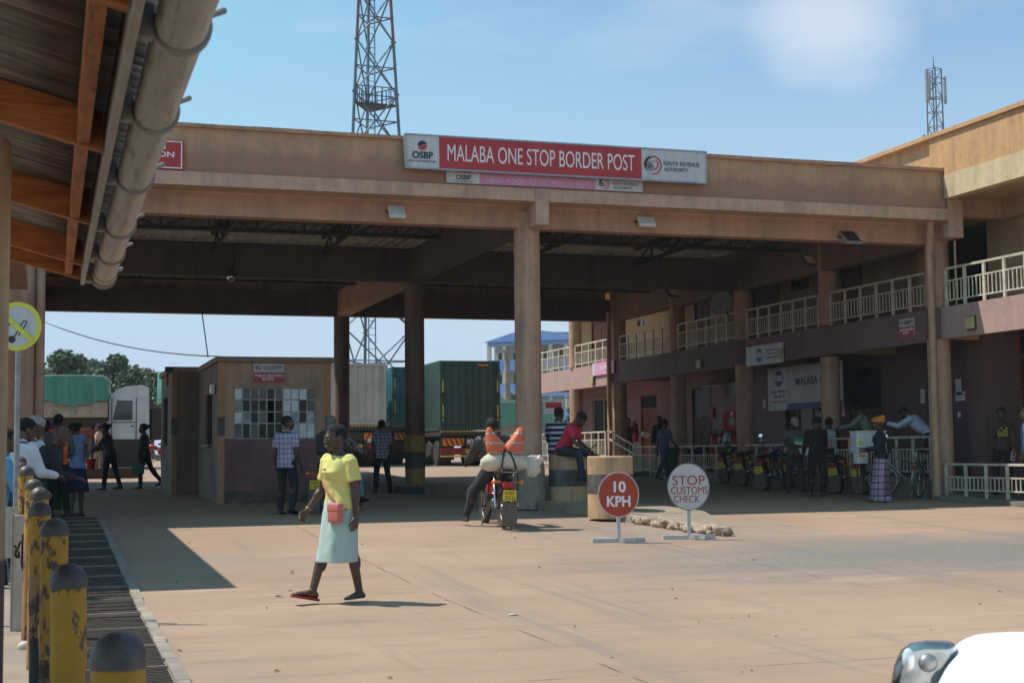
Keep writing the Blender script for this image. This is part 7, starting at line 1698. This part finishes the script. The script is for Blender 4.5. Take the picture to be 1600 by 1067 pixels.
# women with buckets
dk=CL('dark olive cloth',(.05,.055,.045))
P1=person('woman carrying a red bucket with both hands, silhouetted under the canopy',G(172,765),-84,H=1.68,lean=10,headpitch=12,arms=((34,10,62,-10,60),(30,6,66,-10,60)),legs=((12,3,4),(-14,3,-16)),top=dk,bottom=blk_,female=True,sleeve='long',hair='bun',build=1.05,hat=None)
q=world_of(P1,((P1['A'][0][2]+P1['A'][1][2])/2+Vector((0,.06,-.05))))
def bucket(c,m_,lb,h=.26): 
    t=thing('bucket',lb,'bucket',c-Vector((0,0,h+.15))); MB().lathe([(.10,0),(.135,h),(.145,h),(.145,h+.012),(.128,h+.01),(.095,.01)],(0,0,0),22,close=False).build('tub',m_,t,smooth=True); MB().tube([(.14*math.cos(R(a)),0,h+.15*math.sin(R(a))) for a in range(0,181,15)],.004,6).build('handle',galv,t); MB().lathe([(.001,0),(.10,.0),(.10,.006),(.001,.006)],(0,0,0),18,close=False).build('bottom',m_,t); return t
bucket(q,redp,'red bucket held by the woman under the canopy')
P2_=person('woman walking left behind carrying a green jerrycan low, silhouetted under the canopy',G(226,763),-84,H=1.66,lean=3,headyaw=20,arms=((6,8,10,2,60),(10,8,16,4,60)),legs=((10,3,0),(-20,3,-40,-20)),top=dk,bottom=blk_,female=True,sleeve='long',hair='bun')
q=inhand(P2_,0); t=thing('jerrycan','green plastic jerrycan carried low by the second woman','jerrycan',q-Vector((0,0,.36)),P2_['t'].rotation_euler.z); gj=mat('jerrycan green',(.03,.13,.08),.45); MB().box(-.08,.08,-.14,.14,0,.28,bev=.03).build('tank',gj,t,smooth='all'); MB().tube([(0,-.10,.28),(0,-.08,.34),(0,.05,.34),(0,.07,.28)],.013,8).build('handle',gj,t); MB().lathe([(.025,0),(.025,.03)],(0,.11,.275),12).build('cap',gj,t)
P3=person('person in dark clothes reaching toward the counter between the two booths',(lambda p:(p.x,p.y,gz(p.y)))(atd(293,770,37.5)),-85,H=1.66,arms=((48,10,62,0,20),(8,8,14,3)),top=dk,bottom=blk_,sleeve='short',hair='bun',female=True)
q=atd(303,700,37.0); bucket(q+Vector((0,0,.05)),redp,'red bucket hanging from a hand between the two booths',.30)
person('second dark figure close to the booth wall behind the red bucket',(lambda p:(p.x,p.y,gz(p.y)))(atd(306,770,38.2)),-60,H=1.62,top=blk_,bottom=blk_,sleeve='long')
# ---- parked motorcycles by the office ----
PB=[(1090,744,72,blue_,'navy blue motorcycle seen side on nearest the green bin','KMDA 114K',blue_),(1132,757,24,blk2,'dark motorcycle with a green helmet on it left of the others','KMEB 905L',None),(1160,760,26,blk2,'black motorcycle with yellow plate between two others','KMCZ 618T',None),(1192,768,30,blue_,'big dark blue motorcycle with orange frame parked by the office','KMEW 441G',org_),
 (1232,764,32,blk2,'dark motorcycle half hidden behind the man in the pink cap','KMCK 533S',None),(1308,772,28,red_,'dark red motorcycle behind the man dressed in black','KMDR 207P',None),(1345,774,35,red_,'red motorcycle under the white delivery box','KMFC 372B',None)]
for px,py,f_,c_,lb,pl_,c2 in PB:
    q=onG(px,py); rr_=-PSI-R(f_); fwd=Vector((-math.sin(rr_),math.cos(rr_),0))*.9; q=q+fwd if f_<60 else q
    M=moto(lb,(q.x,q.y,gz(q.y)),rr_,c_,pl_,lean=-8,group='motorcycles parked by the office',col2=c2,steer=20)
q=onG(1134,757); t=thing('green_helmet','bright green helmet lying on a parked motorcycle','helmet',onX(1129,700,q.x).xyz,0); t.location=(q.x+.42,q.y+.75,gz(q.y)+1.02); MB().ell((0,0,0),.13,.16,.12).build('shell',mat('helmet green',(.02,.16,.08),.25,coat=.5),t,smooth='all'); MB().box(-.09,.09,-.17,-.10,-.06,.02,bev=.02).build('visor',glass,t)
# bikes beyond the far left kerb
for px,py,f,c_,lb,pl_ in((196,722,150,red_,'red motorcycle parked head on beyond the low wall','KMCA 221D'),(212,722,165,blk2,'second motorcycle parked head on beyond the low wall','KMCB 317E'),(246,734,-95,red_,'red motorcycle parked side on beside the rear booth','KMCC 640F')):
    q=onZ(px,py,gz(50) if px<230 else gz(47)); moto(lb,(q.x,q.y,gz(q.y)),-PSI-R(f),c_,pl_,lean=6,group='motorcycles beyond the low wall')
q=onG(196,722); 
person('person in pale clothes standing far off beside the white cab lorry',(lambda p:(p.x,p.y,gz(p.y)))(atd(204,690,58)),180,H=1.7,top=wsh,bottom=CL('tan trousers',(.3,.2,.12)),vox=.02)
person('person in peach shirt far off behind the woman with the red bucket',(lambda p:(p.x,p.y,gz(p.y)))(atd(154,690,50)),-90,H=1.7,top=CL('peach cloth',(.55,.38,.28)),bottom=CL('tan trousers',(.3,.2,.12)),vox=.02)
# white delivery box on the red motorcycle
q=atd(1357,690,29.2); t=thing('delivery_box','large white box with small stickers standing on the red motorcycle','box',q,-PSI+R(4)); MB().box(-.31,.31,-.2,.25,-.22,.20,bev=.02).build('box_body',white,t); MB().box(-.31,-.09,-.2,.05,-.44,-.221,bev=.01).build('pannier',white,t); MB().box(-.32,.32,-.21,.26,.201,.225,bev=.008).build('lid',white,t)
for x,z,w,h,c_ in((-.24,-.02,.07,.09,yellow),(-.20,-.28,.11,.05,MC['safety orange']),(.05,.05,.05,.16,logoblk),(.24,.05,.07,.13,redp)): MB().box(x-w/2,x+w/2,-.206,-.2005,z-h/2,z+h/2).build('sticker',c_,t)
text('EXPRESS',.1,MC['helmet green'],t,(.06,-.206,-.08),RX,width=.32) if False else None
MB().bar((-.25,0,-.45),(-.25,0,-.9),.03).bar((.2,0,-.22),(.2,0,-.9),.03).build('support',steel_dark,t)
# ---- bicycles ----
def bicycle(label,loc,rz,col,basket=None,rearbag=None):
    t=thing('bicycle',label,'bicycle',loc,rz,'bicycles on stands beside the corner column'); R_=.33
    for y in(-.52,.55):
        o=MB().tube([(0,R_*math.cos(a),R_*math.sin(a)) for a in [2*math.pi*j/40 for j in range(40)]],.017,8,wrap=True,close=False).build('wheel',rubber,t,smooth='all'); o.location=(0,y,R_+.05)
        MB().tube([(0,.305*math.cos(a),.305*math.sin(a)) for a in [2*math.pi*j/36 for j in range(36)]],.010,6,wrap=True,close=False).build('rim',chrome,o,smooth='all'); q=MB()
        for j in range(18): a=2*math.pi*j/18; q.bar(((-1)**j*.02,.02*math.cos(a+1),.02*math.sin(a+1)),(0,.30*math.cos(a),.30*math.sin(a)),.0028)
        q.build('spokes',chrome,o)
        MB().tube([(0,y+.355*math.cos(R(a)),R_+.05+.355*math.sin(R(a))) for a in range(35,190,14)],.018,8).build('mudguard',galv,t,smooth='all')
    z=R_+.05
    MB().cap((0,-.15,.85),(0,-.02,.30),.015,.015,8).cap((0,-.02,.30),(0,.42,.75),.016,.016,8).cap((0,-.14,.80),(0,.40,.86),.014,.014,8).cap((.05,-.52,z),(0,-.02,.30),.010,.010,6).cap((-.05,-.52,z),(0,-.02,.30),.010,.010,6).cap((.05,-.52,z),(0,-.14,.80),.009,.009,6).cap((-.05,-.52,z),(0,-.14,.80),.009,.009,6).cap((0,.39,.93),(.0,.43,.74),.018,.018,8).build('frame',col,t,smooth='all')
    MB().cap((.045,.55,z),(.04,.43,.74),.010,.012,6).cap((-.045,.55,z),(-.04,.43,.74),.010,.012,6).build('fork',col,t,smooth='all')
    MB().cap((0,.39,.93),(0,.38,1.02),.012,.012,8).tube([(-.30,.14,1.06),(-.28,.30,1.06),(-.15,.42,1.04),(0,.40,1.02),(.15,.42,1.04),(.28,.30,1.06),(.30,.14,1.06)],.011,8).cap((-.30,.16,1.06),(-.30,.06,1.06),.016,.016,8).cap((.30,.16,1.06),(.30,.06,1.06),.016,.016,8).build('handlebar',steel_dark,t,smooth='all')
    MB().cap((0,-.14,.82),(0,-.17,.97),.012,.012,8).build('seat_post',chrome,t); mb=MB(); mb.rings([[Vector((w*math.cos(a),y,zz+.03*math.sin(a))) for a in [2*math.pi*j/12 for j in range(12)]] for y,w,zz in((-.32,.06,.99),(-.28,.10,1.0),(-.20,.10,.99),(-.08,.04,.985),(.0,.02,.975))]); mb.build('saddle',black,t,smooth='all')
    mb=MB(); mb.box(-.07,.07,-.78,-.30,.75,.765); 
    for s in(-1,1): mb.cap((s*.06,-.70,.75),(s*.05,-.52,z),.006,.006,6)
    mb.build('carrier',steel_dark,t); MB().disc((.03,-.02,.30),.09,.09,(1,0,0),.006,24).cap((.05,-.02,.30),(.08,.08,.17),.008,.008,6).cap((-.05,-.02,.30),(-.08,-.12,.43),.008,.008,6).box(.05,.15,.05,.11,.155,.175).box(-.15,-.05,-.15,-.09,.42,.44).build('crank',galv,t)
    MB().tube([(-.16,-.60,.0),(-.10,-.52,z-.02),(.10,-.52,z-.02),(.16,-.60,.0),(-.16,-.60,.0)],.008,6).build('stand',galv,t)
    MB().box(-.03,.03,-.80,-.785,.62,.70).build('reflector',redp,t)
    if rearbag: MB().box(-.12,.12,-.60,-.30,.78,.90,bev=.05).build('tied_bundle',rearbag,t,smooth='all')
    return t
q=onG(1441,779); bicycle('bicycle with silver mudguard and a blue bundle on its carrier, left of the pair',(q.x+.0,q.y+.45,gz(q.y+.4)),-PSI+R(62),galv,rearbag=CL('blue bundle cloth',(.14,.2,.4)))
q=onG(1464,781); bicycle('dark bicycle with a red marked frame, right of the pair by the corner column',(q.x+.12,q.y+.45,gz(q.y+.4)),-PSI-R(38),steel_dark)
# ---- white car at the lower right ----
cw_=mat('white car paint',(.88,.88,.88),.45)
cc=atd(1440,1030,4.6)
t=thing('white_car','white car front corner with clear headlight at the lower right edge','car',(cc.x,cc.y,0),-PSI)
zc=lambda py: atd(1440,py,4.6).z
def cp(px,py,d=4.6): 
    v=atd(px,py,d)-Vector((cc.x,cc.y,0)); return Matrix.Rotation(PSI,3,'Z')@v
mb=MB(); rows=[]
for px,py,hy in((1428,1062,.10),(1442,1030,.26),(1458,1006,.40),(1478,988,.50),(1508,978,.60),(1545,976,.64),(1620,976,.66),(1760,979,.68),(2100,990,.70)):
    e=cp(px,py,4.85); zt2=e.z; yf=e.y; r_=[]
    for q_,zz2 in((1.0,-.55),(1.0,-.20),(.97,-.06),(.90,-.012),(.75,.0),(.3,.012),(-.3,.012),(-.9,.0),(-1.25,-.03),(-1.4,-.2),(-1.4,-.55)):
        yy=yf-.66+.66*q_*(hy/.66 if q_>0 else 1); r_.append(Vector((e.x+.20*(yy-yf),yy,zt2+zz2)))
    rows.append(r_)
mb.rings(rows); o=mb.build('body',cw_,t,smooth='all'); b_=o.modifiers.new('s','SUBSURF'); b_.levels=2; b_.render_levels=2
hl=MB(); P_=[(1391,1067),(1397,1038),(1408,1015),(1424,1004),(1448,1000),(1480,1001),(1495,1004),(1494,1016),(1490,1034),(1480,1054),(1466,1075),(1460,1095),(1396,1095)]
r0=[cp(x,y,4.40) for x,y in P_]; r1=[cp(1442+(x-1442)*1.0,y,4.75) for x,y in P_]; rm=[cp(1442+(x-1442)*.9,1040+(y-1040)*.9,4.36) for x,y in P_]
hl.rings([rm,r0,r1]); lo_=hl.build('headlight',mat('clear headlight lens',(.42,.43,.42),.08,.85,c2=(.16,.17,.18),sc=9,coat=1),t,smooth='all'); bv=lo_.modifiers.new('b','BEVEL'); bv.width=.02; bv.segments=3; bv.limit_method='ANGLE'
hl=MB(); hl.ell(cp(1420,1030,4.345),.020,.012,.035); hl.build('lamp_reflector',mat('reflector silver',(.85,.85,.85),.12,.3),t,smooth='all'); hl=MB().ell(cp(1450,1035,4.36),.03,.02,.028)  .build('lamp_lens',galv,t,smooth='all')
# ---- litter on the ground ----
rnd=random.Random(11); lm=[mat('dead leaf',(.10,.06,.03),.8),mat('litter pale',(.5,.46,.38),.8)]
for i in range(46):
    px,py=rnd.uniform(150,1590),rnd.uniform(835,1060); q=onG(px,py); s_=rnd.uniform(.012,.035)*(1+ (i%9==0))
    o=MB().add([(-s_,0,.002),(0,-s_*.5,.012),(s_,0,.004),(0,s_*.5,.010)],[(0,1,2,3)]).build('dry_leaf',lm[i%4==0],None); tag(o,'small dry leaf or scrap lying on the open concrete','leaf',group='dry leaves and scraps on the concrete'); o.location=q+Vector((0,0,.004)); o.rotation_euler=(rnd.uniform(-.2,.2),rnd.uniform(-.2,.2),rnd.random()*6)
q=onG(38,1043); tag(MB().ell((q.x,q.y,.17),.05,.04,.04).build('plastic_scrap',MC['crumpled pale plastic']),'crumpled white plastic scrap on the walkway beside the bollards','litter')

bpy.data.scenes.remove(TS)

# ---- dusty air ----
hm=bpy.data.materials.new('dusty air'); hm.use_nodes=True; t_=hm.node_tree; t_.nodes.remove(t_.nodes['Principled BSDF']); pv=N(t_,'ShaderNodeVolumePrincipled'); pv.inputs['Color'].default_value=(.9,.92,.95,1); pv.inputs['Density'].default_value=.0004; t_.links.new(pv.outputs[0],t_.nodes['Material Output'].inputs['Volume'])
tag(MB().box(-400,500,-12,620,-3,75).build('haze',hm),kind='stuff')
